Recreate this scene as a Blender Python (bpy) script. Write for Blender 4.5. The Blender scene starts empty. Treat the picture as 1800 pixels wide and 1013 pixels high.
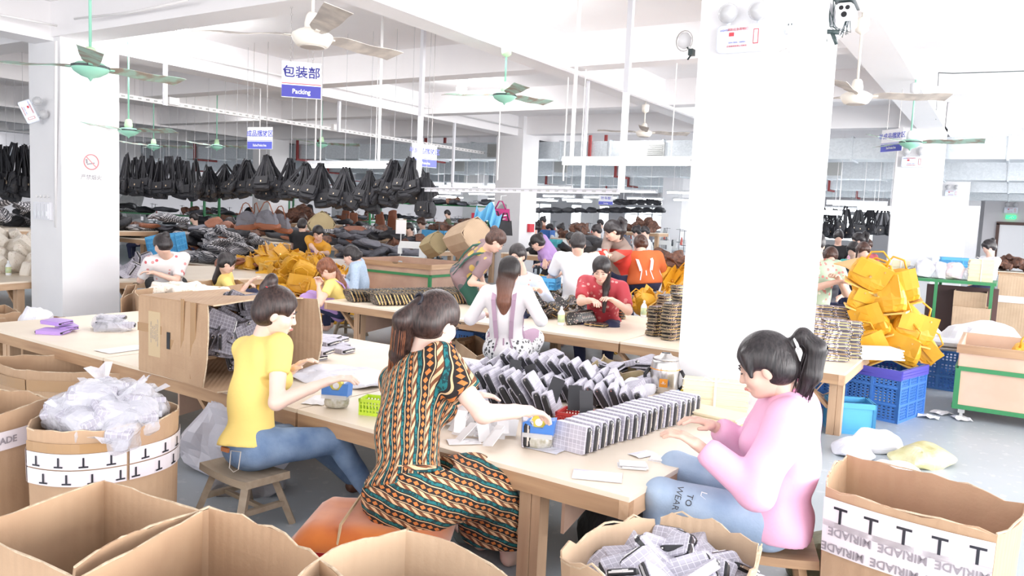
import bpy, math, random
import numpy as np
from mathutils import Vector, Matrix, Euler
SC = bpy.context.scene
COL = SC.collection
rnd = random.Random(7)
PI = math.pi
# ---------------------------------------------------------------- camera
F, CX, CY, H = 1380.0, 900.0, 506.5, 1.55
def _u(v):
    v = np.array(v, float); return v/np.linalg.norm(v)
def _ray(px, py): return np.array([px-CX, -(py-CY), -F])
_Y = _u(_ray(1776, 415)); _Xm = _u(_ray(-1250, 280)); _Z = _u(np.cross(-_Xm, _Y)); _X = np.cross(_Y, _Z)
RM = np.array([_X, _Y, _Z])
def P(px, py, z=0.0):
    """point of the plane at height z that the photograph shows at px, py"""
    d = RM@_ray(px, py); t = (z-H)/d[2]
    return Vector((d[0]*t, d[1]*t, z))
def PY(px, py, y):
    d = RM@_ray(px, py); t = y/d[1]
    return Vector((d[0]*t, y, d[2]*t+H))
def PX(px, py, x):
    d = RM@_ray(px, py); t = x/d[0]
    return Vector((x, d[1]*t, d[2]*t+H))
def D(px, py, dep):
    d = RM@_ray(px, py)/F*dep
    return Vector((d[0], d[1], d[2]+H))
cam = bpy.data.cameras.new('camera'); camo = bpy.data.objects.new('camera', cam); COL.objects.link(camo)
cam.sensor_width = 36; cam.lens = F/1800*36; cam.clip_start = 0.05; cam.clip_end = 200
M4 = Matrix([list(RM[i])+[0] for i in range(3)]+[[0, 0, 0, 1]])
camo.matrix_world = Matrix.Translation((0, 0, H))@M4
SC.camera = camo
# ---------------------------------------------------------------- light and exposure
SC.view_settings.view_transform = 'Standard'; SC.view_settings.look = 'None'
SC.view_settings.gamma = 1; SC.view_settings.use_curve_mapping = False
SC.view_settings.exposure = 0.66
W = bpy.data.worlds.new('sky'); SC.world = W; W.use_nodes = True
W.node_tree.nodes['Background'].inputs[0].default_value = (0.95, 0.97, 1.0, 1)
W.node_tree.nodes['Background'].inputs[1].default_value = 1.15
def area(name, loc, rot, sx, sy, power, col=(1, 1, 1)):
    l = bpy.data.lights.new(name, 'AREA'); l.shape = 'RECTANGLE'; l.size = sx; l.size_y = sy; l.energy = power; l.color = col
    o = bpy.data.objects.new(name, l); o.location = loc; o.rotation_euler = rot; COL.objects.link(o); o['kind'] = 'structure'; return o
# daylight of the window wall to the right of the frame, and of presumed unseen windows behind the photographer
area('window_light_right', (6.5, 10, 2.0), (0, PI/2, 0), 2.6, 30, 1650, (1, .98, .97))
area('window_light_back', (-3, -5.5, 2.2), (PI/2, 0, 0), 14, 2.6, 260, (1, .97, .96))
for k, (lx, ly) in enumerate(((-5, 6), (-5, 14), (-13, 9), (-13, 18), (-5, 24), (-13, 28), (-2, 34))):
    area('added_fill_light', (lx, ly, 2.62), (0, 0, 0), 5, 5, 75, (1, .98, 1))  # added downward fill below the ceiling, no fixture there; stands in for bounced light
# ---------------------------------------------------------------- materials
MATS = {}
def mat(name, col=(.8, .8, .8), rough=.6, metal=0, noise=None, bump=None, emit=None, alpha=None, trans=0, coat=0, sheen=0):
    """noise = (scale, second colour[, low, high]); bump = (scale, strength)"""
    if name in MATS: return MATS[name]
    m = bpy.data.materials.new(name); m.use_nodes = True; nt = m.node_tree; b = nt.nodes['Principled BSDF']
    b.inputs['Base Color'].default_value = (*col, 1); b.inputs['Roughness'].default_value = rough
    b.inputs['Metallic'].default_value = metal; b.inputs['Coat Weight'].default_value = coat
    b.inputs['Transmission Weight'].default_value = trans
    if sheen: b.inputs['Sheen Weight'].default_value = sheen
    if alpha is not None: b.inputs['Alpha'].default_value = alpha
    if emit:
        b.inputs['Emission Color'].default_value = (*emit[0], 1); b.inputs['Emission Strength'].default_value = emit[1]
    tc = nt.nodes.new('ShaderNodeTexCoord')
    if noise:
        n = nt.nodes.new('ShaderNodeTexNoise'); n.inputs['Scale'].default_value = noise[0]; n.inputs['Detail'].default_value = 4
        nt.links.new(tc.outputs['Object'], n.inputs['Vector'])
        r = nt.nodes.new('ShaderNodeValToRGB')
        r.color_ramp.elements[0].position = noise[2] if len(noise) > 2 else .35
        r.color_ramp.elements[1].position = noise[3] if len(noise) > 3 else .65
        r.color_ramp.elements[0].color = (*col, 1); r.color_ramp.elements[1].color = (*noise[1], 1)
        nt.links.new(n.outputs['Fac'], r.inputs[0]); nt.links.new(r.outputs[0], b.inputs['Base Color'])
    if bump:
        n = nt.nodes.new('ShaderNodeTexNoise'); n.inputs['Scale'].default_value = bump[0]; n.inputs['Detail'].default_value = 3
        nt.links.new(tc.outputs['Object'], n.inputs['Vector'])
        u = nt.nodes.new('ShaderNodeBump'); u.inputs['Strength'].default_value = bump[1]; u.inputs['Distance'].default_value = .01
        nt.links.new(n.outputs['Fac'], u.inputs['Height']); nt.links.new(u.outputs[0], b.inputs['Normal'])
    MATS[name] = m; return m
class G:
    """small node-graph writer"""
    def __init__(s, name, rough=.6, metal=0):
        s.m = bpy.data.materials.new(name); s.m.use_nodes = True; s.nt = s.m.node_tree; s.b = s.nt.nodes['Principled BSDF']
        s.b.inputs['Roughness'].default_value = rough; s.b.inputs['Metallic'].default_value = metal; MATS[name] = s.m
    def n(s, t, ins=None, **kw):
        x = s.nt.nodes.new('ShaderNode'+t)
        for k, v in kw.items(): setattr(x, k, v)
        for k, v in (ins or {}).items():
            if isinstance(v, bpy.types.NodeSocket): s.nt.links.new(v, x.inputs[k])
            else: x.inputs[k].default_value = v
        return x
    def math(s, op, a, b=0.0, c=None):
        ins = {0: a, 1: b}
        if c is not None: ins[2] = c
        return s.n('Math', ins, operation=op).outputs[0]
    def mix(s, f, a, b):
        x = s.nt.nodes.new('ShaderNodeMix'); x.data_type = 'RGBA'
        for i, v in ((0, f), (6, a), (7, b)):
            if isinstance(v, bpy.types.NodeSocket): s.nt.links.new(v, x.inputs[i])
            else: x.inputs[i].default_value = v if i == 0 else (*v, 1)
        return x.outputs[2]
    def xyz(s, kind='Object', scale=1.0, rot=(0, 0, 0)):
        tc = s.n('TexCoord'); mp = s.n('Mapping', {0: tc.outputs[kind], 2: rot, 3: (scale,)*3})
        sp = s.n('SeparateXYZ', {0: mp.outputs[0]}); return mp.outputs[0], sp.outputs[0], sp.outputs[1], sp.outputs[2]
    def stripe(s, v, freq, width, off=0.0):
        """1 inside a stripe of relative width, repeating"""
        f = s.math('FRACT', s.math('ADD', s.math('MULTIPLY', v, freq), off))
        return s.math('LESS_THAN', f, width)
    def color(s, c): s.nt.links.new(c, s.b.inputs['Base Color'])
    def bump(s, h, st=.3, dist=.01):
        u = s.n('Bump', {'Strength': st, 'Distance': dist, 'Height': h}); s.nt.links.new(u.outputs[0], s.b.inputs['Normal'])
# ---------------------------------------------------------------- mesh writer
class MB:
    def __init__(s): s.v = []; s.f = []; s.mi = []; s.cur = 0
    def add(s, vs, fs, T=None):
        o = len(s.v)
        if T is not None: vs = [T@Vector(v) for v in vs]
        s.v += [tuple(v) for v in vs]; s.f += [tuple(i+o for i in f) for f in fs]; s.mi += [s.cur]*len(fs); return s
    def box(s, c, d, T=None, rz=0, taper=1.0):
        x, y, z = (a/2 for a in d); k = taper
        vs = [(-x, -y, -z), (x, -y, -z), (x, y, -z), (-x, y, -z), (-x*k, -y*k, z), (x*k, -y*k, z), (x*k, y*k, z), (-x*k, y*k, z)]
        A = Matrix.Translation(c)@Matrix.Rotation(rz, 4, 'Z')
        if T is not None: A = T@A
        return s.add(vs, [(0, 3, 2, 1), (4, 5, 6, 7), (0, 1, 5, 4), (1, 2, 6, 5), (2, 3, 7, 6), (3, 0, 4, 7)], A)
    def bar(s, p0, p1, w, h=None, up=(0, 0, 1)):
        """rectangular bar from p0 to p1, w across and h in the up direction"""
        p0 = Vector(p0); p1 = Vector(p1); h = h or w; d = (p1-p0); L = d.length; d.normalize(); u = Vector(up)
        if abs(d.dot(u)) > .98: u = Vector((1, 0, 0))
        a = d.cross(u).normalized(); b = a.cross(d)
        T = Matrix((( d.x, a.x, b.x, 0), (d.y, a.y, b.y, 0), (d.z, a.z, b.z, 0), (0, 0, 0, 1))); T.translation = (p0+p1)/2
        return s.box((0, 0, 0), (L, w, h), T)
    def tube(s, pts, r, n=8, caps=True, closed=False):
        pts = [Vector(p) for p in pts]; m = len(pts); rs = r if isinstance(r, (list, tuple)) else [r]*m
        vs = []; ref = None
        for i, p in enumerate(pts):
            if closed: t = pts[(i+1) % m]-pts[i-1]
            else: t = pts[min(i+1, m-1)]-pts[max(i-1, 0)]
            if t.length < 1e-9: t = Vector((0, 0, 1))
            t.normalize()
            if ref is None: ref = t.orthogonal().normalized()
            a = (ref-t*ref.dot(t))
            if a.length < 1e-6: a = t.orthogonal()
            a.normalize(); ref = a; b = t.cross(a)
            for k in range(n):
                an = 2*PI*k/n; vs.append(p+(a*math.cos(an)+b*math.sin(an))*rs[i])
        fs = []
        for i in range(m if closed else m-1):
            for k in range(n):
                a0 = i*n+k; b0 = i*n+(k+1) % n; j = (i+1) % m; fs.append((a0, b0, j*n+(k+1) % n, j*n+k))
        if caps and not closed: fs += [tuple(range(n-1, -1, -1)), tuple((m-1)*n+k for k in range(n))]
        return s.add(vs, fs)
    def lathe(s, prof, n=20, T=None, sx=1, sy=1):
        vs = [(r*math.cos(2*PI*k/n)*sx, r*math.sin(2*PI*k/n)*sy, z) for r, z in prof for k in range(n)]
        fs = [(i*n+k, i*n+(k+1) % n, (i+1)*n+(k+1) % n, (i+1)*n+k) for i in range(len(prof)-1) for k in range(n)]
        fs += [tuple(range(n-1, -1, -1)), tuple((len(prof)-1)*n+k for k in range(n))]
        return s.add(vs, fs, T)
    def prism(s, poly, z0, z1, T=None):
        n = len(poly); vs = [(x, y, z0) for x, y in poly]+[(x, y, z1) for x, y in poly]
        fs = [tuple(range(n-1, -1, -1)), tuple(range(n, 2*n))]+[(i, (i+1) % n, (i+1) % n+n, i+n) for i in range(n)]
        return s.add(vs, fs, T)
    def grid(s, nx, ny, fn, thick=0, T=None):
        """sheet of nx by ny cells, fn(u, v) gives a point; thick gives it a back"""
        vs = [Vector(fn(i/nx, j/ny)) for j in range(ny+1) for i in range(nx+1)]
        fs = [(j*(nx+1)+i, j*(nx+1)+i+1, (j+1)*(nx+1)+i+1, (j+1)*(nx+1)+i) for j in range(ny) for i in range(nx)]
        if thick:
            N = [Vector() for _ in vs]
            for f in fs:
                q = (vs[f[2]]-vs[f[0]]).cross(vs[f[3]]-vs[f[1]])
                for i in f: N[i] += q
            m = len(vs); vs += [v-(n.normalized() if n.length > 0 else Vector((0, 0, 1)))*thick for v, n in zip(vs, N)]
            fs += [tuple(i+m for i in reversed(f)) for f in fs]
            rim = [i for i in range(nx+1)]+[(j+1)*(nx+1)-1 for j in range(1, ny+1)]+[ny*(nx+1)+i for i in range(nx-1, -1, -1)]+[j*(nx+1) for j in range(ny-1, 0, -1)]
            for a, b in zip(rim, rim[1:]+rim[:1]): fs.append((b, a, a+m, b+m))
        return s.add(vs, fs, T)
    def mesh(s, name, mats, smooth=False):
        me = bpy.data.meshes.new(name); me.from_pydata(s.v, [], s.f)
        for m in (mats if isinstance(mats, (list, tuple)) else [mats]): me.materials.append(m)
        if any(s.mi): me.polygons.foreach_set('material_index', s.mi)
        if smooth: me.polygons.foreach_set('use_smooth', [True]*len(me.polygons))
        me.update(); return me
def obj(name, mb, m, parent=None, smooth=False, loc=None, rot=None, label=None):
    me = mb.mesh(name, m, smooth) if isinstance(mb, MB) else mb
    o = bpy.data.objects.new(name, me); COL.objects.link(o)
    if parent: o.parent = parent
    if loc is not None: o.location = loc
    if rot is not None: o.rotation_euler = rot
    if label: o['label'] = label
    return o
def tag(o, label, cat, group=None, kind=None):
    o['label'] = label; o['category'] = cat
    if group: o['group'] = group
    if kind: o['kind'] = kind
    return o
def thing(name, label, cat, loc=(0, 0, 0), rz=0, group=None, rot=None):
    o = bpy.data.objects.new(name, None); COL.objects.link(o); o.empty_display_size = .05
    o.location = loc; o.rotation_euler = rot or (0, 0, rz); return tag(o, label, cat, group)
def struct(name, mb, m, smooth=False, parent=None):
    o = obj(name, mb, m, parent, smooth)
    if not parent: o['kind'] = 'structure'
    return o
KIDS = {}
def clone(root, loc, rot=None, label=None, group=None, scale=None):
    if root.name not in KIDS: KIDS[root.name] = [(c, list(c.children)) for c in root.children]
    r = root.copy(); COL.objects.link(r); r.location = loc
    if rot is not None: r.rotation_euler = rot if not isinstance(rot, (int, float)) else (0, 0, rot)
    if scale: r.scale = (scale,)*3
    if label: r['label'] = label
    if group: r['group'] = group
    for c, gs in KIDS[root.name]:
        k = c.copy(); COL.objects.link(k); k.parent = r
        for g in gs:
            q = g.copy(); COL.objects.link(q); q.parent = k
    return r
class Once:
    """hands out the prototype first, then clones"""
    def __init__(s, root): s.root = root; s.used = False; s.lab = root.get('label'); s.grp = root.get('group')
    def __call__(s, loc, rot=None, label=None, group=None, scale=None):
        label = label or s.lab; group = group or s.grp
        if s.used: return clone(s.root, loc, rot, label, group, scale)
        s.used = True; r = s.root
        if r.name not in KIDS: KIDS[r.name] = [(c, list(c.children)) for c in r.children]
        r.location = loc
        if rot is not None: r.rotation_euler = rot if not isinstance(rot, (int, float)) else (0, 0, rot)
        if scale: r.scale = (scale,)*3
        if label: r['label'] = label
        if group: r['group'] = group
        return r
def text(s, size, m, parent, loc=(0, 0, 0), rot=(PI/2, 0, 0), name='lettering', extrude=.0006, align='CENTER', bold=0.0, sx=1.0):
    c = bpy.data.curves.new(name, 'FONT'); c.body = s; c.size = size; c.extrude = extrude; c.offset = bold
    c.align_x = align; c.align_y = 'CENTER'; c.materials.append(m); c.resolution_u = 2
    tmp = bpy.data.objects.new(name, c); COL.objects.link(tmp); dg = bpy.context.evaluated_depsgraph_get(); me = bpy.data.meshes.new_from_object(tmp.evaluated_get(dg)); bpy.data.objects.remove(tmp)
    o = bpy.data.objects.new(name, me); COL.objects.link(o); o.parent = parent; o.location = loc; o.rotation_euler = rot; o.scale = (sx, 1, 1)
    return o
def rbox(w, d, h, r, n=3, bulge=0.0):
    """rounded box, d thin in y: outline rounded in x,z, with softened rim; centred, returns MB"""
    mb = MB(); out = []
    for cx, cz, a0 in ((w/2-r, h/2-r, 0), (-w/2+r, h/2-r, PI/2), (-w/2+r, -h/2+r, PI), (w/2-r, -h/2+r, 1.5*PI)):
        for k in range(n+1):
            a = a0+k*PI/2/n; out.append((cx+r*math.cos(a), cz+r*math.sin(a)))
    m = len(out); vs = []
    for y, k in ((-d/2, .93), (-d/2*.7, 1), (d/2*.7, 1), (d/2, .93)): vs += [(x*k, y, z*k) for x, z in out]
    fs = [(i*m+(j+1) % m, i*m+j, (i+1)*m+j, (i+1)*m+(j+1) % m) for i in range(3) for j in range(m)]
    vs += [(0, -d/2-bulge, 0), (0, d/2+bulge, 0)]; c = 4*m
    fs += [(j, (j+1) % m, c) for j in range(m)]+[(3*m+(j+1) % m, 3*m+j, c+1) for j in range(m)]
    return mb.add(vs, fs)
# ================================================================ setting
def plaster(name, c1, c2):
    g = G(name, .75); v, x, y, z = g.xyz('Object')
    n = g.n('TexNoise', {'Vector': v, 'Scale': .9, 'Detail': 6}).outputs['Fac']
    n2 = g.n('TexNoise', {'Vector': v, 'Scale': 60, 'Detail': 3}).outputs['Fac']
    g.color(g.mix(g.n('MapRange', {0: n, 1: .35, 2: .7}).outputs[0], c1, c2)); g.bump(n2, .12, .003); return g.m
WALLM = plaster('white_plaster', (.88, .87, .88), (.80, .79, .81))
CEILM = plaster('ceiling_paint', (.92, .90, .91), (.88, .86, .87))
GREYP = mat('bare_plaster_patch', (.42, .42, .43), .9, noise=(9, (.52, .52, .52)))
def floorm():
    g = G('painted_concrete', .35); v, x, y, z = g.xyz('Object')
    n = g.n('TexNoise', {'Vector': v, 'Scale': 1.6, 'Detail': 8}).outputs['Fac']
    n2 = g.n('TexNoise', {'Vector': v, 'Scale': 14, 'Detail': 5}).outputs['Fac']
    c = g.mix(n, (.34, .40, .44), (.47, .51, .55)); c = g.mix(g.math('MULTIPLY', g.math('GREATER_THAN', n2, .62), .35), c, (.62, .64, .66))
    g.color(c); g.bump(n2, .1, .004); return g.m
FLOORM = floorm()
struct('floor', MB().box((-12, 20, -.05), (40, 60, .1)), FLOORM)
ZS, ZC = 3.24, 3.66
struct('ceiling', MB().box((-12, 20, ZC+.05), (40, 60, .1)), CEILM)
XA, XB, XC_, XD, PWD = -9.06, -1.05, -17.1, -24.05, .68
COLX = (XA, XB, XC_, XD); COLY = (4.8, 14.6, 24.5, 34.3)
# pillars: near corner at (x, y), body to -x and +y
PATCH = {(XA, 4.8): [], (XC_, 14.6): 1}
pn = 0
for i, x in enumerate(COLX):
    for j, y in enumerate(COLY):
        mb = MB().box((x-PWD/2, y+PWD/2, ZC/2), (PWD, PWD, ZC))
        o = struct('trim_%d' % (pn+1), mb, WALLM); o['label'] = 'white plastered square pillar'; pn += 1
# beams along the hall, over every pillar row and midway, and across
bn = 0
def beam(mb):
    global bn
    bn += 1; return struct('trim_%d' % (pn+bn), mb, CEILM)
for x in (XA-.34, -4.56-.15, XB-.2, XC_-.34, XD-.34, -13.1, -21.0, 3.5):
    wd = .40 if x not in (-4.71, -13.1, -21.0) else .28
    beam(MB().box((x, 20, (ZS+ZC)/2), (wd, 60, ZC-ZS)))
for y in (4.95, 8.35, 11.5, 14.9, 18.1, 21.4, 24.8, 28, 31.3, 34.6, 38):
    beam(MB().box((-12, y, (ZS+ZC)/2+.02), (40, .3 if y not in (4.95, 14.9, 24.8, 34.6) else .36, ZC-ZS-.04)))
YF = 43.0
# far wall with windows and a door
FARW = mat('far_wall_paint', (.66, .64, .66), .8)
mbw = MB()
wins = [(-31, -28.4), (-27, -24.4), (-23, -20.4), (-19.4, -16.8), (-15.8, -13.2), (-12.2, -9.6), (-8.4, -5.8), (-4.8, -2.4)]
edges = [-34]+[e for w in wins for e in w]+[8]
for a, b in zip(edges[::2], edges[1::2]): mbw.box(((a+b)/2, YF+.1, ZC/2), (b-a, .2, ZC))
for a, b in wins:
    mbw.box(((a+b)/2, YF+.1, .45), (b-a, .2, .9)); mbw.box(((a+b)/2, YF+.1, (2.3+ZC)/2), (b-a, .2, ZC-2.3))
struct('wall_far', mbw, FARW)
SKYP = mat('window_glass_bright', (.9, .95, 1), .2, emit=((.93, .98, 1), 2.2))
ALU = mat('window_frame_paint', (.6, .62, .64), .4)
for k, (a, b) in enumerate(wins):
    w = struct('window_%d' % (k+1), MB().box(((a+b)/2, YF+.12, 1.6), (b-a, .02, 1.4)), SKYP)
    f = MB()
    for q in range(4):
        xx = a+(b-a)*q/3; f.box((xx, YF+.05, 1.6), (.07, .08, 1.4))
    f.box(((a+b)/2, YF+.05, .92), (b-a, .08, .07)); f.box(((a+b)/2, YF+.05, 2.28), (b-a, .08, .07)); f.box(((a+b)/2, YF+.05, 1.85), (b-a, .07, .05))
    obj('window_frame', f, ALU, w)
struct('wall_left', MB().box((-33.8, 20, ZC/2), (.2, 60, ZC)), FARW)
# right part: nearer partition wall with a door, beyond the storage corner
YD = 38.0
struct('wall_partition', MB().box((1.2, YD+.1, ZC/2), (4.4, .16, ZC)), FARW)
DW = mat('door_white', (.93, .93, .95), .4); DF = mat('door_frame_dark', (.10, .05, .04), .5)
a = PY(1755, 395, YD); b = PY(1800, 395, YD)
dx0, dx1, dz = a.x+.05, a.x+1.5, a.z
d = struct('door_1', MB().box(((dx0+dx1)/2, YD-.03, dz/2), (dx1-dx0, .06, dz)), DW)
obj('door_frame', MB().box((dx0-.06, YD-.04, dz/2), (.12, .14, dz+.1)).box((dx1+.06, YD-.04, dz/2), (.12, .14, dz+.1)).box(((dx0+dx1)/2, YD-.04, dz+.06), (dx1-dx0+.24, .14, .12)), DF, d)
obj('door_handle', MB().box((dx0+1.15, YD-.09, dz*.45), (.05, .05, .2)), mat('dark_metal', (.1, .1, .1), .4), d)
# ================================================================ ceiling services
def zat(p, py):
    """height of the point above/below p that shows at image row py"""
    lo, hi = -1.0, 6.0
    for _ in range(40):
        mid = (lo+hi)/2; c = RM.T@np.array([p[0], p[1], mid-H]); y = CY-F*c[1]/-c[2]
        if y > py: lo = mid
        else: hi = mid
    return lo
def galv():
    g = G('galvanised_sheet', .38, .55); v, x, y, z = g.xyz('Object')
    n = g.n('TexVoronoi', {'Vector': v, 'Scale': 30}).outputs['Color']
    n = g.n('SeparateColor', {0: n}).outputs[0]
    g.color(g.mix(n, (.58, .62, .65), (.66, .70, .73)))
    j = g.stripe(x, .85, .03); g.bump(g.math('ADD', j, g.math('MULTIPLY', n, .05)), .5, .02); return g.m
GALV = galv(); REDST = mat('red_oxide_paint', (.30, .05, .05), .6); WPIPE = mat('white_conduit', (.86, .84, .84), .4)
GRILLE = mat('grille_grey', (.45, .46, .45), .5); CHAIN = mat('chain_steel', (.45, .43, .42), .4, .8)
def duct(y, x0, x1, zt=3.2, zb=2.8, d=.6, label='', vents=(), hang=2.4):
    t = thing('ventilation_duct', label, 'duct', ((x0+x1)/2, y, zb)); L = x1-x0
    obj('duct_body', MB().box((0, 0, (zt-zb)/2), (L, d, zt-zb)), GALV, t)
    n = int(L/1.2)
    fl = MB().box((0, 0, 0), (.035, d+.05, zt-zb+.05))
    me = fl.mesh('flange', GALV)
    for i in range(n+1): obj('flange', me, None, t, loc=(-L/2+i*L/n, 0, (zt-zb)/2))
    hg = MB().box((0, -d/2-.04, (zt-zb)/2+.12), (.06, .05, zt-zb+.34)).box((0, 0, -.03), (.06, d+.14, .05)).box((0, d/2+.04, (zt-zb)/2+.12), (.06, .05, zt-zb+.34))
    me = hg.mesh('hanger', REDST); k = int(L/hang)
    for i in range(k): obj('hanger', me, None, t, loc=(-L/2+(i+.5)*L/k, 0, 0))
    vm = MB().box((0, 0, 0), (.42, .03, .3))
    for q in range(6): vm.box((0, -.02, -.1+q*.04), (.34, .02, .012))
    me = vm.mesh('vent_grille', GRILLE)
    for v in vents: obj('vent_grille', me, None, t, loc=(v-(x0+x1)/2, -d/2-.02, (zt-zb)/2))
    return t
duct(15.9, -33, 3.5, 3.2, 2.82, .7, 'wide galvanised air duct nearest the camera, crossing the hall behind the second pillar row', (-10.4, -6.4), 4.1)
duct(20.2, -33, 3.5, 3.15, 2.72, .7, 'second galvanised air duct from the front, with square grilles', (-14.6, -11.0, -6.6, -3.7), 3.4)
duct(25.9, -33, 3.5, 3.1, 2.72, .7, 'third galvanised air duct from the front, above the sewing lines', (-9, -5.5), 3.2)
duct(31.0, -33, 3.5, 3.05, 2.7, .6, 'rearmost galvanised air duct near the far wall', (), 3.2)
# --- conduits
def pipe(pts, r, label, name='conduit', cat='conduit', m=WPIPE, group=None):
    return tag(obj(name, MB().tube(pts, r, 6), m, smooth=True), label, cat, group)
pipe([(XA+.012, 5.3, ZS+.14), (XA+.014, 14.5, ZS+.14)], .014, 'white conduit clipped along the beam between the left and central pillars')
pipe([P(0, 26, ZS+.1), P(100, 45, ZS+.1)], .014, 'short white conduit along the beam at the far left ceiling corner')
pipe([(-4.41, 6.7, ZS-.02), (-4.41, 14.2, ZS-.02)], .022, 'white pipe clipped under the middle ceiling beam, from the green fan onward')
pipe([P(131, 33, ZS+.12), P(230, 22, ZS+.12), P(330, 0, ZS+.12)], .012, 'thin beige conduit along the cross beam at upper left')
pipe([PX(98, 72, XA+.01), PX(98, 400, XA-.13), ], .016, 'thin white conduit down the dark face of the left pillar')
pipe([PY(1375, 50, 4.77), PY(1382, 78, 4.77)], .004, 'stub of wire under the wall socket')
def drop(px, py0, py1, ztop, w=.02, label='', flat=False, name='drop_conduit'):
    p = P(px, py0, ztop); z1 = zat(p, py1); q = Vector((p.x, p.y, z1))
    mb = MB()
    if flat:
        mb.box((p.x, p.y, (ztop+z1)/2), (w, .006, ztop-z1)).box((p.x+w/2, p.y+w/2, (ztop+z1)/2), (.006, w, ztop-z1))
        for k in range(int((ztop-z1)/.1)): mb.box((p.x, p.y-.004, z1+.05+k*.1), (w*.3, .003, .03))
    else: mb.tube([p, q], w/2, 6)
    return tag(obj(name, mb, WPIPE if not flat else ANG), label, 'conduit'), p, z1
ANG = mat('angle_iron_white', (.72, .72, .76), .45)
drop(673, 16, 282, ZC, .03, 'white drop pipe holding the right end of the bright tube lamp beside the bag clusters')
drop(1022, -60, 276, ZC, .035, 'thick white drop pipe from ceiling to the long tube lamp left of the big pillar')
drop(880, 180, 317, ZS, .02, 'white drop pipe in front of the central pillar')
drop(999, 136, 318, ZS, .018, 'thin white drop pipe just right of the central pillar')
drop(798, 216, 330, ZS, .04, 'slotted white angle upright hanging behind the small area sign', True)
drop(1033, 142, 333, ZS, .03, 'slotted white upright between the two drop pipes at centre right', True)
drop(288, 112, 185, ZS, .04, 'slotted white hanger of the cable tray beside the left pillar', True)
drop(595, 178, 232, ZS, .04, 'slotted white hanger of the cable tray right of the packing sign', True)
drop(556, 175, 282, ZS, .025, 'white drop pipe below the packing sign')
# hanging frame of slotted angle
t = thing('hanging_rack', 'hanging U-shaped frame of slotted white angle iron, in front of the central pillar', 'frame', (0, 0, 0))
a = P(743, 42, ZC); za = zat(a, 331); b = P(1112, -60, ZC); zb = zat(b, 340); za = zb = (za+zb)/2
for q in (a, b): obj('upright', MB().box((q.x, q.y, (ZC+za)/2), (.045, .006, ZC-za)).box((q.x+.02, q.y+.02, (ZC+za)/2), (.006, .045, ZC-za)), ANG, t)
obj('cross_bar', MB().bar((a.x, a.y, za), (b.x, b.y, za), .006, .045).bar((a.x, a.y, za+.02), (b.x, b.y, za+.02), .045, .006), ANG, t)
sl = MB(); d = Vector((b.x-a.x, b.y-a.y, 0)); n = 26
for k in range(n):
    p0 = Vector((a.x, a.y, za))+d*((k+.3)/n)+Vector((0, -.006, 0)); sl.bar(p0, p0+d*(.35/n), .004, .01)
obj('slots', sl, GRILLE, t)['kind'] = 'stuff'
# cable tray
a = P(213, 169, 2.9); b = P(865, 269, 2.9); b.x = a.x = -10.3
t = thing('cable_tray', 'perforated white cable tray running from the left pillar to the central pillar', 'cable tray', (0, 0, 0))
obj('rail', MB().bar((a.x, a.y-1, 2.9), (b.x, b.y, 2.9), .05, .06), WPIPE, t)
sl = MB()
for k in range(75): y = a.y+k*.12; sl.box((a.x+.027, y, 2.9), (.004, .05, .02))
obj('slots', sl, GRILLE, t)['kind'] = 'stuff'
for y in (7.0, 10.2): obj('socket_box', MB().box((a.x+.06, y, 2.93), (.07, .16, .1)), WPIPE, t)
# --- tube lamps
TUBE = mat('lit_tube', (1, 1, 1), .3, emit=((.93, .97, 1), 16)); LAMPB = mat('lamp_housing', (.8, .82, .85), .4)
def tube_lamp(a, b, label, group=None, r=.02):
    a = Vector(a); b = Vector(b); m = (a+b)/2; d = b-a
    t = thing('tube_lamp', label, 'lamp', m, math.atan2(d.y, d.x), group); L = Vector((d.x, d.y, 0)).length
    obj('housing', MB().prism([(-.05, 0), (.05, 0), (.03, .05), (-.03, .05)], -L/2, L/2, Matrix(((0, 0, 1, 0), (1, 0, 0, 0), (0, 1, 0, 0), (0, 0, 0, 1)))), LAMPB, t)
    obj('tube', MB().tube([(-L/2+.03, 0, -.02), (L/2-.03, 0, -.02)], r, 8), TUBE, t, smooth=True)
    for s in (-1, 1): obj('suspension_rod', MB().tube([(s*L*.35, 0, .04), (s*L*.35, 0, ZC-m.z)], .006, 4), WPIPE, t)
    for s in (-1, 1): obj('end_cap', MB().box((s*(L/2-.015), 0, -.015), (.03, .06, .07)), LAMPB, t)
    return t
tube_lamp(PY(543, 289, 7.9), PY(682, 290, 7.9), 'lit tube lamp hanging in front of the black bag clusters', r=.025)
tube_lamp(PY(990, 286, 8.4), PY(1216, 280, 8.4), 'long lit tube lamp just left of the big pillar', r=.03)
tube_lamp(PY(248, 335, 14), PY(300, 336, 14), 'short lit tube lamp under the dark bags left of the small green fan')
tl = Once(tube_lamp((-.6, 0, 2.25), (.6, 0, 2.25), 'far lit tube lamp over the sewing lines', 'rows of tube lamps over the sewing lines'))
far = []
for y, xs in ((17.5, np.arange(-14.0, -9.4, 1.35)), (19, np.arange(-17, -5.2, 1.45)), (22.5, np.arange(-20, -3, 1.5)), (27.3, np.arange(-24, -3, 1.6)), (29.5, np.arange(-25, -3, 1.6))):
    for x in xs: far.append((float(x), y, 2.28 if y < 20 else 2.2))
for q in far: tl(q, 0, scale=1.0)
for (x0, x1, yy, Y) in ((1453, 1560, 357, 17), (1507, 1575, 366, 17.6), (1440, 1480, 374, 15.8), (1565, 1600, 373, 18)):
    tube_lamp(PY(x0, yy, Y), PY(x1, yy, Y), 'lit tube lamp seen between the big pillar and the right pillar, %s' % {1453: 'longest and topmost', 1507: 'middle one', 1440: 'leftmost', 1565: 'rightmost, low'}[x0])
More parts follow.
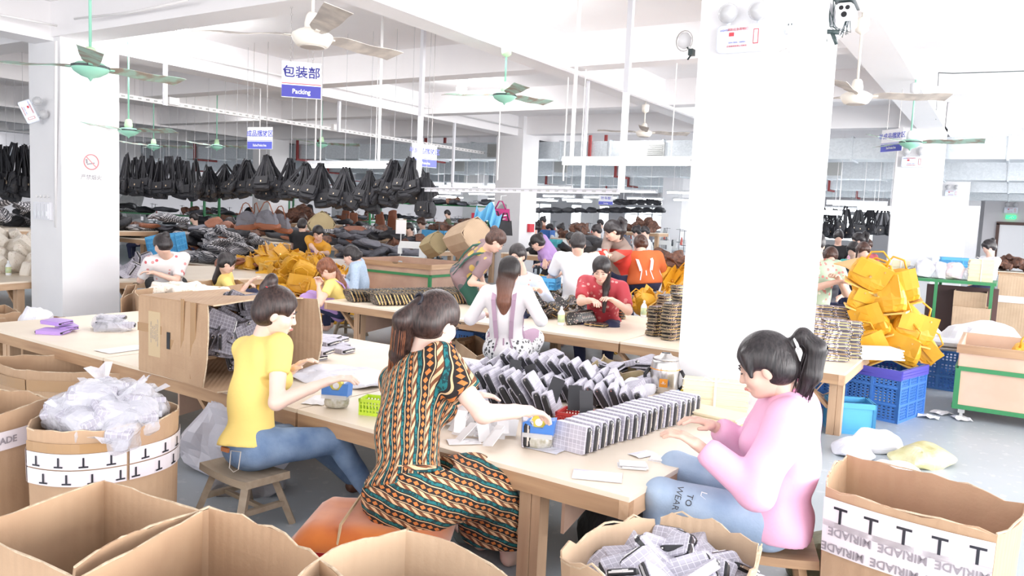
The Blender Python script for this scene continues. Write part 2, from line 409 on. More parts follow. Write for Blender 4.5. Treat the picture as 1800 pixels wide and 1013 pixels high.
# --- round caged bulbs on the ceiling
def bulb(p, label, w):
    t = thing('caged_bulb', label, 'lamp', p)
    obj('base', MB().lathe([(.11, 0), (.11, -.03), (.07, -.05), (.05, -.1)][::-1], 16), LAMPB, t, True)
    obj('bulb', MB().lathe([(.01, -.24), (.05, -.22), (.065, -.17), (.04, -.1)], 14), mat('bulb_glow', (1, 1, 1), .3, emit=((1, .99, .96), 25)), t, True)
    c = MB()
    for k in range(10):
        a = 2*PI*k/10; c.tube([(.05*math.cos(a), .05*math.sin(a), -.08), (.085*math.cos(a), .085*math.sin(a), -.16), (.05*math.cos(a), .05*math.sin(a), -.25)], .003, 4)
    obj('wire_cage', c, WPIPE, t)
    l = bpy.data.lights.new('bulb_light', 'POINT'); l.energy = w; l.shadow_soft_size = .08; lo = bpy.data.objects.new('bulb_light', l); lo.parent = t; lo.location = (0, 0, -.32); COL.objects.link(lo)
bulb(P(322, 30, ZC-.01), 'caged bulb glowing on the ceiling at upper left, beside the cream fan', 25)
bulb(P(812, 138, ZC-.01), 'caged bulb glowing on the ceiling left of the green fan in the middle', 25)
bulb(P(1105, 205, ZC-.01), 'small far caged bulb on the ceiling left of the big pillar', 25)
bulb(P(870, -12, ZC-.01), 'caged bulb at the top edge of the frame', 15)
bulb(P(441, 176, ZC-.01), 'caged bulb above the finished product sign', 12)
# --- ceiling fans
FG = mat('fan_green', (.30, .62, .48), .35); FGL = mat('fan_green_cup', (.55, .80, .50), .4); FC = mat('fan_cream', (.85, .80, .72), .4)
FB = mat('fan_black_band', (.03, .05, .05), .3); RUST = (.30, .25, .20)
BG = mat('blade_green', (.35, .52, .44), .5, noise=(7, RUST, .45, .6)); BC = mat('blade_cream', (.62, .56, .50), .5, noise=(6, (.42, .38, .35), .4, .6)); STEEL = mat('steel', (.6, .6, .6), .3, .8)
def fan(p, ztop, cream, angs, label, rad=.74, cup=None):
    c_ = Vector((0, 0, H)); p = c_+(p-c_)*.84; rad *= .86/.82; S_ = .82; ztop = p[2]+(ztop-p[2])/S_   # hub profile is drawn at full size and scaled
    t = thing('ceiling_fan', label, 'ceiling fan', p); t.scale = (S_,)*3; hm = FC if cream else FG
    if cream: pr = [(.08, -.065), (.11, -.06), (.13, -.03), (.145, 0), (.14, .02), (.10, .045), (.06, .06)]
    else: pr = [(.004, -.1), (.02, -.075), (.07, -.06), (.125, -.025), (.14, 0), (.14, .012), (.135, .02), (.10, .045), (.05, .05)]
    obj('motor_housing', MB().lathe(pr, 28), hm, t, True)
    if not cream: obj('band', MB().lathe([(.138, .002), (.1425, .004), (.1425, .022), (.136, .024)], 28), FB, t)
    else: obj('inner_ring', MB().lathe([(.05, -.068), (.085, -.07), (.088, -.06)], 24), BC, t)
    obj('motor_cup', MB().lathe([(.055, .04), (.055, .1), (.045, .15), (.03, .17)], 16), (FC if cream else cup or FGL), t, True)
    hh = ztop-p[2]
    obj('down_rod', MB().tube([(0, 0, .15), (0, 0, hh)], .012, 8), (hm if not cream or 1 else FC), t, True)
    obj('canopy', MB().lathe([(.02, hh-.2), (.06, hh-.17), (.065, hh-.06), (.05, hh-.05)], 16), (cup or (FC if cream else FGL)), t, True)
    bl = MB()
    def bf(u, v):
        x = .15+u*(rad-.15); wd = (.062+.03*u) if u > .06 else .035
        return (x, (v-.5)*2*wd, .012-.02*(v-.5)-.012*u*u+(.006*math.sin(u*9)))
    bl.grid(10, 3, bf, .004); me = bl.mesh('blade', BC if cream else BG)
    br = MB().box((.15, 0, .01), (.1, .03, .012)); mb2 = br.mesh('blade_arm', hm)
    for a in angs:
        w = math.radians(a)+.566; b = obj('blade', me, None, t, rot=(-.13, -.03, w)); obj('blade_arm', mb2, None, b)
    return t
fan(D(159, 121, 6.2), 3.66, False, (-62, 58, 178), 'green ceiling fan with dusty blades in front of the left pillar', .78)
fan(D(549, 66, 5.4), 3.66, True, (-65, 55, 175), 'cream ceiling fan with dusty blades, the nearest, above the packing sign', .80, FGL)
f3 = D(887, 170, 9.2); fan(f3, ZS, False, (-75, 45, 165), 'green ceiling fan hung under the middle beam, blade rusty', .74)
fan(D(1505, 171, 7.4), ZS, True, (-5, 115, 235), 'cream ceiling fan right of the big pillar under the beam', .82)
fan(D(1132, 234, 13.5), ZS, True, (8, 170, 260), 'cream ceiling fan left of the big pillar, above the long tube lamp', .78)
fan(D(1600, 252, 10.5), ZS, False, (-28, 92, 212), 'green ceiling fan in front of the right pillar', .84, mat('cup_white', (.8, .82, .85), .4))
fan(D(226, 231, 11), 3.66, False, (-10, 110, 250), 'green ceiling fan just right of the left pillar', .7)
for (x, y, dd, l) in ((270, 258, 17, 'small far green fan above the dark bags, second from the left pillar'), (381, 258, 17.5, 'small far green fan left of the finished product sign'), (565, 254, 17, 'small far green fan right of the finished product sign')):
    fan(D(x, y, dd), 3.66, False, (5, 125, 245), l, .8)
# --- hanging signs
SW = mat('sign_white', (.85, .86, .9), .4); SB = mat('sign_blue', (.03, .03, .28), .35); SBL = mat('sign_blue_light', (.10, .12, .55), .4); RED = mat('print_red', (.6, .06, .08), .5)
def chain(mb, a, b, r=.009):
    a = Vector(a); b = Vector(b); n = max(2, int((b-a).length/.03))
    for k in range(n):
        c = a.lerp(b, (k+.5)/n); u = Vector((1, 0, 0)) if k % 2 else Vector((0, 1, 0)); dz = Vector((0, 0, .018))
        mb.tube([c-dz, c+u*r, c+dz, c-u*r], .0018, 3, closed=True)
def sign(p, w, h, rz, zh, en, label, blue, ztop, size=.3, chains=True):
    t = thing('area_sign', label, 'sign', p, rz)
    obj('sign_board', MB().box((0, 0, 0), (w, .008, h)), SW, t)
    obj('blue_band', MB().box((0, -.005, -h*.32), (w*.995, .003, h*.33)), blue, t)
    obj('red_line', MB().box((0, -.005, -h*.11), (w*.99, .003, h*.02)), RED if blue is SB else blue, t)
    text(zh, h*size*1.15, blue, t, (0, -.006, h*.19), bold=.004*h)
    text(en, h*size*.62, SW, t, (0, -.008, -h*.33), bold=.0008, sx=.9 if len(en) < 10 else .52)
    for s in (-1, 1):
        c = MB(); chain(c, (s*w*.28, 0, h*.46), (s*w*.28, 0, ztop-p[2])); obj('chain' if chains else 'cord', c if chains else MB().tube([(s*w*.28, 0, h*.46), (s*w*.28, 0, ztop-p[2])], .003, 4), CHAIN, t)
        obj('ring', MB().tube([(s*w*.28+.014*math.cos(q), 0, h*.47+.014*math.sin(q)) for q in np.linspace(0, 2*PI, 9)[:-1]], .002, 4, closed=True), CHAIN, t)
sign(D(530, 141, 7.0), .34, .315, .566-.12+.34, '包装部', 'Packing', 'white and dark blue hanging sign reading Packing, on two chains', SB, ZC)
sign(D(457, 243, 10.5), .42, .29, .9-.75, '成品摆放区', 'Finished Product Area', 'white and blue hanging sign reading Finished Product Area, above the black bags', SBL, ZC, .27, False)
sign(D(746, 274, 9.5), .36, .27, 1.28, '半成品摆放区', 'Semi-Product Area', 'small white and blue hanging sign beside the slotted upright', SBL, ZC, .24, False)
sign(D(1568, 247, 9.5), .36, .27, -.75, '半成品摆放区', 'Semi-Product Area', 'white and blue sign seen nearly edge-on right of the big pillar', SBL, ZC, .24, False)
sign(D(1065, 352, 20), .36, .24, .4, '针车部', 'Sewing', 'small far white and blue sign below the frame bar', SBL, 2.75, .3, False)
# --- things on the pillars
def on_face(t): return t
yF = 4.8
q = PY(160, 288, 0) if 0 else PX(160, 288, XA)
t = thing('no_smoking_sign', 'white no smoking poster with red ring on the left pillar', 'sign', (XA+.002, q.y, q.z), PI/2)
obj('paper', MB().box((0, 0, -.05), (.3, .002, .4)), mat('paper_white', (.85, .85, .87), .5), t)
PR = mat('pale_red', (.75, .30, .32), .5); PD = mat('print_grey', (.35, .33, .36), .5)
obj('ring', MB().tube([(.085*math.cos(a), -.004, .02+.085*math.sin(a)) for a in np.linspace(0, 2*PI, 33)[:-1]], .007, 5, closed=True), PR, t)
obj('slash', MB().bar((-.06, -.004, .08), (.06, -.004, -.04), .004, .01), PR, t)
obj('cigarette', MB().bar((-.05, -.003, -.01), (.04, -.003, .01), .003, .014).bar((-.05, -.003, 0), (-.055, -.003, .05), .003, .02), PD, t)
text('严禁烟火', .062, PD, t, (0, -.003, -.16))
q = PY(79, 371, yF)
t = thing('switch_box', 'row of four white wall switches on the shaded face of the left pillar', 'switch', (q.x, yF-.001, q.z))
obj('back_plate', MB().box((0, -.02, 0), (.36, .04, .2)), mat('switch_white', (.82, .82, .86), .35), t)
for k in range(4):
    o = obj('switch', MB().box((-.125+k*.083, -.045, 0), (.07, .012, .17)), MATS['switch_white'], t); obj('rocker', MB().box((-.125+k*.083, -.055, -.03), (.035, .01, .05)), LAMPB, o)
for k in range(4): obj('hook', MB().tube([(-.12+k*.08, -.01, .16), (-.12+k*.08, -.03, .15), (-.12+k*.08, -.03, .18)], .004, 4), CHAIN, t)
CLR = mat('clear_plastic', (.8, .8, .82), .15, alpha=.6); LB = mat('lamp_box_white', (.80, .84, .92), .35)
def emergency(p, rz, label, cat='emergency light', s=1.0, wrap=False):
    t = thing('emergency_light', label, cat, p, rz); t.scale = (s,)*3
    obj('box', rbox(.30, .07, .155, .02), LB, t, loc=(0, -.036, 0))
    f = -.075
    obj('red_print', MB().box((.09, f, 0), (.03, .002, .085)), RED, t)
    obj('scale_marks', MB().box((.09, f-.001, 0), (.022, .002, .075)), SW, t)
    text('消防应急照明灯', .018, RED, t, (-.02, f, .047)); text('LIGHTS', .016, SBL, t, (-.1, f, .045))
    obj('red_button', MB().box((-.055, f, .02), (.03, .002, .022)), RED, t)
    text('220V 50Hz  120MIN', .012, SBL, t, (-.02, f, -.028)); text('应急照明有限公司制造', .012, RED, t, (-.02, f, -.05))
    for sx in (-.09, .09):
        o = obj('lamp_head', MB().lathe([(.056, 0), (.06, .01), (.05, .035), (.03, .055), (.012, .06)], 20, Matrix.Translation((sx, -.05, .15))@Matrix.Rotation(PI/2+PI, 4, 'X')@Matrix.Rotation(PI, 4, 'X')), CLR, t, True)
        obj('reflector', MB().lathe([(.05, 0), (.028, .02), (.012, .025)], 16, Matrix.Translation((sx, -.055, .15))@Matrix.Rotation(-PI/2, 4, 'X')), STEEL, o, True)
        obj('lamp_neck', MB().tube([(sx, -.035, .075), (sx, -.035, .105)], .012, 8), LB, t)
    return t
q = PY(1308, 70, yF); emergency((q.x, yF, q.z), 0, 'emergency light box with two round lamps high on the big pillar')
q = PY(1209, 258, 14.6); 
q = PY(1605, 285, 14.6); emergency((q.x, 14.6, q.z), 0, 'small emergency light box with two lamps on the right pillar', s=1.15)
q = PY(1673, 340, 24.5); emergency((q.x, 24.5, q.z), 0, 'faint emergency light box on the rear right pillar', s=1.1)
q = PY(75, 200, yF); t = emergency((q.x, yF, q.z), .0, 'tilted plastic-wrapped emergency light on the left pillar'); t.rotation_euler = (0, 1.15, .9); t.location = (q.x, yF-.14, q.z); t.scale = (.85,)*3
q = PY(1389, 50, yF)
t = thing('wall_socket', 'white square wall socket with a plug, high on the big pillar', 'socket', (q.x, yF, q.z))
obj('socket_plate', MB().box((0, -.006, 0), (.1, .012, .1)), LB, t); obj('socket_holes', MB().box((-.008, -.0125, .02), (.005, .002, .01)).box((.01, -.0125, .02), (.005, .002, .01)), FB, t)
obj('plug', MB().box((0, -.025, -.015), (.03, .03, .04), taper=.7), WPIPE, t)
obj('cord', MB().tube([(0, -.03, -.03), (-.015, -.02, -.09), (0, -.01, -.13), (.05, -.008, -.15), (.085, -.008, -.13), (.06, -.008, -.1), (0, -.008, -.105), (-.05, -.008, -.13)], .004, 6), WPIPE, t, True)
# security camera on the right flank of the big pillar
p = D(1485, 22, 4.75)
t = thing('security_camera', 'white security camera with dark lenses and loose black cables, top of the big pillar', 'camera', p, .05)
CW = mat('camera_white', (.85, .86, .9), .3); LENS = mat('lens_black', (.01, .01, .012), .1)
obj('camera_body', rbox(.1, .26, .11, .02), CW, t, loc=(0, .1, 0)); obj('sun_hood', MB().box((0, .06, .062), (.115, .3, .008)), FB, t)
for x, z, r in ((-.018, .022, .013), (.018, .022, .013), (0, -.018, .017)): obj('lens', MB().tube([(x, -.035, z), (x, -.026, z)], r, 14), LENS, t)
obj('mount_arm', MB().bar((0, .1, -.06), (-.05, .1, -.12), .03).bar((-.05, .1, -.12), (-.16, .15, -.12), .03), CW, t)
k = MB(); rc = random.Random(3)
for s in range(6):
    x0 = -.12+rc.random()*.06; k.tube([(x0, .02, .35), (x0-.03+rc.random()*.06, 0, .12), (-.09+rc.random()*.05, -.02, -.08), (-.02+rc.random()*.08, -.01, -.1-rc.random()*.05), (.03*rc.random(), 0, -.02)], .003, 4)
k.tube([(-.16, 0, -.08), (-.1, -.02, -.11), (-.02, -.02, -.12)], .014, 6).tube([(-.06, -.02, -.12), (-.03, -.02, -.19)], .012, 6).tube([(-.1, -.02, -.1), (-.09, -.02, -.17)], .007, 6)
obj('cable', k, FB, t, True)
# caged spot lamp on the left edge of the big pillar
p = PY(1203, 72, 4.95); t = thing('wire_guard_lamp', 'small wire-guard lamp at the upper left edge of the big pillar', 'lamp', (p.x, 4.95, p.z))
obj('lamp_glass', MB().lathe([(.01, -.05), (.04, -.03), (.045, .02), (.02, .05)], 14), CLR, t, True); obj('wire_loop', MB().tube([(.055*math.cos(a), 0, .065*math.sin(a)) for a in np.linspace(0, 2*PI, 17)[:-1]], .003, 4, closed=True), CHAIN, t)
obj('lamp_neck', MB().tube([(.02, 0, -.04), (.05, .02, -.08), (.03, 0, -.12)], .006, 5), FB, t); obj('bracket', MB().box((.05, .01, -.075), (.03, .05, .04)), FB, t)
# wall patches of bare plaster
def patch(p0, nrm, w, h, seed, label):
    rr = random.Random(seed); pts = []
    for k in range(14):
        a = 2*PI*k/14; s = .7+.4*rr.random(); pts.append((w/2*math.cos(a)*s, h/2*math.sin(a)*s))
    T = Matrix.Translation(p0)@(Matrix.Rotation(PI/2, 4, 'X') if nrm == 'y' else Matrix.Rotation(PI/2, 4, 'Z')@Matrix.Rotation(PI/2, 4, 'X'))
    o = struct('trim_%d' % (200+seed), MB().prism(pts, 0, .004, T), GREYP); o['label'] = label
patch(PX(232, 360, XD)+Vector((.001, 0, 0)), 'x', .9, 1.1, 1, 'bare plaster patch on the far left pillar'); patch(PX(230, 412, XD)+Vector((.001, 0, 0)), 'x', .8, .45, 2, 'lower bare plaster patch on the far left pillar')
patch(PY(1167, 425, 24.5), 'y', .28, .95, 3, 'tall bare plaster patch on the far pillar left of the big pillar')
patch(PY(868, 378, 14.6)+Vector((.25, 0, 0)), 'y', .3, .7, 4, 'faint patch on the central pillar')
# exit sign
p = PY(1777, 382, YD)
t = thing('exit_sign', 'green glowing running-man exit sign above the far white door', 'sign', (p.x, YD-.02, p.z))
GRN = mat('exit_green', (.02, .5, .15), .4, emit=((.05, .8, .25), 1.2)); obj('sign_box', MB().box((0, -.03, 0), (.36, .06, .15)), GRN, t)
obj('running_figure', MB().bar((-.02, -.065, 0), (.03, -.065, .03), .004, .02).bar((-.02, -.065, 0), (-.07, -.065, -.04), .004, .018).bar((-.01, -.065, 0), (.03, -.065, -.05), .004, .018).bar((.06, -.065, 0), (.11, -.065, 0), .004, .02).tube([(.045, -.068, .045), (.045, -.062, .045)], .014, 8), SW, t)
p = PY(1777, 370, YD); emergency((p.x, YD, p.z), 0, 'twin-head emergency light above the far exit sign', s=1.6)
# wires on the right beam face
pipe([P(1645, 210, ZS), (P(1650, 128, ZS+.2)), P(1675, 129, ZS+.2), P(1800, 125, ZS+.2)], .006, 'thin dark wire along the bright ceiling beam at upper right', 'wire', 'wire', FB)
pipe([PX(1448, 0, XB+.02), PX(1440, 300, XB+.02)], .004, 'faint wire down the right flank of the big pillar', 'wire', 'wire', WPIPE)
q1 = PY(1583, 205, 14.58); pipe([(q1.x, 14.57, 3.2), (q1.x, 14.57, .5)], .02, 'pale conduit down the left edge of the right pillar')
# ================================================================ materials for goods
def wood(name, c1, c2, sc=1.0, axis=0):
    g = G(name, .55); tc = g.n('TexCoord'); s = [22*sc]*3; s[axis] = 1.6*sc
    mp = g.n('Mapping', {0: tc.outputs['Object'], 3: s}); n = g.n('TexNoise', {'Vector': mp.outputs[0], 'Scale': 1.0, 'Detail': 5}).outputs['Fac']
    kn = g.n('TexVoronoi', {'Vector': g.n('Mapping', {0: tc.outputs['Object'], 3: [3.2 if i != axis else 1.1 for i in range(3)]}).outputs[0], 'Scale': 1.0}).outputs['Distance']
    c = g.mix(g.n('MapRange', {0: n, 1: .3, 2: .7}).outputs[0], c1, c2)
    c = g.mix(g.math('LESS_THAN', kn, .06), c, tuple(v*.45 for v in c1)); g.color(c); g.bump(n, .15, .003); return g.m
PINE = wood('pine_x', (.52, .33, .19), (.36, .21, .12)); PINEZ = wood('pine_z', (.62, .42, .27), (.50, .32, .20), axis=2); PINEY = wood('pine_y', (.66, .45, .29), (.52, .33, .20), axis=1)
PLY = mat('plywood_top', (.88, .77, .63), .4, noise=(3, (.82, .70, .56), .3, .7)); PLYR = mat('plywood_reddish', (.60, .40, .30), .6, noise=(4, (.50, .32, .24))); OLDW = wood('old_wood', (.42, .34, .25), (.30, .23, .16))
def cardm(name, c1, c2):
    g = G(name, .8); v, x, y, z = g.xyz('Object')
    n = g.n('TexNoise', {'Vector': v, 'Scale': 5, 'Detail': 4}).outputs['Fac']; n2 = g.n('TexNoise', {'Vector': v, 'Scale': 90}).outputs['Fac']
    g.color(g.mix(g.n('MapRange', {0: n, 1: .3, 2: .7}).outputs[0], c1, c2))
    at = g.math('MULTIPLY', g.math('ADD', x, y), 170); rib = g.math('SINE', at)
    g.bump(g.math('ADD', g.math('MULTIPLY', rib, .5), g.math('MULTIPLY', n2, .8)), .22, .004); return g.m
CARD = cardm('cardboard', (.52, .35, .22), (.45, .29, .18)); CARDL = cardm('cardboard_pale', (.60, .44, .30), (.52, .37, .25)); CARDY = cardm('cardboard_olive', (.45, .36, .20), (.40, .31, .17))
CEDGE = mat('cardboard_edge', (.68, .55, .40), .9, noise=(40, (.5, .38, .26)))
TAPE = mat('brown_tape', (.42, .25, .12), .15, coat=.5); TAPEW = mat('printed_tape', (.82, .76, .80), .2, coat=.4); INK = mat('ink_black', (.02, .02, .03), .4); INKG = mat('ink_grey', (.30, .27, .30), .5)
def plaidm(name, c1, c2, c3):
    g = G(name, .75); v, x, y, z = g.xyz('Object')
    a = g.math('MAXIMUM', g.stripe(x, 48, .10), g.stripe(z, 48, .10)); b = g.math('MAXIMUM', g.stripe(x, 12, .3, .3), g.stripe(z, 12, .3, .3))
    c = g.mix(b, c1, c3); g.color(g.mix(g.math('MULTIPLY', a, .75), c, c2)); return g.m
PLAID = plaidm('grey_plaid_cloth', (.17, .16, .19), (.42, .41, .46), (.14, .13, .16)); PLAIDL = plaidm('pale_plaid_cloth', (.50, .48, .55), (.80, .78, .85), (.44, .42, .49))
BLK = mat('black_leather', (.018, .018, .022), .38); SILV = mat('zip_silver', (.75, .72, .7), .25, 1); GOLD = mat('brass', (.8, .55, .22), .3, .9)
def floral(name, base, cols, sc, th, rough=.6):
    g = G(name, rough); v, x, y, z = g.xyz('Object'); vo = g.n('TexVoronoi', {'Vector': v, 'Scale': sc})
    r = g.n('SeparateColor', {0: vo.outputs['Color']}).outputs[0]; r2 = g.n('SeparateColor', {0: vo.outputs['Color']}).outputs[1]
    m = g.math('LESS_THAN', vo.outputs['Distance'], th); m = g.math('MULTIPLY', m, g.math('GREATER_THAN', r, .35))
    c = g.mix(g.math('GREATER_THAN', r2, .5), cols[0], cols[1]); g.color(g.mix(m, base, c)); return g.m
FLB = floral('black_floral_coated', (.02, .018, .018), ((.55, .35, .32), (.65, .6, .5)), 60, .33, .3)
FLBL = floral('pale_floral_coated', (.16, .14, .16), ((.75, .66, .72), (.6, .55, .6)), 60, .5, .3)
YEL = mat('mustard_leather', (.76, .40, .03), .42, noise=(3, (.68, .33, .02)), bump=(30, .1)); YELL = mat('mustard_pale', (.80, .52, .14), .45)
CRM = floral('cream_printed_cloth', (.82, .75, .66), ((.60, .42, .36), (.62, .55, .42)), 45, .25)
GRY = mat('dark_grey_cloth', (.05, .05, .062), .8, noise=(5, (.11, .11, .13)), bump=(25, .3)); BLKC = mat('black_nylon', (.009, .009, .012), .6, noise=(4, (.020, .020, .026)), bump=(20, .3)); BRN = mat('rust_leather', (.26, .09, .045), .5); GRC = mat('mid_grey_cloth', (.17, .17, .20), .8, bump=(25, .3))
def bwm():
    g = G('black_white_woven', .7); v, x, y, z = g.xyz('Object'); a = g.stripe(g.math('ADD', x, z), 32, .5); b = g.stripe(g.math('SUBTRACT', x, z), 16, .5)
    g.color(g.mix(g.math('MULTIPLY', a, g.math('ADD', b, .35)), (.05, .05, .06), (.68, .66, .68))); return g.m
BW = bwm()
PLAS = mat('clear_bag', (.80, .80, .86), .12, alpha=.42, bump=(26, 1.0)); PLASW = mat('milky_plastic', (.84, .84, .9), .3, noise=(8, (.70, .70, .78)), bump=(14, .8)); WHT = mat('white_paper', (.84, .83, .84), .7); PALEP = mat('cream_paper', (.80, .70, .50), .7); PLG = mat('grey_green_plastic', (.18, .22, .21), .3, bump=(12, .8))
BLU = mat('crate_blue', (.07, .22, .62), .35); BLUL = mat('crate_light_blue', (.10, .42, .75), .35); BLUB = mat('band_violet', (.10, .09, .50), .5); GREENP = mat('green_enamel', (.04, .24, .09), .4)
PUR = mat('lilac_leather', (.48, .30, .70), .3)
from mathutils import noise as mn
def soft(w, d, h, seed=0, amp=.02, n=4, taper=.8, freq=7.0, sag=0.0):
    """soft rounded block resting on z = 0 with creased, dented sides"""
    mb = MB(); vs = {}; out = []; fs = []
    def vid(i, j, k):
        if (i, j, k) not in vs:
            x, y, z = i/n*2-1, j/n*2-1, k/n*2-1; q = 1-.12*(x*x*y*y+y*y*z*z+x*x*z*z); t = 1-(1-taper)*(z+1)/2
            p = Vector((x*q*w/2*t, y*q*d/2*t, (z*q+1)*h/2)); nn = mn.noise_vector(p*freq+Vector((seed*3.7, seed*1.3, 0)))
            vs[(i, j, k)] = len(out); p = p+nn*amp; p.z -= sag*abs(x)**2; out.append(p)
        return vs[(i, j, k)]
    for a in range(n):
        for b in range(n):
            for s, (o) in ((0, 1), (n, 0)):
                q = [(a, b), (a+1, b), (a+1, b+1), (a, b+1)]
                if o: q = q[::-1]
                fs.append(tuple(vid(i, j, s) for i, j in q)); fs.append(tuple(vid(j, s, i) for i, j in q)); fs.append(tuple(vid(s, i, j) for i, j in q))
    return mb.add(out, fs)
# ================================================================ work tables
def table(name, quad, zt, legs, label, braces=True, top=PLY, edge=PINE, group=None, panels=()):
    """quad: front-left, front-right, back-right, back-left on the floor plan"""
    q = [Vector((x, y, 0)) for x, y in quad]; t = thing(name, label, 'table', q[0], 0, group); o = q[0]; q = [v-o for v in q]
    tp = .02; ap = .075
    n = 3 if (q[1]-q[0]).length > 3.5 else 1
    for k in range(n):
        a, b = k/n, (k+1)/n-(.002 if k < n-1 else 0)
        pl = [q[0].lerp(q[1], a), q[0].lerp(q[1], b), q[3].lerp(q[2], b), q[3].lerp(q[2], a)]
        obj('table_top', MB().prism([(v.x, v.y) for v in pl], zt-tp, zt), top, t)
    for i in range(4):
        a, b = q[i], q[(i+1) % 4]; c = (q[0]+q[2])/2; L = (b-a).length; m = max(1, round(L/2.0)); inn = (c-(a+b)/2).normalized()*.022
        for k in range(m):
            p0 = a.lerp(b, k/m)+inn*(1 if i % 2 else 1); p1 = a.lerp(b, (k+1)/m-(.003 if k < m-1 else 0))+inn
            obj('edge_board', MB().bar((p0.x, p0.y, zt-tp-ap/2), (p1.x, p1.y, zt-tp-ap/2), .04, ap), edge if abs(b.x-a.x) > abs(b.y-a.y) else PINEY, t)
    for (lx, ly) in legs:
        lx -= o.x; ly -= o.y; l = obj('leg', MB().box((lx, ly, (zt-tp-.002)/2), (.055, .09, zt-tp-.002)), PINEZ, t)
        obj('leg_backing', MB().box((lx+.05, ly, (zt-tp-ap)/2), (.04, .08, zt-tp-ap)), PINEZ, l)
        if braces: obj('brace', MB().bar((lx-.03, ly, zt-.3), (lx-.25, ly, zt-tp-ap), .06, .025), PINE, t)
    for (lx, y0, y1, h0, h1) in panels:
        lx -= o.x; y0 -= o.y; y1 -= o.y; zz = zt-tp-.01
        obj('gusset_panel', MB().add([(lx, y0, zz), (lx, y1, zz), (lx, y1, zz-h1), (lx, y0, zz-h0), (lx+.015, y0, zz), (lx+.015, y1, zz), (lx+.015, y1, zz-h1), (lx+.015, y0, zz-h0)], [(0, 1, 2, 3), (7, 6, 5, 4), (4, 5, 1, 0), (5, 6, 2, 1), (6, 7, 3, 2), (7, 4, 0, 3)]), PLYR, t)
    return t
T = .5
table('work_table', [(-6.78, 2.93), (-1.13, 2.70), (-1.05, 4.55), (-6.75, 4.62)], T, [(-6.45, 3.02), (-3.75, 2.92), (-1.62, 2.80), (-1.16, 3.6), (-5.0, 4.45), (-2.5, 4.45), (-1.2, 4.4)], 'long low wooden work table in the foreground, plaid wallets piled on its right half', panels=((-1.5, 2.86, 4.0, .26, .0), (-3.6, 3.0, 4.2, .26, .05), (-4.4, 3.05, 4.3, .3, .2)))
table('work_table', [(-6.36, 6.22), (-.93, 6.10), (-.93, 7.90), (-6.36, 8.0)], T, [(-5.95, 6.34), (-2.55, 6.25), (-1.02, 6.25), (-4.3, 7.8), (-1.05, 7.8), (-6.2, 7.8)], 'second long wooden work table behind the first, black floral purses on it', panels=((-5.9, 6.3, 7.6, .3, .2), (-2.5, 6.3, 7.5, .25, .0)))
table('work_table', [(-11.3, 7.35), (-9.3, 5.55), (-8.75, 7.6), (-10.2, 9.0)], T, [(-9.35, 5.8), (-8.95, 7.4), (-10.9, 7.3)], 'wooden work table behind the left pillar, at the woman in the white floral blouse')
table('work_table', [(-12.6, 5.6), (-9.75, 4.4), (-9.9, 5.4), (-12.4, 6.9)], T, [(-9.95, 4.75), (-12.3, 5.8)], 'wooden work table at the far left edge, cream purses piled on it')
table('work_table', [(-5.75, 9.25), (-2.6, 9.25), (-2.6, 10.6), (-5.75, 10.6)], .66, [(-5.6, 9.35), (-2.7, 9.35), (-4.2, 9.35)], 'white-topped work table behind the second one, where the man in white works', top=mat('white_laminate', (.8, .79, .78), .3))
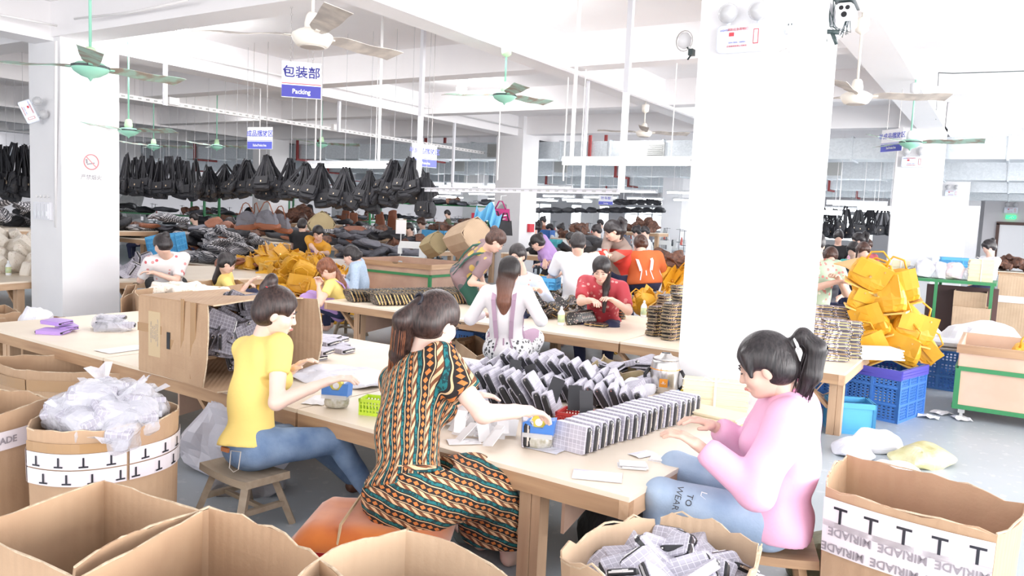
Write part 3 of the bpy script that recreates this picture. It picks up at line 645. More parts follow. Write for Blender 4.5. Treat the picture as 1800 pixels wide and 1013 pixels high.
# ================================================================ cartons
def carton(label, pts, z0, zr, m=CARD, rag=.004, bulge=.0, seed=1, n=10, th=.006, name='cardboard_box', group=None, tapes=(), letters=(), floor=True, curl=0.0):
    """open carton: pts = rim corners on plan (counter-clockwise), sides bowed outwards by bulge, torn rim"""
    c = Vector((sum(p[0] for p in pts)/len(pts), sum(p[1] for p in pts)/len(pts), 0)); t = thing(name, label, 'box', (c.x, c.y, z0), 0, group)
    rr = random.Random(seed); h = zr-z0; out = []; sides = []
    P4 = [Vector((p[0], p[1], 0))-c for p in pts]; M = len(P4)
    for i in range(M):
        a, b = P4[i], P4[(i+1) % M]; nr = Vector(((b-a).y, -(b-a).x, 0)).normalized(); row = []
        for k in range(n+1):
            u = k/n; row.append(a.lerp(b, u)+nr*bulge*4*u*(1-u))
        sides.append((row, nr))
    rims = {}
    for i, (row, nr) in enumerate(sides):
        def fn(u, v, row=row, nr=nr, i=i):
            k = u*n; k0 = min(int(k), n-1); p = row[k0].lerp(row[k0+1], k-k0); sh = .96+.04*v
            w = mn.noise(Vector((p.x*9+seed, p.y*9, 0)))
            z = h*v+(rag*3*w+rr.uniform(-rag, rag) if v > .99 else 0)
            q = p*sh+nr*(curl*v*v*v+.006*mn.noise(Vector((p.x*5, p.y*5+seed, z*6)))); return (q.x, q.y, z)
        mb = MB().grid(n, 6, fn, th); o = obj('side_panel', mb, [m], t)
        # raw torn edge along the rim
        e = MB(); 
        obj('torn_rim', MB().tube([Vector(fn(u, 1))-nr*th/2 for u in np.linspace(0, 1, n+1)], th*.62, 4), CEDGE, o)
    if floor: obj('box_floor', MB().prism([(p.x*.95, p.y*.95) for r, _ in sides for p in r[:-1]], 0, .008), m, t)
    for (side, zt, hh, mt, u0, u1) in tapes:
        row, nr = sides[side]
        def ft(u, v, row=row, nr=nr):
            u = u0+(u1-u0)*u; k = u*n; k0 = min(int(k), n-1); p = row[k0].lerp(row[k0+1], k-k0); z = zt+(v-.5)*hh; s = .96+.04*z/h
            q = p*s+nr*(curl*(z/h)**3+.010); return (q.x, q.y, z)
        obj('tape_band', MB().grid(12, 1, ft, .001), mt, t)
    for (side, u, z, s, size, mt, rz) in letters:
        row, nr = sides[side]; k = u*n; k0 = min(int(k), n-1); p = row[k0].lerp(row[k0+1], k-k0); sc = .96+.04*z/h; p = p*sc+nr*(curl*(z/h)**3+.0135)
        d = row[k0+1]-row[k0]; text(s, size, mt, t, (p.x, p.y, z), (PI/2, rz, math.atan2(d.y, d.x)), bold=.0006)
    return t
def quad_order(*p):
    c = (sum(a[0] for a in p)/4, sum(a[1] for a in p)/4); return sorted([(a[0], a[1]) for a in p], key=lambda a: math.atan2(a[1]-c[1], a[0]-c[0]))
carton('open cardboard box with sharp square corners at the lower left corner', quad_order((-2.49, 1.45), (-2.01, 1.48), (-1.87, 1.02), (-2.40, 1.0)), 0, .6, rag=.002, seed=3)
carton('bowed empty cardboard box at the bottom, second from the left, with torn rim', quad_order((-2.02, 1.51), (-1.94, 1.05), (-1.42, .95), (-1.36, 1.42)), 0, .6, rag=.005, bulge=.05, seed=5)
carton('bowed empty cardboard box at the bottom centre below the patterned dress', quad_order((-1.44, 1.76), (-1.46, 1.36), (-1.0, 1.25), (-.92, 1.62)), 0, .6, m=CARDL, rag=.003, bulge=.06, seed=8)
mir = []
for k in range(5): mir += [(0, .12+k*.2, .515, 'T', .085, INK, 0)]
for k in range(3): mir += [(0, .19+k*.33, .455, 'MIRIADE', .042, INKG, PI), (0, .15+k*.33, .395, 'MIRIADE', .042, INKG, PI)]
carton('large open cardboard box at lower right with T letters on its tape', [(-.49, 3.00), (.05, 2.90), (.13, 3.32), (-.5, 3.50)], 0, .6, rag=.006, bulge=.025, seed=11, tapes=((0, .52, .105, TAPEW, 0, 1.0), (0, .43, .12, TAPEW, 0, 1.0)), letters=mir)
tt = []
for k in range(4): tt += [(0, .12+k*.25, .475, 'T', .06, INK, PI), (0, .2+k*.25, .405, 'T', .06, INK, PI), (1, .14+k*.25, .475, 'T', .06, INK, PI), (1, .05+k*.25, .405, 'T', .06, INK, PI)]
ptsTT = [(-3.30, 1.60), (-3.02, 1.86), (-3.20, 2.22), (-3.52, 1.98)]
carton('tall oval cardboard box at left with white T-printed tape, full of bagged wallets', ptsTT, 0, .6, bulge=.07, seed=14, tapes=((0, .475, .065, TAPEW, 0, 1), (1, .475, .065, TAPEW, 0, 1), (0, .405, .065, TAPEW, 0, 1), (1, .405, .065, TAPEW, 0, 1), (3, .475, .065, TAPEW, 0, 1), (3, .405, .065, TAPEW, 0, 1), (0, .53, .04, TAPE, 0, 1)), letters=tt)
carton('cardboard box cut by the left edge, beside the tall oval taped box', [(-3.9, 1.40), (-3.50, 1.46), (-3.62, 1.86), (-3.98, 1.8)], 0, .62, bulge=.03, seed=15, tapes=((0, .5, .08, TAPEW, 0, 1), (1, .5, .08, TAPEW, 0, 1)), letters=[(1, .3, .5, 'MIRIADE', .04, INKG, 0)])
carton('ragged round cardboard box at bottom right, heaped with plaid wallets', [(-1.08, 2.10), (-.62, 1.98), (-.62, 2.58), (-.98, 2.62)], 0, .5, m=CARDL, rag=.014, bulge=.03, seed=17, curl=.02)
carton('bowed cardboard box with brown tape under the left end of the front table', [(-5.75, 2.55), (-5.15, 2.5), (-4.6, 2.98), (-5.35, 3.1)], 0, .43, bulge=.04, seed=19, tapes=((0, .34, .07, TAPE, 0, 1), (1, .34, .07, TAPE, 0, .6)))
q = P(0, 545, .4); carton('cardboard box at the left edge behind the table end, clear bag of purses in it', [(-8.2, 3.2), (-7.55, 3.0), (-7.5, 3.6), (-8.1, 3.75)], 0, .46, seed=21)
carton('cardboard box against the left pillar, grey plastic bundle in it', [(-7.5, 3.25), (-6.95, 3.35), (-7.05, 3.9), (-7.55, 3.8)], 0, .42, seed=22)
carton('cardboard box behind the table, just right of the left pillar', quad_order(*[P(*a, .58)[:2] for a in ((213, 525), (233, 515), (240, 500), (222, 502))]), 0, .58, seed=23)
carton('wide cardboard box full of cream printed purses behind the big brown box', quad_order(*[P(*a, .62)[:2] for a in ((246, 522), (432, 499), (405, 490), (238, 510))]), 0, .62, seed=24, bulge=.02)
carton('tall cardboard box left of the green-framed wooden bin', quad_order(*[P(*a, .62)[:2] for a in ((632, 455), (662, 452), (655, 445), (628, 448))]), 0, .62, seed=25, n=4)
carton('open low cardboard box on the front table beside the steel jug', quad_order(*[P(*a, .56)[:2] for a in ((1035, 652), (1155, 668), (1130, 650), (1060, 636))]), T+.001, .58, seed=26, m=CARDY, rag=.012, n=8)
carton('cardboard box on the floor under the second table', quad_order(*[P(*a, .25)[:2] for a in ((800, 597), (838, 628), (880, 610), (835, 590))]), 0, .25, seed=27, n=5)
# big box lying on its side on the table, mouth to the right
t = thing('cardboard_box', 'big cardboard box lying on its side on the table, spilling plaid wallets', 'box', (-4.42, 2.80, T+.002), -.02)
Lb, Wb, Hb = .84, .60, .455
def bf(u, v, off=0):
    """v round the box, u along it; walls bow out near the mouth"""
    b = .05*u*u; per = [(-.0-b, 0-b*.2), (-.0-b, Hb/2), (-.0-b*.2, Hb+b*.3), (Wb/2, Hb+b), (Wb+b, Hb+b*.3), (Wb+b, Hb/2), (Wb+b*.4, 0), (Wb/2, 0)]
    k = v*8; i = int(k) % 8; a = Vector(per[i]); c = Vector(per[(i+1) % 8]); p = a.lerp(c, k-int(k)); return (u*Lb, p.x+.004*mn.noise(Vector((u*5, v*20, 0))), max(0, p.y+.005*mn.noise(Vector((u*6, v*17, 3)))))
for nm, v0, v1, u1 in (('front_panel', 0, .25, .80), ('top_panel', .25, .5, .86), ('back_panel', .5, .78, 1.0), ('bottom_panel', .78, 1.0, .98)):
    o = obj(nm, MB().grid(10, 6, lambda u, v: bf(u*u1+.05*math.sin(v*PI)*u, v0+(v1-v0)*v), -.006), CARD, t)
    obj('torn_rim', MB().tube([bf(u1+.05*math.sin(v*PI), v0+(v1-v0)*v) for v in np.linspace(0, 1, 9)], .005, 4), CEDGE, o)
obj('end_panel', MB().box((.004, Wb/2, Hb/2), (.008, Wb, Hb)), CARD, t)
lb = obj('paper_label', MB().box((.17, -.009, .24), (.12, .004, .27)), mat('kraft_label', (.58, .44, .27), .7), t)
for k, s in enumerate(('ART STYLE C IO MICHAELI', 'COL. ACCESSORI', 'N.B. NO 4DB', 'CB. NO AED', 'MEAS  34X28X36 CM')): text(s, .014, INKG, lb, (.205-k*.017, -.0115, .25), (PI/2, PI/2, 0), extrude=.0003)
obj('hand_hole', MB().box((.32, -.016, .22), (.03, .004, .1)), BLK, t); obj('tape_strip', MB().box((.12, -.0085, .27), (.25, .003, .05)).box((.37, -.0135, .2), (.09, .003, .06)).box((.46, -.019, .33), (.03, .003, .3)).box((.57, -.026, .25), (.05, .003, .44)), TAPE, t)
# ================================================================ crates
def crate(p, rz, w, d, h, m, label, tiers=3, bays=(4, 3), holes=6, band=None, group=None, rot=None, cat='crate'):
    t = thing('plastic_crate', label, cat, p, rz, group, rot)
    def side(L, nb, T_):
        fr = MB(); fr.box((0, 0, .012), (L, .02, .024), T_).box((0, 0, h-.02), (L, .025, .04), T_)
        for i in range(nb+1): fr.box((-L/2+L*i/nb*.999, 0, h/2), (.022, .022, h), T_)
        for k in range(1, tiers): fr.box((0, 0, h*k/tiers), (L, .02, .016), T_)
        la = MB()
        if holes:
            nx = nb*holes; nz = tiers*holes
            for i in range(nx): la.box((-L/2+L*(i+.5)/nx, 0, h/2), (L/nx*.45, .006, h), T_)
            for k in range(nz): la.box((0, 0, h*(k+.5)/nz), (L, .006, h/nz*.45), T_)
        else: la.box((0, 0, h/2), (L, .006, h), T_)
        o = obj('side_frame', fr, m, t); l = obj('lattice', la, m, o)
        if holes: l['kind'] = 'stuff'
    side(w, bays[0], Matrix.Translation((0, -d/2, 0))); side(w, bays[0], Matrix.Translation((0, d/2, 0)))
    side(d, bays[1], Matrix.Translation((w/2, 0, 0))@Matrix.Rotation(PI/2, 4, 'Z')); side(d, bays[1], Matrix.Translation((-w/2, 0, 0))@Matrix.Rotation(PI/2, 4, 'Z'))
    obj('crate_floor', MB().box((0, 0, .006), (w, d, .01)), m, t)
    if band:
        b = MB(); hb = .075
        for k, (a, c) in enumerate((((-w/2, -d/2), (w/2, -d/2)), ((w/2, -d/2), (w/2, d/2)), ((w/2, d/2), (-w/2, d/2)), ((-w/2, d/2), (-w/2, -d/2)))):
            for q in range(3): b.bar((a[0]*1.03, a[1]*1.03, h-.012-q*.022), (c[0]*1.03, c[1]*1.03, h-.014-q*.026), .012, .028)
        obj('cloth_band', b, band, t)
    return t
c0 = (P(1600, 748, 0)+P(1440, 712, 0))/2
crate((-.99, 7.32, 0), -.25, .86, .56, .43, BLU, 'big blue lattice crate with violet band, heaped with mustard bags', band=BLUB)
crate((-.55, 9.0, 0), -.1, .5, .4, .42, BLU, 'blue lattice crate behind, under stacked board, left of the wooden trolley', holes=5, bays=(3, 3))
crate(D(955, 489, 9.0)+Vector((0, 0, -.12)), .3, .34, .26, .13, BLUL, 'shallow blue crate on the white table left of the man in white', holes=4, tiers=2)
crate((-5.1, 7.0, 0), .1, .7, .5, .28, BLU, 'blue crate on the floor under the second table', tiers=2, holes=5)
crate(D(296, 412, 13.2)+Vector((0, 0, -.3)), .5, .5, .34, .3, BLUL, 'light blue crate tilted on the goods, behind the white floral blouse', holes=4, rot=(.1, -.15, .5))
crate(D(1690, 478, 12.6)+Vector((0, 0, -.12)), .1, .62, .4, .34, BLUL, 'light blue crate standing on the green-framed shelf', holes=5, tiers=3)
crate((.1, 15.2, 0), .1, .9, .5, .5, BLUL, 'blue slatted crate on the floor behind the shelf at the right edge', holes=3)
crate((-.93, 6.45, 0), .4, .3, .24, .24, BLUL, 'small light blue bin behind the woman in pink', holes=0, tiers=1, bays=(1, 1))
crate(D(500, 437, 26)+Vector((0, 0, -.3)), .2, .5, .34, .3, BLUL, 'far light blue crate left of the black t-shirt man', holes=0)
crate(D(1085, 403, 22)+Vector((0, 0, -.25)), .2, .6, .4, .25, BLU, 'far blue crate among the sewing workers, behind the purple coat', holes=0)
crate(D(965, 416, 15)+Vector((0, 0, -.25)), .2, .42, .34, .2, mat('crate_teal', (.05, .35, .42), .4), 'teal crate behind the woman in the purple coat', holes=0)
crate(D(770, 413, 17)+Vector((0, 0, -.25)), .1, .55, .4, .35, BLUL, 'far blue crate heaped with brown straps, left of the upturned box', holes=0)
crate(D(955, 402, 20)+Vector((0, 0, -.25)), .1, .5, .3, .22, BLU, 'far blue crate above the teal one', holes=0)
# ================================================================ wooden bins on castors
def bin_(p, w, d, h, label, rz=0, castor=True):
    t = thing('wooden_bin', label, 'bin', p, rz); b = .085 if castor else 0
    for nm, c, s in (('front_panel', (0, -d/2, (h+b)/2), (w, .014, h-b)), ('back_panel', (0, d/2, (h+b)/2), (w, .014, h-b)), ('side_panel', (-w/2, 0, (h+b)/2), (.014, d, h-b)), ('side_panel', (w/2, 0, (h+b)/2), (.014, d, h-b))):
        obj(nm, MB().box(c, s), PLYR if not castor else PLYP, t)
    for c, s in (((0, -d/2-.012, h-.035), (w+.05, .02, .07)), ((0, d/2+.012, h-.035), (w+.05, .02, .07))): obj('rim_board', MB().box(c, s), PINE, t)
    for c, s in (((-w/2-.012, 0, h-.035), (.02, d+.0, .07)), ((w/2+.012, 0, h-.035), (.02, d, .07))): obj('rim_board', MB().box(c, s), PINEY, t)
    obj('bin_floor', MB().box((0, 0, b+.01), (w, d, .015)), PLYR, t)
    fr = MB(); zt = h-.2 if castor else h-.16
    for sx in (-1, 1):
        for sy in (-1, 1): fr.box((sx*w/2, sy*(d/2+.006), (zt+b)/2), (.04, .04, zt-b))
    for z in (zt, b+.02):
        for sy in (-1, 1): fr.box((0, sy*(d/2+.008), z), (w, .035, .035))
        for sx in (-1, 1): fr.box((sx*(w/2+.008), 0, z), (.035, d, .035))
    obj('steel_frame', fr, GREENP, t)
    if castor:
        for sx in (-1, 1):
            for sy in (-1, 1): o = obj('castor', MB().box((sx*(w/2-.05), sy*(d/2-.03), b-.02), (.05, .05, .03)).tube([(sx*(w/2-.05)-.012, sy*(d/2-.03), .032), (sx*(w/2-.05)+.012, sy*(d/2-.03), .032)], .032, 12), STEEL, t)
    return t
PLYP = mat('plywood_pale', (.70, .50, .38), .55, noise=(3, (.62, .42, .31)))
bin_((.53, 8.0, 0), 1.6, .95, .63, 'pale plywood bin on castors with green steel frame, at the right edge')
a = D(757, 466, 10.9); b = D(663, 452, 12.3); b2 = D(800, 458, 11.8)
e = (Vector((b.x, b.y, 0))-Vector((a.x, a.y, 0))); wl = e.length
f_ = Vector((b2.x, b2.y, 0))-Vector((a.x, a.y, 0))
t = bin_((a.x-.75, a.y+.55, 0), 1.5, 1.1, a.z, 'large reddish plywood bin with green frame behind the rows of black purses', castor=False)
# ================================================================ stools
def stool(p, rz, label, h=.27, w=.34, d=.2, m=OLDW):
    t = thing('wooden_stool', label, 'stool', p, rz)
    s = MB().grid(8, 2, lambda u, v: ((u-.5)*w, (v-.5)*d, h-.012+.012*(2*u-1)**2), .035); obj('seat', s, m, t)
    for sx in (-1, 1):
        for sy in (-1, 1): obj('leg', MB().bar((sx*w*.34, sy*d*.3, h-.03), (sx*w*.47, sy*d*.62, 0), .036, .03), m, t)
    for sx in (-1, 1): obj('rung', MB().bar((sx*w*.42, -d*.5, h*.4), (sx*w*.42, d*.5, h*.4), .025), m, t)
    obj('rung', MB().bar((-w*.42, 0, h*.4), (w*.42, 0, h*.4), .02), m, t)
    obj('hand_slot', MB().box((0, -.01, h+.0), (.06, .012, .004)), BLK, t)
    return t
stool((-3.04, 2.47, 0), -.12, 'grey worn wooden stool under the woman in the yellow t-shirt', .27, .40, .24)
stool((-.74, 3.12, 0), .3, 'pale wooden stool under the woman in the pink sweatshirt', .30, .42, .28, PINE)
q = P(672, 610, 0); stool((-4.75, 6.5, 0), .2, 'small wooden stool in front of the blue crate under the second table', .24, .3, .2, PINE)
stool((-6.6, 6.9, 0), .2, 'wooden stool under the bent woman in yellow', .25, .32, .2)
stool((-3.45, 5.55, 0), .1, 'wooden stool under the woman in the white blouse', .3, .34, .22)
# red plastic step stool with orange velvet cloth
t = thing('padded_stool', 'red plastic stool under an orange velvet cushion tied with a band', 'stool', (-2.07, 2.34, 0), .5)
RP = mat('red_plastic', (.62, .015, .02), .35); OV = mat('orange_velvet', (.62, .17, .02), .9, noise=(6, (.50, .11, .01)), sheen=.6)
b = MB().box((0, 0, .12), (.50, .34, .24), taper=.92); obj('stool_body', b, RP, t)
obj('rim', MB().box((0, 0, .225), (.50, .345, .03)), RP, t)
obj('cushion', soft(.54, .38, .07, 3, .012, 6, .95), mat('grey_floral_cushion', (.5, .48, .47), .9, noise=(30, (.3, .25, .26))), t, True, (0, 0, .24))
obj('velvet_cloth', MB().grid(14, 10, lambda u, v: ((u-.5)*.62, (v-.5)*.46, .318-(.09*max(0, abs(2*u-1)-.78)*4 + .10*max(0, abs(2*v-1)-.75)*3)+.006*mn.noise(Vector((u*6, v*6, 0)))), .006), OV, t, True)
obj('tie_band', MB().tube([(-.1, -.24, .02), (-.1, -.235, .22), (-.1, -.17, .33), (-.1, .17, .335), (-.1, .2, .2)], .006, 4).tube([(.16, -.24, .02), (.16, -.235, .22), (.16, -.17, .33), (.16, .17, .335)], .006, 4), mat('tan_band', (.5, .35, .2), .6), t)
# shelf frame at right
t = thing('metal_shelf', 'green-framed metal shelf table piled with plastic bags, right of the mustard heap', 'shelf', (0, 0, 0))
a = D(1552, 484, 11.2); b = D(1745, 498, 10.8); zt = (a.z+b.z)/2; y0 = (a.y+b.y)/2
obj('shelf_top', MB().box(((a.x+b.x)/2, y0+.4, zt-.02), (b.x-a.x+.1, .85, .04)), GREENP, t)
for x in (a.x+.03, (a.x+b.x)/2, b.x): obj('leg', MB().box((x, y0, zt/2), (.04, .04, zt)), GREENP, t); obj('leg', MB().box((x, y0+.8, zt/2), (.04, .04, zt)), GREENP, t)
SHELF = (a.x, b.x, y0, zt)
# ================================================================ goods
ORD = ('first', 'second', 'third', 'fourth', 'fifth', 'sixth', 'seventh', 'eighth', 'ninth', 'tenth', 'eleventh', 'twelfth', 'thirteenth', 'fourteenth', 'fifteenth', 'sixteenth', 'seventeenth', 'last')
TANP = mat('tan_piping', (.30, .23, .14), .4, noise=(60, (.10, .075, .05)))
def wallet_proto(m, name='wallet', w=.19, h=.1, d=.03, trim=BLK, zipm=SILV, label='', group='', cat='wallet', pull=True, cov=.30):
    t = thing(name, label, cat, (0, 0, -9), 0, group)
    for s in (-1, 1): obj('cover', rbox(w-(.016 if cov < .4 else 0), d*cov, h, .014 if cov < .4 else .04, 2, .002), m, t, loc=(0, s*(d/2-d*cov/2), 0))
    obj('gusset', rbox(w, d-.012, h-.008, .016, 2), trim, t)
    if cov < .4: obj('spine', MB().box((0, 0, h/2-.002), (w-.03, d*.9, .006), taper=.96), m, t)
    z = MB(); z.box((w/2+.0005, 0, 0), (.004, .006, h-.03)).box((-w/2+.004, 0, 0), (.004, .005, h-.02)).box((0, 0, h/2-.0035), (w-.03, .005, .004)); obj('zip', z, zipm, t)
    if pull: obj('zip_pull', MB().box((w/2+.002, .002, .012), (.004, .007, .035)).box((w/2+.003, .004, -.014), (.003, .005, .02)), zipm, t)
    return Once(t)
GW = 'grey plaid zip wallets in the front row'; 
WR = wallet_proto(PLAIDL, h=.125, d=.05, label='grey plaid zip wallet standing in the neat front row on the table', group=GW)
n = 18
for k in range(n):
    y = 3.02+k*.061; x = -1.63+.008*math.sin(k)+k*.011
    if k == 0: WR((-1.80, 3.05, T+.063), (0, 0, -1.0), 'first plaid wallet, turned askew at the near end of the neat row', GW)
    else: WR((x+.03, y, T+.063), (-.10+.02*math.sin(k*3), 0, -.12+.03*math.sin(k*2.3)), 'grey plaid zip wallet standing %s from the near end of the neat row' % ORD[k])
GP = 'grey plaid wallets heaped on the front table'
WP = wallet_proto(PLAIDL, w=.21, h=.125, d=.046, label='grey plaid zip wallet leaning in the heaped rows on the table', group=GP)
rr = random.Random(5)
for (y, x0, x1, z, tl) in ((3.60, -3.05, -1.95, .06, .55), (3.60, -2.75, -2.1, .125, .75), (3.83, -2.95, -2.35, .06, .7), (3.95, -2.55, -1.6, .06, .6), (4.12, -2.75, -1.8, .06, .6), (4.12, -2.6, -2.0, .135, .8), (4.33, -2.5, -1.9, .07, .7), (3.3, -2.75, -2.25, .05, .4)):
    x = x0
    while x < x1:
        WP((x, y+rr.uniform(-.02, .02), T+z+rr.uniform(-.004, .01)), (PI/2*0+rr.uniform(-.08, .08), 0, 0) if 0 else Euler((-tl*.8+rr.uniform(-.12, .12), 0, PI/2+.35+rr.uniform(-.12, .12)), 'XYZ'))
        x += .064+rr.uniform(0, .014)
GS = 'plaid wallets scattered flat around the heap'
WS = wallet_proto(PLAIDL, w=.21, h=.12, d=.036, label='plaid wallet tumbled flat at the edge of the heap', group=GS)
for k in range(26):
    p = P(rr.uniform(960, 1150), rr.uniform(640, 700), T+.03); 
    WS((p.x, p.y, T+.02+rr.uniform(0, .08)), (PI/2+rr.uniform(-.5, .5), rr.uniform(-.4, .4), rr.uniform(0, 6)))
for k in range(9):
    p = P(rr.uniform(545, 600), rr.uniform(600, 632), T); WS((p.x, p.y, T+.017+rr.uniform(0, .05)), (PI/2+rr.uniform(-.1, .1), 0, rr.uniform(-.5, .5)), 'plaid wallet in the loose stack right of the woman in yellow', 'plaid wallets stacked right of the yellow t-shirt')
# spill in the big box
WB = wallet_proto(PLAID, label='dark plaid wallet packed in the mouth of the big box on its side', group='plaid wallets in the big box')
for k in range(34):
    ly = rr.uniform(.06, .6); lz = rr.uniform(.02, .40); lx = .52+rr.uniform(-.1, .16)-.18*lz
    WB((-4.42+lx, 2.80+ly, T+.06+lz), (rr.uniform(-.5, .5)+(PI/2 if k % 3 == 0 else 0), rr.uniform(-.6, .6), rr.uniform(.6, 2.4)))
# wallets heaped in the ragged carton at bottom right
WC = wallet_proto(PLAIDL, 'wallet', .2, .11, .035, label='plaid wallet lying in the ragged box at the bottom right', group='plaid wallets in the ragged box')
for k in range(52):
    u = rr.uniform(-.19, .19); v = rr.uniform(-.26, .26)
    WC((-.82+u, 2.31+v, .36+.09*(1-(u/.2)**2)*(1-(v/.3)**2)+rr.uniform(0, .035)), (PI/2+rr.uniform(-.7, .7), rr.uniform(-.7, .7), rr.uniform(0, 6.2)))
# swing tags / label cards
CARDS = Once(tag(obj('swing_tag', MB().box((0, 0, 0), (.055, .0022, .12)), WHT), 'white printed swing tag leaning against the plaid wallets', 'tag', 'white swing tags in front of the wallet heap'))
for k in range(70):
    p = Vector((-2.72+.012*k+rr.uniform(-.03, .03), 3.02+rr.uniform(0, .34)-.002*k, 0)); 
    CARDS((p.x, p.y, T+.045+rr.uniform(-.02, .02)), (-.9+rr.uniform(-.5, .4), rr.uniform(-.2, .2), .3+rr.uniform(-.7, .7)))
BT = Once(tag(obj('swing_tag', MB().box((0, 0, 0), (.07, .003, .13)), mat('black_card', (.025, .025, .03), .5)), 'black hang tag standing on the plaid wallet heap', 'tag', 'black hang tags on the heap'))
for (x, y) in ((935, 650), (975, 675), (1010, 690), (905, 640), (1030, 700)):
    p = P(x, y+20, T+.1); BT((p.x, p.y, T+.13 if y != 765 else T+.06), (-.3+rr.uniform(-.3, .3), rr.uniform(-.4, .4), rr.uniform(0, 1)))
# paper stacks
def stack(p, rz, w, d, n, th, m, label, name='paper_stack', jit=.006, tie=None, group=None, cat='paper', sheet='sheet'):
    t = thing(name, label, cat, p, rz, group); me = None
    for k in range(n):
        if me is None: me = MB().box((0, 0, 0), (w, d, th*.93)).mesh(sheet, m)
        obj(sheet, me, None, t, loc=(rr.uniform(-jit, jit), rr.uniform(-jit, jit), th*(k+.5)), rot=(0, 0, rr.uniform(-.06, .06)))
    if tie: obj('tie', MB().box((0, 0, n*th+.001), (.012, d+.02, .002)).box((0, 0, n*th+.002), (w+.02, .012, .002)).box((0, -d/2-.01, n*th/2), (.012, .002, n*th)).tube([(0, 0, n*th), (.05, .03, n*th+.03), (.07, 0, n*th+.01), (0, 0, n*th), (-.06, -.03, n*th+.03), (-.08, 0, n*th)], .004, 4), tie, t)
    return t
BAND = mat('white_tape_tie', (.85, .83, .84), .6)
stack((-1.36, 4.42, T), .3, .36, .24, 15, .009, PALEP, 'tied bundle of cream paper sheets on the table by the big pillar', tie=BAND)
stack((-1.24, 4.05, T), -.15, .32, .2, 6, .009, PALEP, 'lower bundle of cream paper sheets at the table end', jit=.015)
p = P(1165, 795, T); stack((-1.27, 3.05, T), .5, .11, .07, 6, .003, WHT, 'small pile of white cards at the table corner near the woman in pink', jit=.01)
p = P(1200, 780, T); stack((-1.2, 3.22, T), .2, .11, .06, 4, .003, WHT, 'second small pile of white cards under the hands of the woman in pink')
p = P(100, 582, T)
PW = wallet_proto(PUR, w=.22, h=.13, d=.03, label='glossy lilac purse', group=None, zipm=PUR)
for k, (dx, dy, dz, r, l) in enumerate(((0, 0, .07, .2, 'largest glossy lilac purse on top of the small pile at the left of the table'), (.03, .06, .03, -.3, 'lilac purse under the top one, left side of the pile'), (.10, -.08, .018, .5, 'small lilac purse lying nearest the camera in the pile'))):
    o = PW((p.x+dx, p.y+dy, T+dz), (PI/2+.06, 0, r), l, 'lilac purses on the front table'); 
# tape dispensers
def dispenser(p, rz, label, base=True):
    t = thing('tape_dispenser', label, 'tape dispenser', p, rz); z0 = .07 if base else 0
    if base: obj('weight_block', soft(.13, .08, .075, 4, .006, 4, .95), mat('gravel_wrapped', (.35, .33, .24), .25, noise=(40, (.55, .54, .5)), coat=.6), t, True); obj('film_wrap', MB().box((0, 0, .066), (.136, .086, .02)), CLR, t)
    pr = [(-.07, 0), (.07, 0), (.075, .07), (.045, .065), (.02, .03), (-.02, .03), (-.045, .06), (-.07, .05)]
    obj('dispenser_body', MB().prism(pr, -.035, .035, Matrix.Translation((0, 0, z0))@Matrix.Rotation(PI/2, 4, 'X')), BLU if not 0 else BLU, t)
    r = [(.034*math.cos(a), .034*math.sin(a)) for a in np.linspace(0, 2*PI, 21)[:-1]]
    o = obj('tape_roll', MB().prism(r, -.014, .014, Matrix.Translation((0, 0, z0+.052))@Matrix.Rotation(PI/2, 4, 'X')), mat('yellow_tape', (.75, .62, .10), .2), t)
    obj('roll_core', MB().prism([(x*.5, y*.5) for x, y in r], -.016, .016, Matrix.Translation((0, 0, z0+.052))@Matrix.Rotation(PI/2, 4, 'X')), WHT, o)
    return t
dispenser((-1.72, 3.02, T), .35, 'blue tape dispenser on a gravel-filled block at the near end of the wallet row')
dispenser((-2.89, 2.93, T), .4, 'blue tape dispenser on a block beside the yellow-green basket')
dispenser((-1.52, 4.38, T), .2, 'blue tape dispenser behind the wallet row, by the cream bundles', False)
def basket(p, rz, w, d, h, m, label):
    t = thing('plastic_basket', label, 'basket', p, rz); f = MB()
    for T_, L in ((Matrix.Translation((0, -d/2, 0)), w), (Matrix.Translation((0, d/2, 0)), w), (Matrix.Translation((w/2, 0, 0))@Matrix.Rotation(PI/2, 4, 'Z'), d), (Matrix.Translation((-w/2, 0, 0))@Matrix.Rotation(PI/2, 4, 'Z'), d)):
        f.box((0, 0, .008), (L, .006, .016), T_).box((0, 0, h-.008), (L+.01, .01, .016), T_); k = int(L/.016)
        for i in range(k+1): f.box((-L/2+i*L/k, 0, h/2), (.008, .005, h), T_)
        for z in (.35, .65): f.box((0, 0, h*z), (L, .004, .007), T_)
    obj('basket_wall', f, m, t); obj('basket_floor', MB().box((0, 0, .004), (w, d, .006)), m, t); return t
basket((-2.66, 2.98, T), .35, .14, .10, .085, mat('lime_plastic', (.52, .72, .04), .35), 'small yellow-green plastic basket beside the patterned dress')
basket((-1.74, 3.50, T), .15, .24, .14, .07, mat('red_basket', (.62, .05, .05), .35), 'red plastic basket behind the blue tape dispenser')
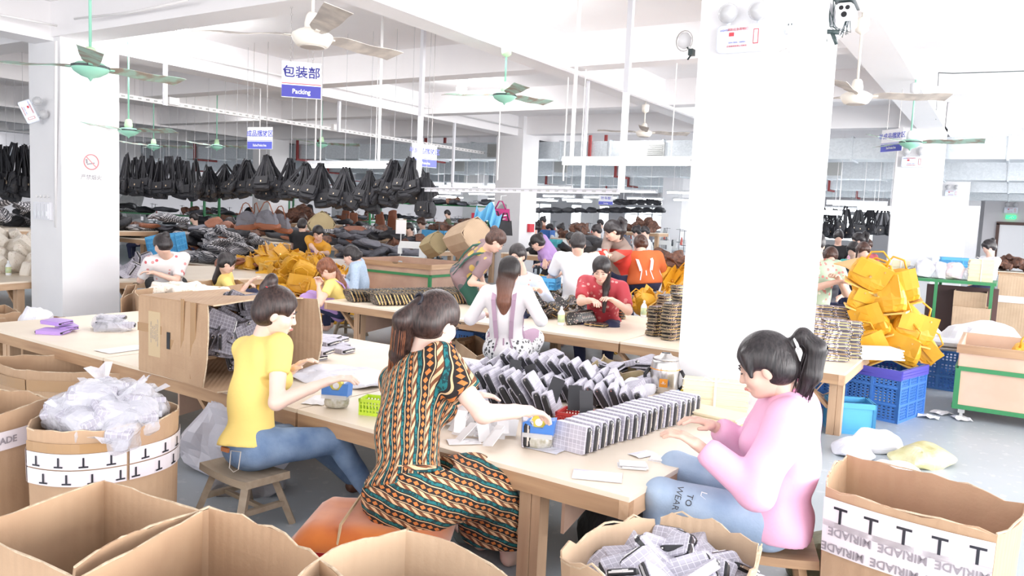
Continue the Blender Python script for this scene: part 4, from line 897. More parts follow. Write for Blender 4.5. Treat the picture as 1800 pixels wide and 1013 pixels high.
# steel jug
t = thing('steel_jug', 'stainless steel insulated jug with black handle and orange sticker, before the big pillar', 'jug', (-1.72, 4.55, T), .3)
SS = mat('stainless', (.62, .60, .58), .22, .9)
obj('jug_body', MB().lathe([(.085, 0), (.09, .01), (.09, .16), (.082, .185), (.08, .2)], 28), SS, t, True); obj('jug_lid', MB().lathe([(.08, .2), (.078, .215), (.04, .225), (.03, .24)], 24), SS, t, True)
obj('lid_catch', MB().box((0, 0, .235), (.05, .02, .02)), BLK, t); obj('jug_handle', MB().tube([(-.095, 0, .14), (-.12, 0, .1), (-.12, 0, .05), (-.095, 0, .02)], .012, 6).tube([(.095, 0, .14), (.12, 0, .1), (.12, 0, .05), (.095, 0, .02)], .012, 6), BLK, t, True)
obj('orange_ring', MB().lathe([(.0915, .145), (.0915, .15)], 28), mat('orange_print', (.8, .3, .02), .5), t); q = obj('sticker', MB().box((0, -.0905, .07), (.05, .003, .05)), MATS['orange_print'], t); text('-R-', .025, SW, q, (0, -.093, .07))
# spray bottles
def bottle():
    t = thing('spray_bottle', '', 'bottle', (0, 0, -9))
    obj('bottle_body', MB().lathe([(.03, 0), (.033, .01), (.033, .12), (.02, .145), (.012, .155)], 16), mat('bottle_white', (.86, .88, .9), .25), t, True)
    obj('bottle_label', MB().lathe([(.0338, .03), (.0338, .105)], 16), mat('bottle_label', (.45, .62, .45), .5, noise=(25, (.75, .75, .35))), t, True)
    obj('bottle_cap', MB().lathe([(.013, .15), (.013, .175), (.006, .185)], 10), MATS['bottle_white'], t, True); return Once(t)
BO = bottle()
for x, y, z, l in ((817, 526, T, 'spray bottle left of the bent woman in the green apron'), (986, 572, T, 'spray bottle in front of the pile, right of the woman in the white blouse'), (1131, 558, T, 'spray bottle left of the stacked black purses, nearest the big pillar'), (1098, 505, .66, 'spray bottle between the red floral and the orange tops'), (1184, 503, .66, 'spray bottle beside the mustard bags behind the orange top'), (15, 484, T, 'green-labelled bottle on the far left table')):
    p = P(x, y, z); BO((p.x, p.y, z), 0, l, None, 1.0)
p = P(1172, 900, 0); t = thing('drink_bottle', 'dark drink bottle with orange cap under the table corner', 'bottle', (-1.35, 3.55, 0))
obj('bottle_body', MB().lathe([(.045, 0), (.048, .02), (.048, .16), (.03, .2), (.018, .23)], 16), mat('dark_drink', (.10, .06, .03), .15, coat=1), t, True); obj('bottle_cap', MB().lathe([(.022, .225), (.022, .26)], 12), MATS['orange_print'], t)
# black floral purses: long fanned rows on table two
GB = 'black floral purses lined up on the second table'
FR = wallet_proto(FLB, 'purse', .22, .14, .036, TANP, GOLD, cov=.40, label= 'black floral purse with gold piping leaning in the long rows', group=GB, cat='purse', pull=False)
for (xa, ya, xb, yb) in ((-6.12, 6.36, -5.48, 7.9), (-6.0, 6.5, -5.3, 7.86), (-5.75, 6.36, -5.15, 7.5)):
    L = math.hypot(xb-xa, yb-ya); n = int(L/.04)
    for k in range(n):
        u = k/n; FR((xa+(xb-xa)*u, ya+(yb-ya)*u, T+.068), (.42+rr.uniform(-.1, .1), 0, math.atan2(yb-ya, xb-xa)-PI/2+rr.uniform(-.06, .06)))
GC = 'black floral purses heaped on the second table'
FP = wallet_proto(FLB, 'purse', .22, .125, .034, TANP, GOLD, cov=.40, label= 'black floral purse in the heap between the two seated women', group=GC, cat='purse', pull=False)
for k in range(70):
    p = P(rr.uniform(925, 1035), rr.uniform(515, 562), T); FP((p.x, p.y, T+.03+rr.uniform(0, .14)), (PI/2+rr.uniform(-.8, .8), rr.uniform(-.6, .6), rr.uniform(0, 6)))
for k in range(14):
    p = P(1010+k*3, 562-k*.5, T+.05); FP((p.x, p.y, T+.06), (-.2, 0, 1.2), 'black floral purse standing in the short row before the red blouse', 'purses standing before the red blouse')
for k in range(5): p = P(1080, 560, T); FP((p.x, p.y, T+.016+k*.031), (PI/2, 0, .2+rr.uniform(-.1, .1)), 'black floral purse in the low stack at the red blouse woman\'s elbow', 'low stack of purses')
p = P(1048, 574, T); FP((p.x, p.y, T+.02), (PI/2, 0, .1), 'single black floral purse lying alone on the second table')
GD = 'stacked black floral purses beside the big pillar'
FS = wallet_proto(FLB, 'purse', .22, .12, .032, TANP, GOLD, cov=.40, label= 'black floral purse stacked flat left of the big pillar', group=GD, cat='purse', pull=False)
for (x, y, n) in ((1155, 590, 9), (1180, 597, 11), (1170, 570, 10), (1195, 590, 13), (1192, 560, 12)):
    p = P(x, y, T)
    for k in range(n): FS((p.x, p.y, T+.016+k*.03), (PI/2+rr.uniform(-.06, .06), rr.uniform(-.05, .05), 1.3+rr.uniform(-.25, .25)))
GE = 'pale floral purses stacked right of the big pillar'
FT = wallet_proto(FLBL, 'purse', .21, .12, .027, BLK, GOLD, cov=.40, label= 'pale patterned black-edged purse stacked right of the big pillar', group=GE, cat='purse', pull=False)
for (x, y, n) in ((1445, 632, 11), (1466, 634, 12), (1487, 628, 11), (1440, 606, 13), (1465, 608, 13), (1495, 606, 11)):
    p = P(x, y, T)
    for k in range(n): FT((p.x+.01*math.sin(k), p.y, T+.014+k*.0275), (PI/2+rr.uniform(-.08, .08), rr.uniform(-.06, .06), .3+rr.uniform(-.2, .2)))
p = P(1530, 600, T); stack((-.86, 7.05, T), .6, .36, .22, 7, .012, WHT, 'sheaf of white cards on the table corner under the mustard bags', jit=.02)
# mustard leather bags
def tote(seed, w=.34, d=.13, h=.26):
    t = thing('mustard_bag', '', 'bag', (0, 0, -9)); n = 5
    b = soft(w, d, h, seed, .028, 5, .82, 4.5); obj('bag_body', b, YEL, t, False)
    obj('bag_flap', MB().grid(5, 3, lambda u, v: ((u-.5)*w*.86, -d/2*.9-.012-.01*math.sin(u*5+seed), h*(1.0-.55*v)), .006), YEL, t)
    obj('bag_base', MB().box((0, 0, .004), (w*.9, d*.9, .012)), YELL, t)
    obj('bag_handle', MB().tube([(-w*.25, 0, h*.9), (-w*.24, .01, h*1.2), (0, .02, h*1.36), (w*.24, .01, h*1.2), (w*.25, 0, h*.9)], .009, 5), YEL, t, True)
    obj('stud', MB().box((0, -d/2*.9-.03, h*.55), (.02, .012, .02)).box((-w*.25, -d/2*.9-.01, h*.85), (.012, .012, .012)).box((w*.25, -d/2*.9-.01, h*.85), (.012, .012, .012)), GOLD, t)
    return Once(t)
TO = [tote(s, *sz) for s, sz in ((1, (.36, .16, .27)), (5, (.30, .14, .30)), (9, (.42, .12, .22)), (13, (.34, .2, .2)))]
def heap(protos, c, rx, ry, h, n, label, group, tilt=.9, scale=(1, 1), rz0=0.0, pw=1.4, zb=0.0, seed=1, flat=0.0):
    r_ = random.Random(seed)
    for k in range(n):
        a = r_.uniform(0, 2*PI); r = math.sqrt(r_.random()); x = rx*r*math.cos(a); y = ry*r*math.sin(a)
        z = zb+max(0, h*(1-r**pw)*r_.uniform(.55, 1)); s = r_.uniform(*scale); X = c[0]+x*math.cos(rz0)-y*math.sin(rz0); Y = c[1]+x*math.sin(rz0)+y*math.cos(rz0)
        r_.choice(protos)((X, Y, z), (flat+r_.uniform(-tilt, tilt), r_.uniform(-tilt, tilt), r_.uniform(0, 6.28)), label, group, s)
g = 'mustard bags in the great heap'
heap(TO, (-8.75, 8.3), 1.05, .9, .68, 72, 'mustard leather bag in the great heap behind the woman with the bun', g, 1.2, (.9, 1.2), zb=.02, seed=2)
heap(TO, (-9.7, 8.55), .75, .5, .35, 22, 'mustard leather bag in the great heap behind the woman with the bun', g, 1.2, (.9, 1.15), zb=.45, seed=3)
heap(TO, (-7.9, 7.75), .65, .5, .14, 22, 'mustard leather bag spilling down the right foot of the great heap', 'mustard bags spilling from the great heap', 1.2, (.85, 1), seed=6)
heap(TO, (-3.25, 8.7), .75, .42, .30, 24, 'mustard leather bag heaped behind the second table, by the orange top', 'mustard bags by the orange top', .9, (.85, 1.1), zb=.34, seed=4)
heap(TO, (-3.3, 9.9), .6, .5, .3, 16, 'mustard leather bag on the white table behind the orange top', 'mustard bags on the white table', .9, (.85, 1.1), zb=.66, seed=12)
heap(TO, (-3.2, 8.3), 1.0, .2, .0, 8, 'mustard leather bag on the floor behind the second table', 'mustard bags on the floor', .6, (1, 1.1), zb=.02, seed=8)
heap(TO, (-5.5, 9.0), .25, .2, .2, 4, 'mustard leather bag behind the bent woman in the green apron', 'mustard bags behind the green apron', .8, (.8, .9), zb=.4, seed=18)
# leaning column of mustard bags in the crate
for k, (x, y, s, rot, l) in enumerate(((1580, 630, 1, (.1, .3, -.3), 'mustard bag at the bottom of the leaning column, near the violet band'), (1545, 628, 1, (.3, -.5, .2), 'mustard bag wedged low at the left of the crate'), (1605, 615, .9, (.2, .8, .2), 'mustard bag at the right rim of the crate'),
        (1560, 608, 1.1, (.2, -.45, -.2), 'mustard bag second layer up in the leaning column'), (1597, 598, 1.05, (.1, .2, .4), 'mustard bag with pale strap, mid column right'), (1545, 590, 1.1, (.2, -.4, -.2), 'mustard bag mid column, left side'),
        (1580, 575, 1.1, (.15, -.35, -.3), 'mustard bag with creased front, mid column'), (1530, 575, .9, (.4, .3, .1), 'mustard bag with tangled cords at the left of the column'), (1555, 548, 1.3, (.1, -.2, -.2), 'long mustard bag near the top of the column'), (1590, 530, 1.1, (.2, -.3, .2), 'mustard bag at the upper right of the column'),
        (1520, 545, 1.0, (.3, .3, .5), 'mustard bag at the upper left of the column'), (1545, 512, 1.2, (.15, -.12, -.3), 'tall mustard bag on top of the column'), (1515, 500, 1.0, (.3, .4, .3), 'mustard bag behind the top one, left'))):
    p = D(x, y, 6.75+.03*(k % 4)); TO[k % 4]((p.x, p.y, p.z-.02), rot, l, 'mustard bags in the blue crate', s*.95)
p = D(1515, 483, 7.0); t = tag(obj('leather_sheet', MB().grid(6, 6, lambda u, v: ((u-.5)*.4, (v-.5)*.3, .05+.03*math.sin(u*4)), .01), mat('tan_sheet', (.80, .50, .22), .5)), 'pale tan leather sheet on top of the mustard column', 'leather'); t.location = p; t.rotation_euler = (.2, .35, -.5)
heap(TO, (.55, 8.0), .5, .3, .04, 7, 'mustard bag lying in the plywood bin at right', 'mustard bags in the plywood bin', .5, (.9, 1), zb=.40, seed=31)
# straps on the crate front
t = thing('strap_bundle', 'bundle of pale tan straps hanging knotted on the blue crate front', 'strap', (-1.12, 7.02, 0)); k = MB()
for s in range(6): x = -.05+s*.02; k.tube([(x, -.02, .42), (x+.01, -.05, .3), (x*.4-.01, -.06, .2), (x*1.6-.02, -.05, .12), (x*.5+.02, -.04, .03)], .007, 4)
k.tube([(-.03, -.05, .36), (-.16, -.05, .17), (-.1, -.06, .14), (0, -.07, .2), (.06, -.06, .17), (.02, -.06, .12)], .008, 4); obj('strap', k, mat('tan_strap', (.62, .44, .34), .6), t, True)
# folded and heaped textiles in the middle distance
SG = [Once(tag(obj('folded_bag', soft(.5, .3, .07, s, .05, 6, .9, 5), m), 'x', 'bag')) for s, m in ((3, GRY), (6, GRY), (8, GRC))]
SBW = [Once(tag(obj('woven_bag', soft(.5, .34, .08, s, .05, 6, .9, 5), BW), 'x', 'bag')) for s in (4, 7)]
SBN = [Once(tag(obj('rust_panel', soft(.4, .28, .05, 11, .05, 5, .9, 5), BRN), 'x', 'bag'))]
SBK = [Once(tag(obj('black_bag', soft(.45, .3, .12, s, .06, 6, .85, 5), BLKC), 'x', 'bag')) for s in (2, 9)]
SCR = [Once(tag(obj('cream_purse', rbox(.26, .09, .17, .04, 3, .02), CRM), 'x', 'purse')), Once(tag(obj('cream_purse', rbox(.3, .07, .2, .03, 3, .02), CRM), 'x', 'purse'))]
SBR = [Once(tag(obj('brown_strap_coil', soft(.4, .3, .12, 15, .08, 6, .8, 8), mat('brown_straps', (.20, .085, .05), .6, noise=(20, (.08, .04, .03)))), 'x', 'strap'))]
table('work_table', [(-12.9, 8.4), (-10.6, 8.6), (-10.6, 10.0), (-12.9, 9.9)], .46, [(-12.7, 8.6), (-10.8, 8.8)], 'low table buried under the black and white woven bags', braces=False)
table('work_table', [(-17.2, 6.4), (-14.2, 6.4), (-14.2, 9.4), (-17.2, 9.4)], .9, [(-14.4, 6.6), (-14.4, 9.2), (-17, 6.6)], 'table under the black bags at the far left', braces=False)
heap(SBW, (-11.7, 9.2), 1.0, .7, .75, 44, 'black and white woven bag in the large heap left of the mustard heap', 'black and white woven bags', .5, (.9, 1.2), zb=.45, seed=3)
heap(SBN+SBK[:1], (-11.9, 9.1), .9, .6, .8, 9, 'rust or black panel poking out of the woven heap', 'panels in the woven heap', .7, (.8, 1.1), zb=.55, seed=5)
p = D(625, 440, 14.5); heap(SG, (p.x, p.y), .3, .3, .2, 8, 'dark grey folded bag in the tall stack right of the orange-topped woman', 'dark grey folded bags in the tall stack', .25, (1, 1.1), zb=.95, seed=6)
for k in range(12): q = D(625, 462-k*5.2, 14.2); [SG[k % 2], SG[2], SG[0], SBN[0]][k % 4]((q.x+.05*math.sin(k*2), q.y, q.z), (rr.uniform(-.15, .15), rr.uniform(-.15, .15), rr.uniform(-.4, .4)), 'dark grey folded bag in the tall stack right of the orange-topped woman', 'dark grey folded bags in the tall stack', 1.1)
p = D(665, 440, 13.6); heap(SG, (p.x, p.y), .85, .6, .35, 26, 'dark grey folded bag in the wide low heap above the wooden bin', 'dark grey bags in the low heap', .3, (.9, 1.2), zb=.62, seed=7)
p = D(585, 465, 12.6); heap([SG[0], SBK[0]], (p.x, p.y-.2), .3, .3, .55, 10, 'glossy black plastic sack under the small yellow-edged table', 'dark sacks under the small table', .7, (.9, 1.1), zb=0, seed=9)
heap(SBK, (-15.6, 8.4), 1.4, .9, .6, 26, 'black bag in the dark heap at the far left', 'black bags at the far left', .7, (1, 1.5), zb=.9, seed=10)
heap(SBW, (-15.2, 7.2), 1.0, .8, .6, 16, 'black and white woven bag at the far left edge', 'woven bags at the far left', .5, (1, 1.4), zb=.9, seed=13)
heap(SCR, (-11.5, 5.45), 1.1, .7, .52, 60, 'cream printed purse in the heap on the far left table', 'cream purses on the left table', 1.0, (1.0, 1.35), zb=T+.02, seed=14)
heap(SCR, tuple(P(330, 504, .62))[:2], .5, .3, .06, 34, 'cream printed purse filling the wide box behind the big brown box', 'cream purses in the wide box', .3, (.8, 1), zb=.56, seed=15, flat=PI/2)
heap([WS_ for WS_ in (Once(clone(WS.root, (0, 0, -9))),)], (-9.75, 6.3), .35, .45, .22, 26, 'plaid wallet in the pile at the floral blouse woman\'s left', 'plaid wallets on the left table', 1.2, (1.2, 1.4), zb=T+.03, seed=16)
heap([SBN[0]], (-10.2, 8.3), .6, .35, .1, 8, 'rust leather panel behind the floral blouse woman', 'rust panels', .4, (.9, 1.2), zb=T+.05, seed=17)
for (x, y, dd, rx, n, l, pr) in ((120, 440, 15, .2, 0, '', SBK), (530, 378, 20, .8, 16, 'brown coiled strap hank on the far rack at centre left', SBR), (450, 430, 16, .8, 10, 'black bag heaped behind the woven heap', SBK), (640, 400, 19, .6, 8, 'black bag heaped on the far sewing line', SBK), (780, 400, 17.2, .3, 6, 'brown coiled strap on the far blue crate', SBR), (1130, 395, 21, .5, 6, 'brown coiled strap between the far workers', SBR), (1010, 405, 19, .4, 5, 'brown coiled strap above the far blue crate', SBR), (1190, 460, 10.2, .2, 4, 'brown crumpled strap heap beside the far pillar', SBR), (1010, 430, 14, 1.0, 10, 'black bag on the sewing line behind the man in white', SBK), (1765, 462, 20, .7, 14, 'brown strap heap at the far right, before the white door', SBR)):
    if n: p = D(x, y, dd); heap(pr, (p.x, p.y), rx, rx*.7, .3, n, l, l.split(' ')[0]+' heap, '+str(x), .6, (.9, 1.3), zb=max(0, p.z-.2), seed=x); zt_ = max(.1, p.z-.2); table('work_table', [(p.x-rx-.1, p.y-rx*.7), (p.x+rx+.1, p.y-rx*.7), (p.x+rx+.1, p.y+rx*.7), (p.x-rx-.1, p.y+rx*.7)], zt_, [(p.x-rx, p.y-rx*.5), (p.x+rx, p.y-rx*.5)], 'table holding the '+' '.join(l.split(' ')[:10]), braces=False)
# hanging clusters of black bags
def hang_bag(seed):
    t = thing('black_shoulder_bag', '', 'bag', (0, 0, -9)); z0 = -.40
    b = soft(.24, .1, .19, seed, .016, 4, .88, 7); obj('bag_body', b, BLKC, t, False, (0, 0, z0-.13))
    obj('bag_flap', MB().box((0, -.058, z0-.01), (.17, .012, .11)), BLKC, t); obj('clasp', MB().box((.0, -.067, z0-.03), (.012, .006, .022)), mat('clasp_bright', (.85, .65, .45), .3, .6), t)
    s = MB()
    for x in (-.09, -.05, .05, .09): s.bar((x, 0, z0+.03), (x*.25, .0, -.0), .022, .008, (0, 1, 0))
    obj('strap', s, BLKC, t); return Once(t)
HB = [hang_bag(1), hang_bag(2)]
TWI = mat('twine_grey', (.45, .45, .47), .7)
def bunch(p, n, label, group, s=1.0, spread=.38):
    for k in range(n):
        a = 2*PI*k/n+rr.random(); tl = spread*math.sqrt(rr.random()); 
        HB[k % 2]((p.x+rr.uniform(-.03, .03), p.y+rr.uniform(-.03, .03), p.z-rr.uniform(0, .09)), Euler((tl*math.cos(a), tl*math.sin(a), 0) if 0 else (tl*math.sin(a), tl*math.cos(a), rr.uniform(-.6, .6)), 'XYZ'), label, group, s*rr.uniform(.92, 1.12))
    tag(obj('twine', MB().tube([(p.x, p.y, ZC), (p.x, p.y, p.z-.03)], .0022, 4), TWI), 'white twine above the ' + label.split(' in the ')[-1], 'twine')
names = ['first', 'second', 'third', 'fourth', 'fifth', 'sixth', 'seventh', 'eighth', 'ninth', 'tenth', 'eleventh', 'twelfth', 'last']
for k, (x, y, dd, s) in enumerate(((366, 290, 11.4, 1.05), (395, 288, 11.5, 1.05), (416, 288, 11.2, 1.0), (434, 277, 10.9, 1.1), (468, 271, 10.6, 1.3), (512, 277, 10.4, 1.15), (538, 284, 10.2, 1.1), (564, 285, 10.0, 1.2), (606, 292, 9.8, 1.15), (650, 299, 9.6, 1.05), (692, 279, 9.4, 1.15), (722, 276, 9.2, 1.15))):
    bunch(D(x, y, dd), 14, 'black shoulder bag with brass clasp in the %s bunch right of the dusty dark row' % names[k], 'bags hanging in bunch %d from the left' % (k+1), s*.76, .55)
bunch(D(750, 303, 9.0), 3, 'black shoulder bag in the small bunch right of the slotted upright', 'bags right of the upright', .9, .2)
for k in range(9): bunch(D(222+k*15, 268+4*math.sin(k*2)+k*1.3, 13.4), 5, 'dusty black bag in the %s bunch of the dark row beside the left pillar' % names[k], 'bags beside the left pillar, bunch %d' % (k+1), 1.15, .3)
for k in range(5): bunch(D(-4+k*15, 252+3*math.sin(k*2), 12.0), 6, 'black bag in the %s bunch from the left edge of the picture' % names[k], 'bags at the left edge, bunch %d' % (k+1), 1.35, .3)
# far hanging black rows (behind)
for (x0, x1, y, dd, l) in ((1447, 1575, 362, 17, 'black bag hanging beyond the big pillar, at its right'),):
    for k in range(7): bunch(D(x0+(x1-x0)*k/6, y, dd), 4, 'black bag in the %s bunch beyond the big pillar' % names[k], 'bags beyond the big pillar, bunch %d' % (k+1), 1.1, .4)
for k in range(12): q = D(940+k*20, 374, 23); SBK[k % 2]((q.x, q.y, q.z), (0, 0, k), 'black bag hung on the far rack above the workers', 'bags on the far rack', 1.1)
for k in range(9): q = D(1082+k*9, 352, 22); SBK[k % 2]((q.x, q.y, q.z-.1), (0, .2, k), 'black bag on the high far rail under the ducts', 'bags on the high rail', .9)
# grey and rust totes hanging under the black bunches
def gtote():
    t = thing('grey_tote', 'grey tote with rust leather base hanging below the black bags', 'bag', (0, 0, -9), 0, 'grey and rust totes')
    obj('bag_body', soft(.5, .16, .34, 21, .035, 8, .6, 9), GRC, t, False, (0, 0, -.5)); obj('leather_base', soft(.53, .19, .13, 22, .02, 6, .95, 6), BRN, t, False, (0, 0, -.53))
    obj('bag_handle', MB().tube([(-.14, -.06, -.2), (-.05, -.03, 0), (.0, 0, .02), (.05, -.03, 0), (.14, -.06, -.2)], .011, 5), BRN, t, True); return Once(t)
GT = gtote()
for x, y, dd, rz, l in ((432, 352, 12.0, .9, 'left grey tote'), (470, 350, 11.8, .5, 'right grey tote'), (452, 352, 12.2, -.3, 'middle grey tote'), (495, 358, 12.2, .3, 'rightmost, darkest grey tote')):
    GT(D(x, y+6, dd), (.3, .2*(x-450)/40, rz), scale=.78, label=l+' with rust leather base hanging below the black bags')
tag(obj('twine', MB().tube([D(455, 352, 12.0), D(455, 352, 12.0)+Vector((0, 0, 1.9))], .008, 4), WPIPE), 'cord holding the grey totes', 'cord')
# handbags hung on the central pillar
p = PY(878, 352, 14.55)
p = D(880, 354, 15.0)
def shop(p, w, h, m, label, rz, hm):
    t = thing('shopping_bag', label, 'bag', p, rz)
    obj('bag_body', MB().add([(-w*.42, -.02, -.14), (w*.42, -.02, -.14), (w/2, -.07, -h), (-w/2, -.07, -h), (-w*.42, .02, -.14), (w*.42, .02, -.14), (w/2, .07, -h), (-w/2, .07, -h)], [(0, 3, 2, 1), (4, 5, 6, 7), (0, 1, 5, 4), (3, 7, 6, 2), (1, 2, 6, 5), (0, 4, 7, 3)]), m, t)
    obj('bag_handle', MB().tube([(-w*.25, -.03, -.15), (-.03, -.02, 0), (.03, -.02, 0), (w*.25, -.03, -.15)], .014, 5), hm, t, True); return t
MAG = mat('magenta_cloth', (.42, .02, .16), .6); t = shop(p, .42, .58, MAG, 'magenta shopping bag with white scribbled print hung on the central pillar', .7, MAG)
obj('print', MB().bar((-.12, -.06, -.3), (.14, -.06, -.26), .004, .02).bar((-.1, -.065, -.36), (.1, -.065, -.33), .004, .016).bar((-.02, -.068, -.46), (.1, -.068, -.4), .004, .05), SW, t)
t = tag(obj('umbrella_bundle', MB().grid(14, 6, lambda u, v: ((u-.5)*.5, .05*math.sin(u*26)*(v+.2), -.05-.35*v-.12*math.sin(u*9)), .01), mat('sky_blue_cloth', (.14, .45, .72), .5)), 'crumpled light blue folded umbrella hung on the central pillar', 'umbrella'); t.location = D(862, 361, 14.8); t.rotation_euler = (0, .2, .6)
t = shop(D(872, 372, 14.9), .3, .5, BLKC, 'black bag hung low on the central pillar under the magenta one', .6, BLKC); t = shop(D(888, 375, 14.9), .3, .42, BLKC, 'second black bag hung on the pillar, rightmost', .7, BLKC)
tag(obj('wall_hook', MB().tube([p+Vector((0, 0, .02)), p+Vector((0, 0, .1)), p+Vector((.0, .2, .12))], .01, 5), STEEL), 'steel hook on the central pillar holding the shopping bags', 'hook')
q = PX(931, 401, XA+.01); tag(obj('alarm_box', MB().box((q.x+.03, q.y, q.z), (.06, .2, .18)), mat('alarm_red', (.6, .03, .05), .4)), 'small red fire alarm box on the bright face of the central pillar', 'alarm')
# upturned cartons on the bin
def tubebox(p, rot, r, L, m, label):
    t = thing('cardboard_box', label, 'box', p, 0, None, rot); s = MB().grid(12, 3, lambda u, v: (r*(1+.12*math.cos(u*8*PI))*math.cos(2*PI*u), r*(1+.12*math.cos(u*8*PI))*math.sin(2*PI*u), L*v), -.012); obj('side_wall', s, m, t)
    obj('box_bottom', MB().prism([(r*1.02*math.cos(2*PI*k/12), r*1.02*math.sin(2*PI*k/12)) for k in range(12)], L-.01, L), m, t); return t
tubebox(D(806, 424, 12.0), (1.35, .1, 1.15), .24, .55, CARDL, 'big pale cardboard box tipped on its side on the bin, behind the green apron woman')
tubebox(D(755, 434, 12.3), (1.3, .0, 1.2), .16, .3, CARDY, 'smaller olive cardboard box tipped on its side on the bin')
tubebox(D(562, 396, 16.5), (1.5, 0, .9), .24, .45, CARDY, 'hexagonal olive cardboard box lying open above the woman in orange')
# plastic sacks
def sack(p, s, label, m=PLASW, rot=(0, 0, 0), seed=1, cat='bag', name='plastic_sack', amp=.06, n=8, dims=(.4, .34, .3)):
    o = tag(obj(name, soft(dims[0]*s, dims[1]*s, dims[2]*s, seed, amp*s, n, .6, 7/s), m, smooth=False), label, cat); o.location = p; o.rotation_euler = rot; return o
LINER = mat('sack_lining_white', (.62, .61, .68), .4, bump=(9, .9))
sack((-3.7, 2.95, 0), 1.25, 'big white woven sack slumped under the front table behind the wooden stool', LINER, (0, .1, .3), 3, amp=.05, dims=(.5, .4, .38))
sack((-2.55, 3.05, 0), 1.0, 'pinkish-white sack hanging under the table beside the patterned dress', mat('pink_white_sack', (.62, .57, .60), .6, bump=(8, .5)), (0, 0, .2), 4, amp=.03, dims=(.3, .2, .42))
sack((-3.35, 2.75, 0), .9, 'grey crumpled sack on the floor left of the wooden stool', mat('grey_sack', (.32, .32, .34), .5, bump=(10, .8)), (0, 0, .8), 6, dims=(.5, .3, .14))
sack((-1.95, 3.0, 0), .9, 'dark green-grey plastic sack on the floor right of the patterned dress', PLG, (0, 0, .3), 7, dims=(.44, .36, .36))
sack((-1.42, 3.4, 0), 1.0, 'black plastic sack under the table corner', BLKC, (0, 0, .5), 8, dims=(.5, .5, .3))
sack((-5.75, 2.65, 0), .8, 'glossy black leather bundle on the floor at the left edge', mat('glossy_black', (.01, .01, .012), .15), (0, 0, .5), 9, dims=(.34, .3, .28))
sack((-5.9, 3.5, T), .8, 'clear plastic bag of purses lying on the table before the left pillar', PLAS, (0, 0, .3), 11, dims=(.42, .3, .15)); 
PWS = Once(clone(WS.root, (0, 0, -9)))
for k in range(5): PWS((-5.9+rr.uniform(-.08, .08), 3.5+rr.uniform(-.05, .05), T+.03+k*.014), (PI/2, 0, k), 'purse dimly seen in the clear bag on the table', 'purses in the clear bag')
sack((-7.25, 3.6, .3), .8, 'grey plastic bundle in the cardboard box against the left pillar', PLASW, (0, 0, .3), 12); sack((-7.8, 3.4, .3), .8, 'clear bag knotted upright in the left-edge box', PLASW, (0, 0, .3), 13, dims=(.3, .3, .4))
sack((-2.32, 3.15, T), .5, 'clear plastic bag of wallets held by the woman in yellow', PLAS, (0, 0, .3), 14, dims=(.5, .3, .1)); bpy.context.scene.objects[-1].name
sack((-3.35, 3.45, T), 1.0, 'large flat clear plastic sheet bag on the table between the two seated women', PLASW, (0, 0, .2), 15, dims=(.7, .5, .07), amp=.02)
for k, (x, y, s, l) in enumerate(((1120, 690, .6, 'crumpled clear bag behind the front wallet row, left one'), (1160, 672, .5, 'crumpled clear bag beside the steel jug'), (1240, 690, .45, 'small crumpled clear film near the cream bundles'))):
    p = P(x, y, T); sack((p.x, p.y, T), s, l, PLASW, (0, 0, k), 20+k, dims=(.4, .3, .12))
for k, (x, y, w_, l) in enumerate(((960, 790, .16, 'crumpled clear tape film at the table edge'), (1050, 838, .2, 'scrap of clear film near the table corner'), (815, 778, .15, 'small pile of white slips before the patterned dress'), (1130, 800, .12, 'torn clear strip by the wallet row'), (215, 615, .3, 'red-edged paper sheets before the big box'), (560, 705, .2, 'white slips before the woman in yellow'))):
    p = P(x, y, T); o = tag(obj('film_scrap', MB().grid(6, 4, lambda u, v: ((u-.5)*w_, (v-.5)*w_*.6, .004+.014*abs(mn.noise(Vector((u*6, v*5, k*3))))), .001), WHT if 'slip' in l or 'paper' in l else PLASW), l, 'scrap'); o.location = (p.x, max(2.83, p.y), T); o.rotation_euler = (0, 0, .4*k)
# bagged wallets in the tall oval carton
def bagged():
    t = thing('bagged_wallets', 'clear bag of plaid wallets heaped in the tall oval box', 'bag', (0, 0, -9), 0, 'bagged wallets in the oval box')
    for k in range(3): obj('wallet', rbox(.19, .028, .1, .014, 2), PLAIDL, t, loc=(0, .0, .03+k*.03), rot=(PI/2, 0, .1*k))
    obj('clear_film', soft(.24, .18, .13, 5, .028, 6, .75, 12), PLAS, t); obj('knot', MB().grid(4, 3, lambda u, v: (.1+v*.07, (u-.5)*(.03+v*.09), .07+.05*v+.015*math.sin(u*9)), .001), PLAS, t); return Once(t)
BGW = bagged()
for k in range(15):
    a = 2.4*k; r = .045*math.sqrt(k)*1.1; BGW((-3.26+r*math.cos(a), 1.92+r*math.sin(a), .50+.13*(1-(r/.2)**2)+rr.uniform(-.02, .02)), (rr.uniform(-.4, .4), rr.uniform(-.4, .4), rr.uniform(0, 6)))
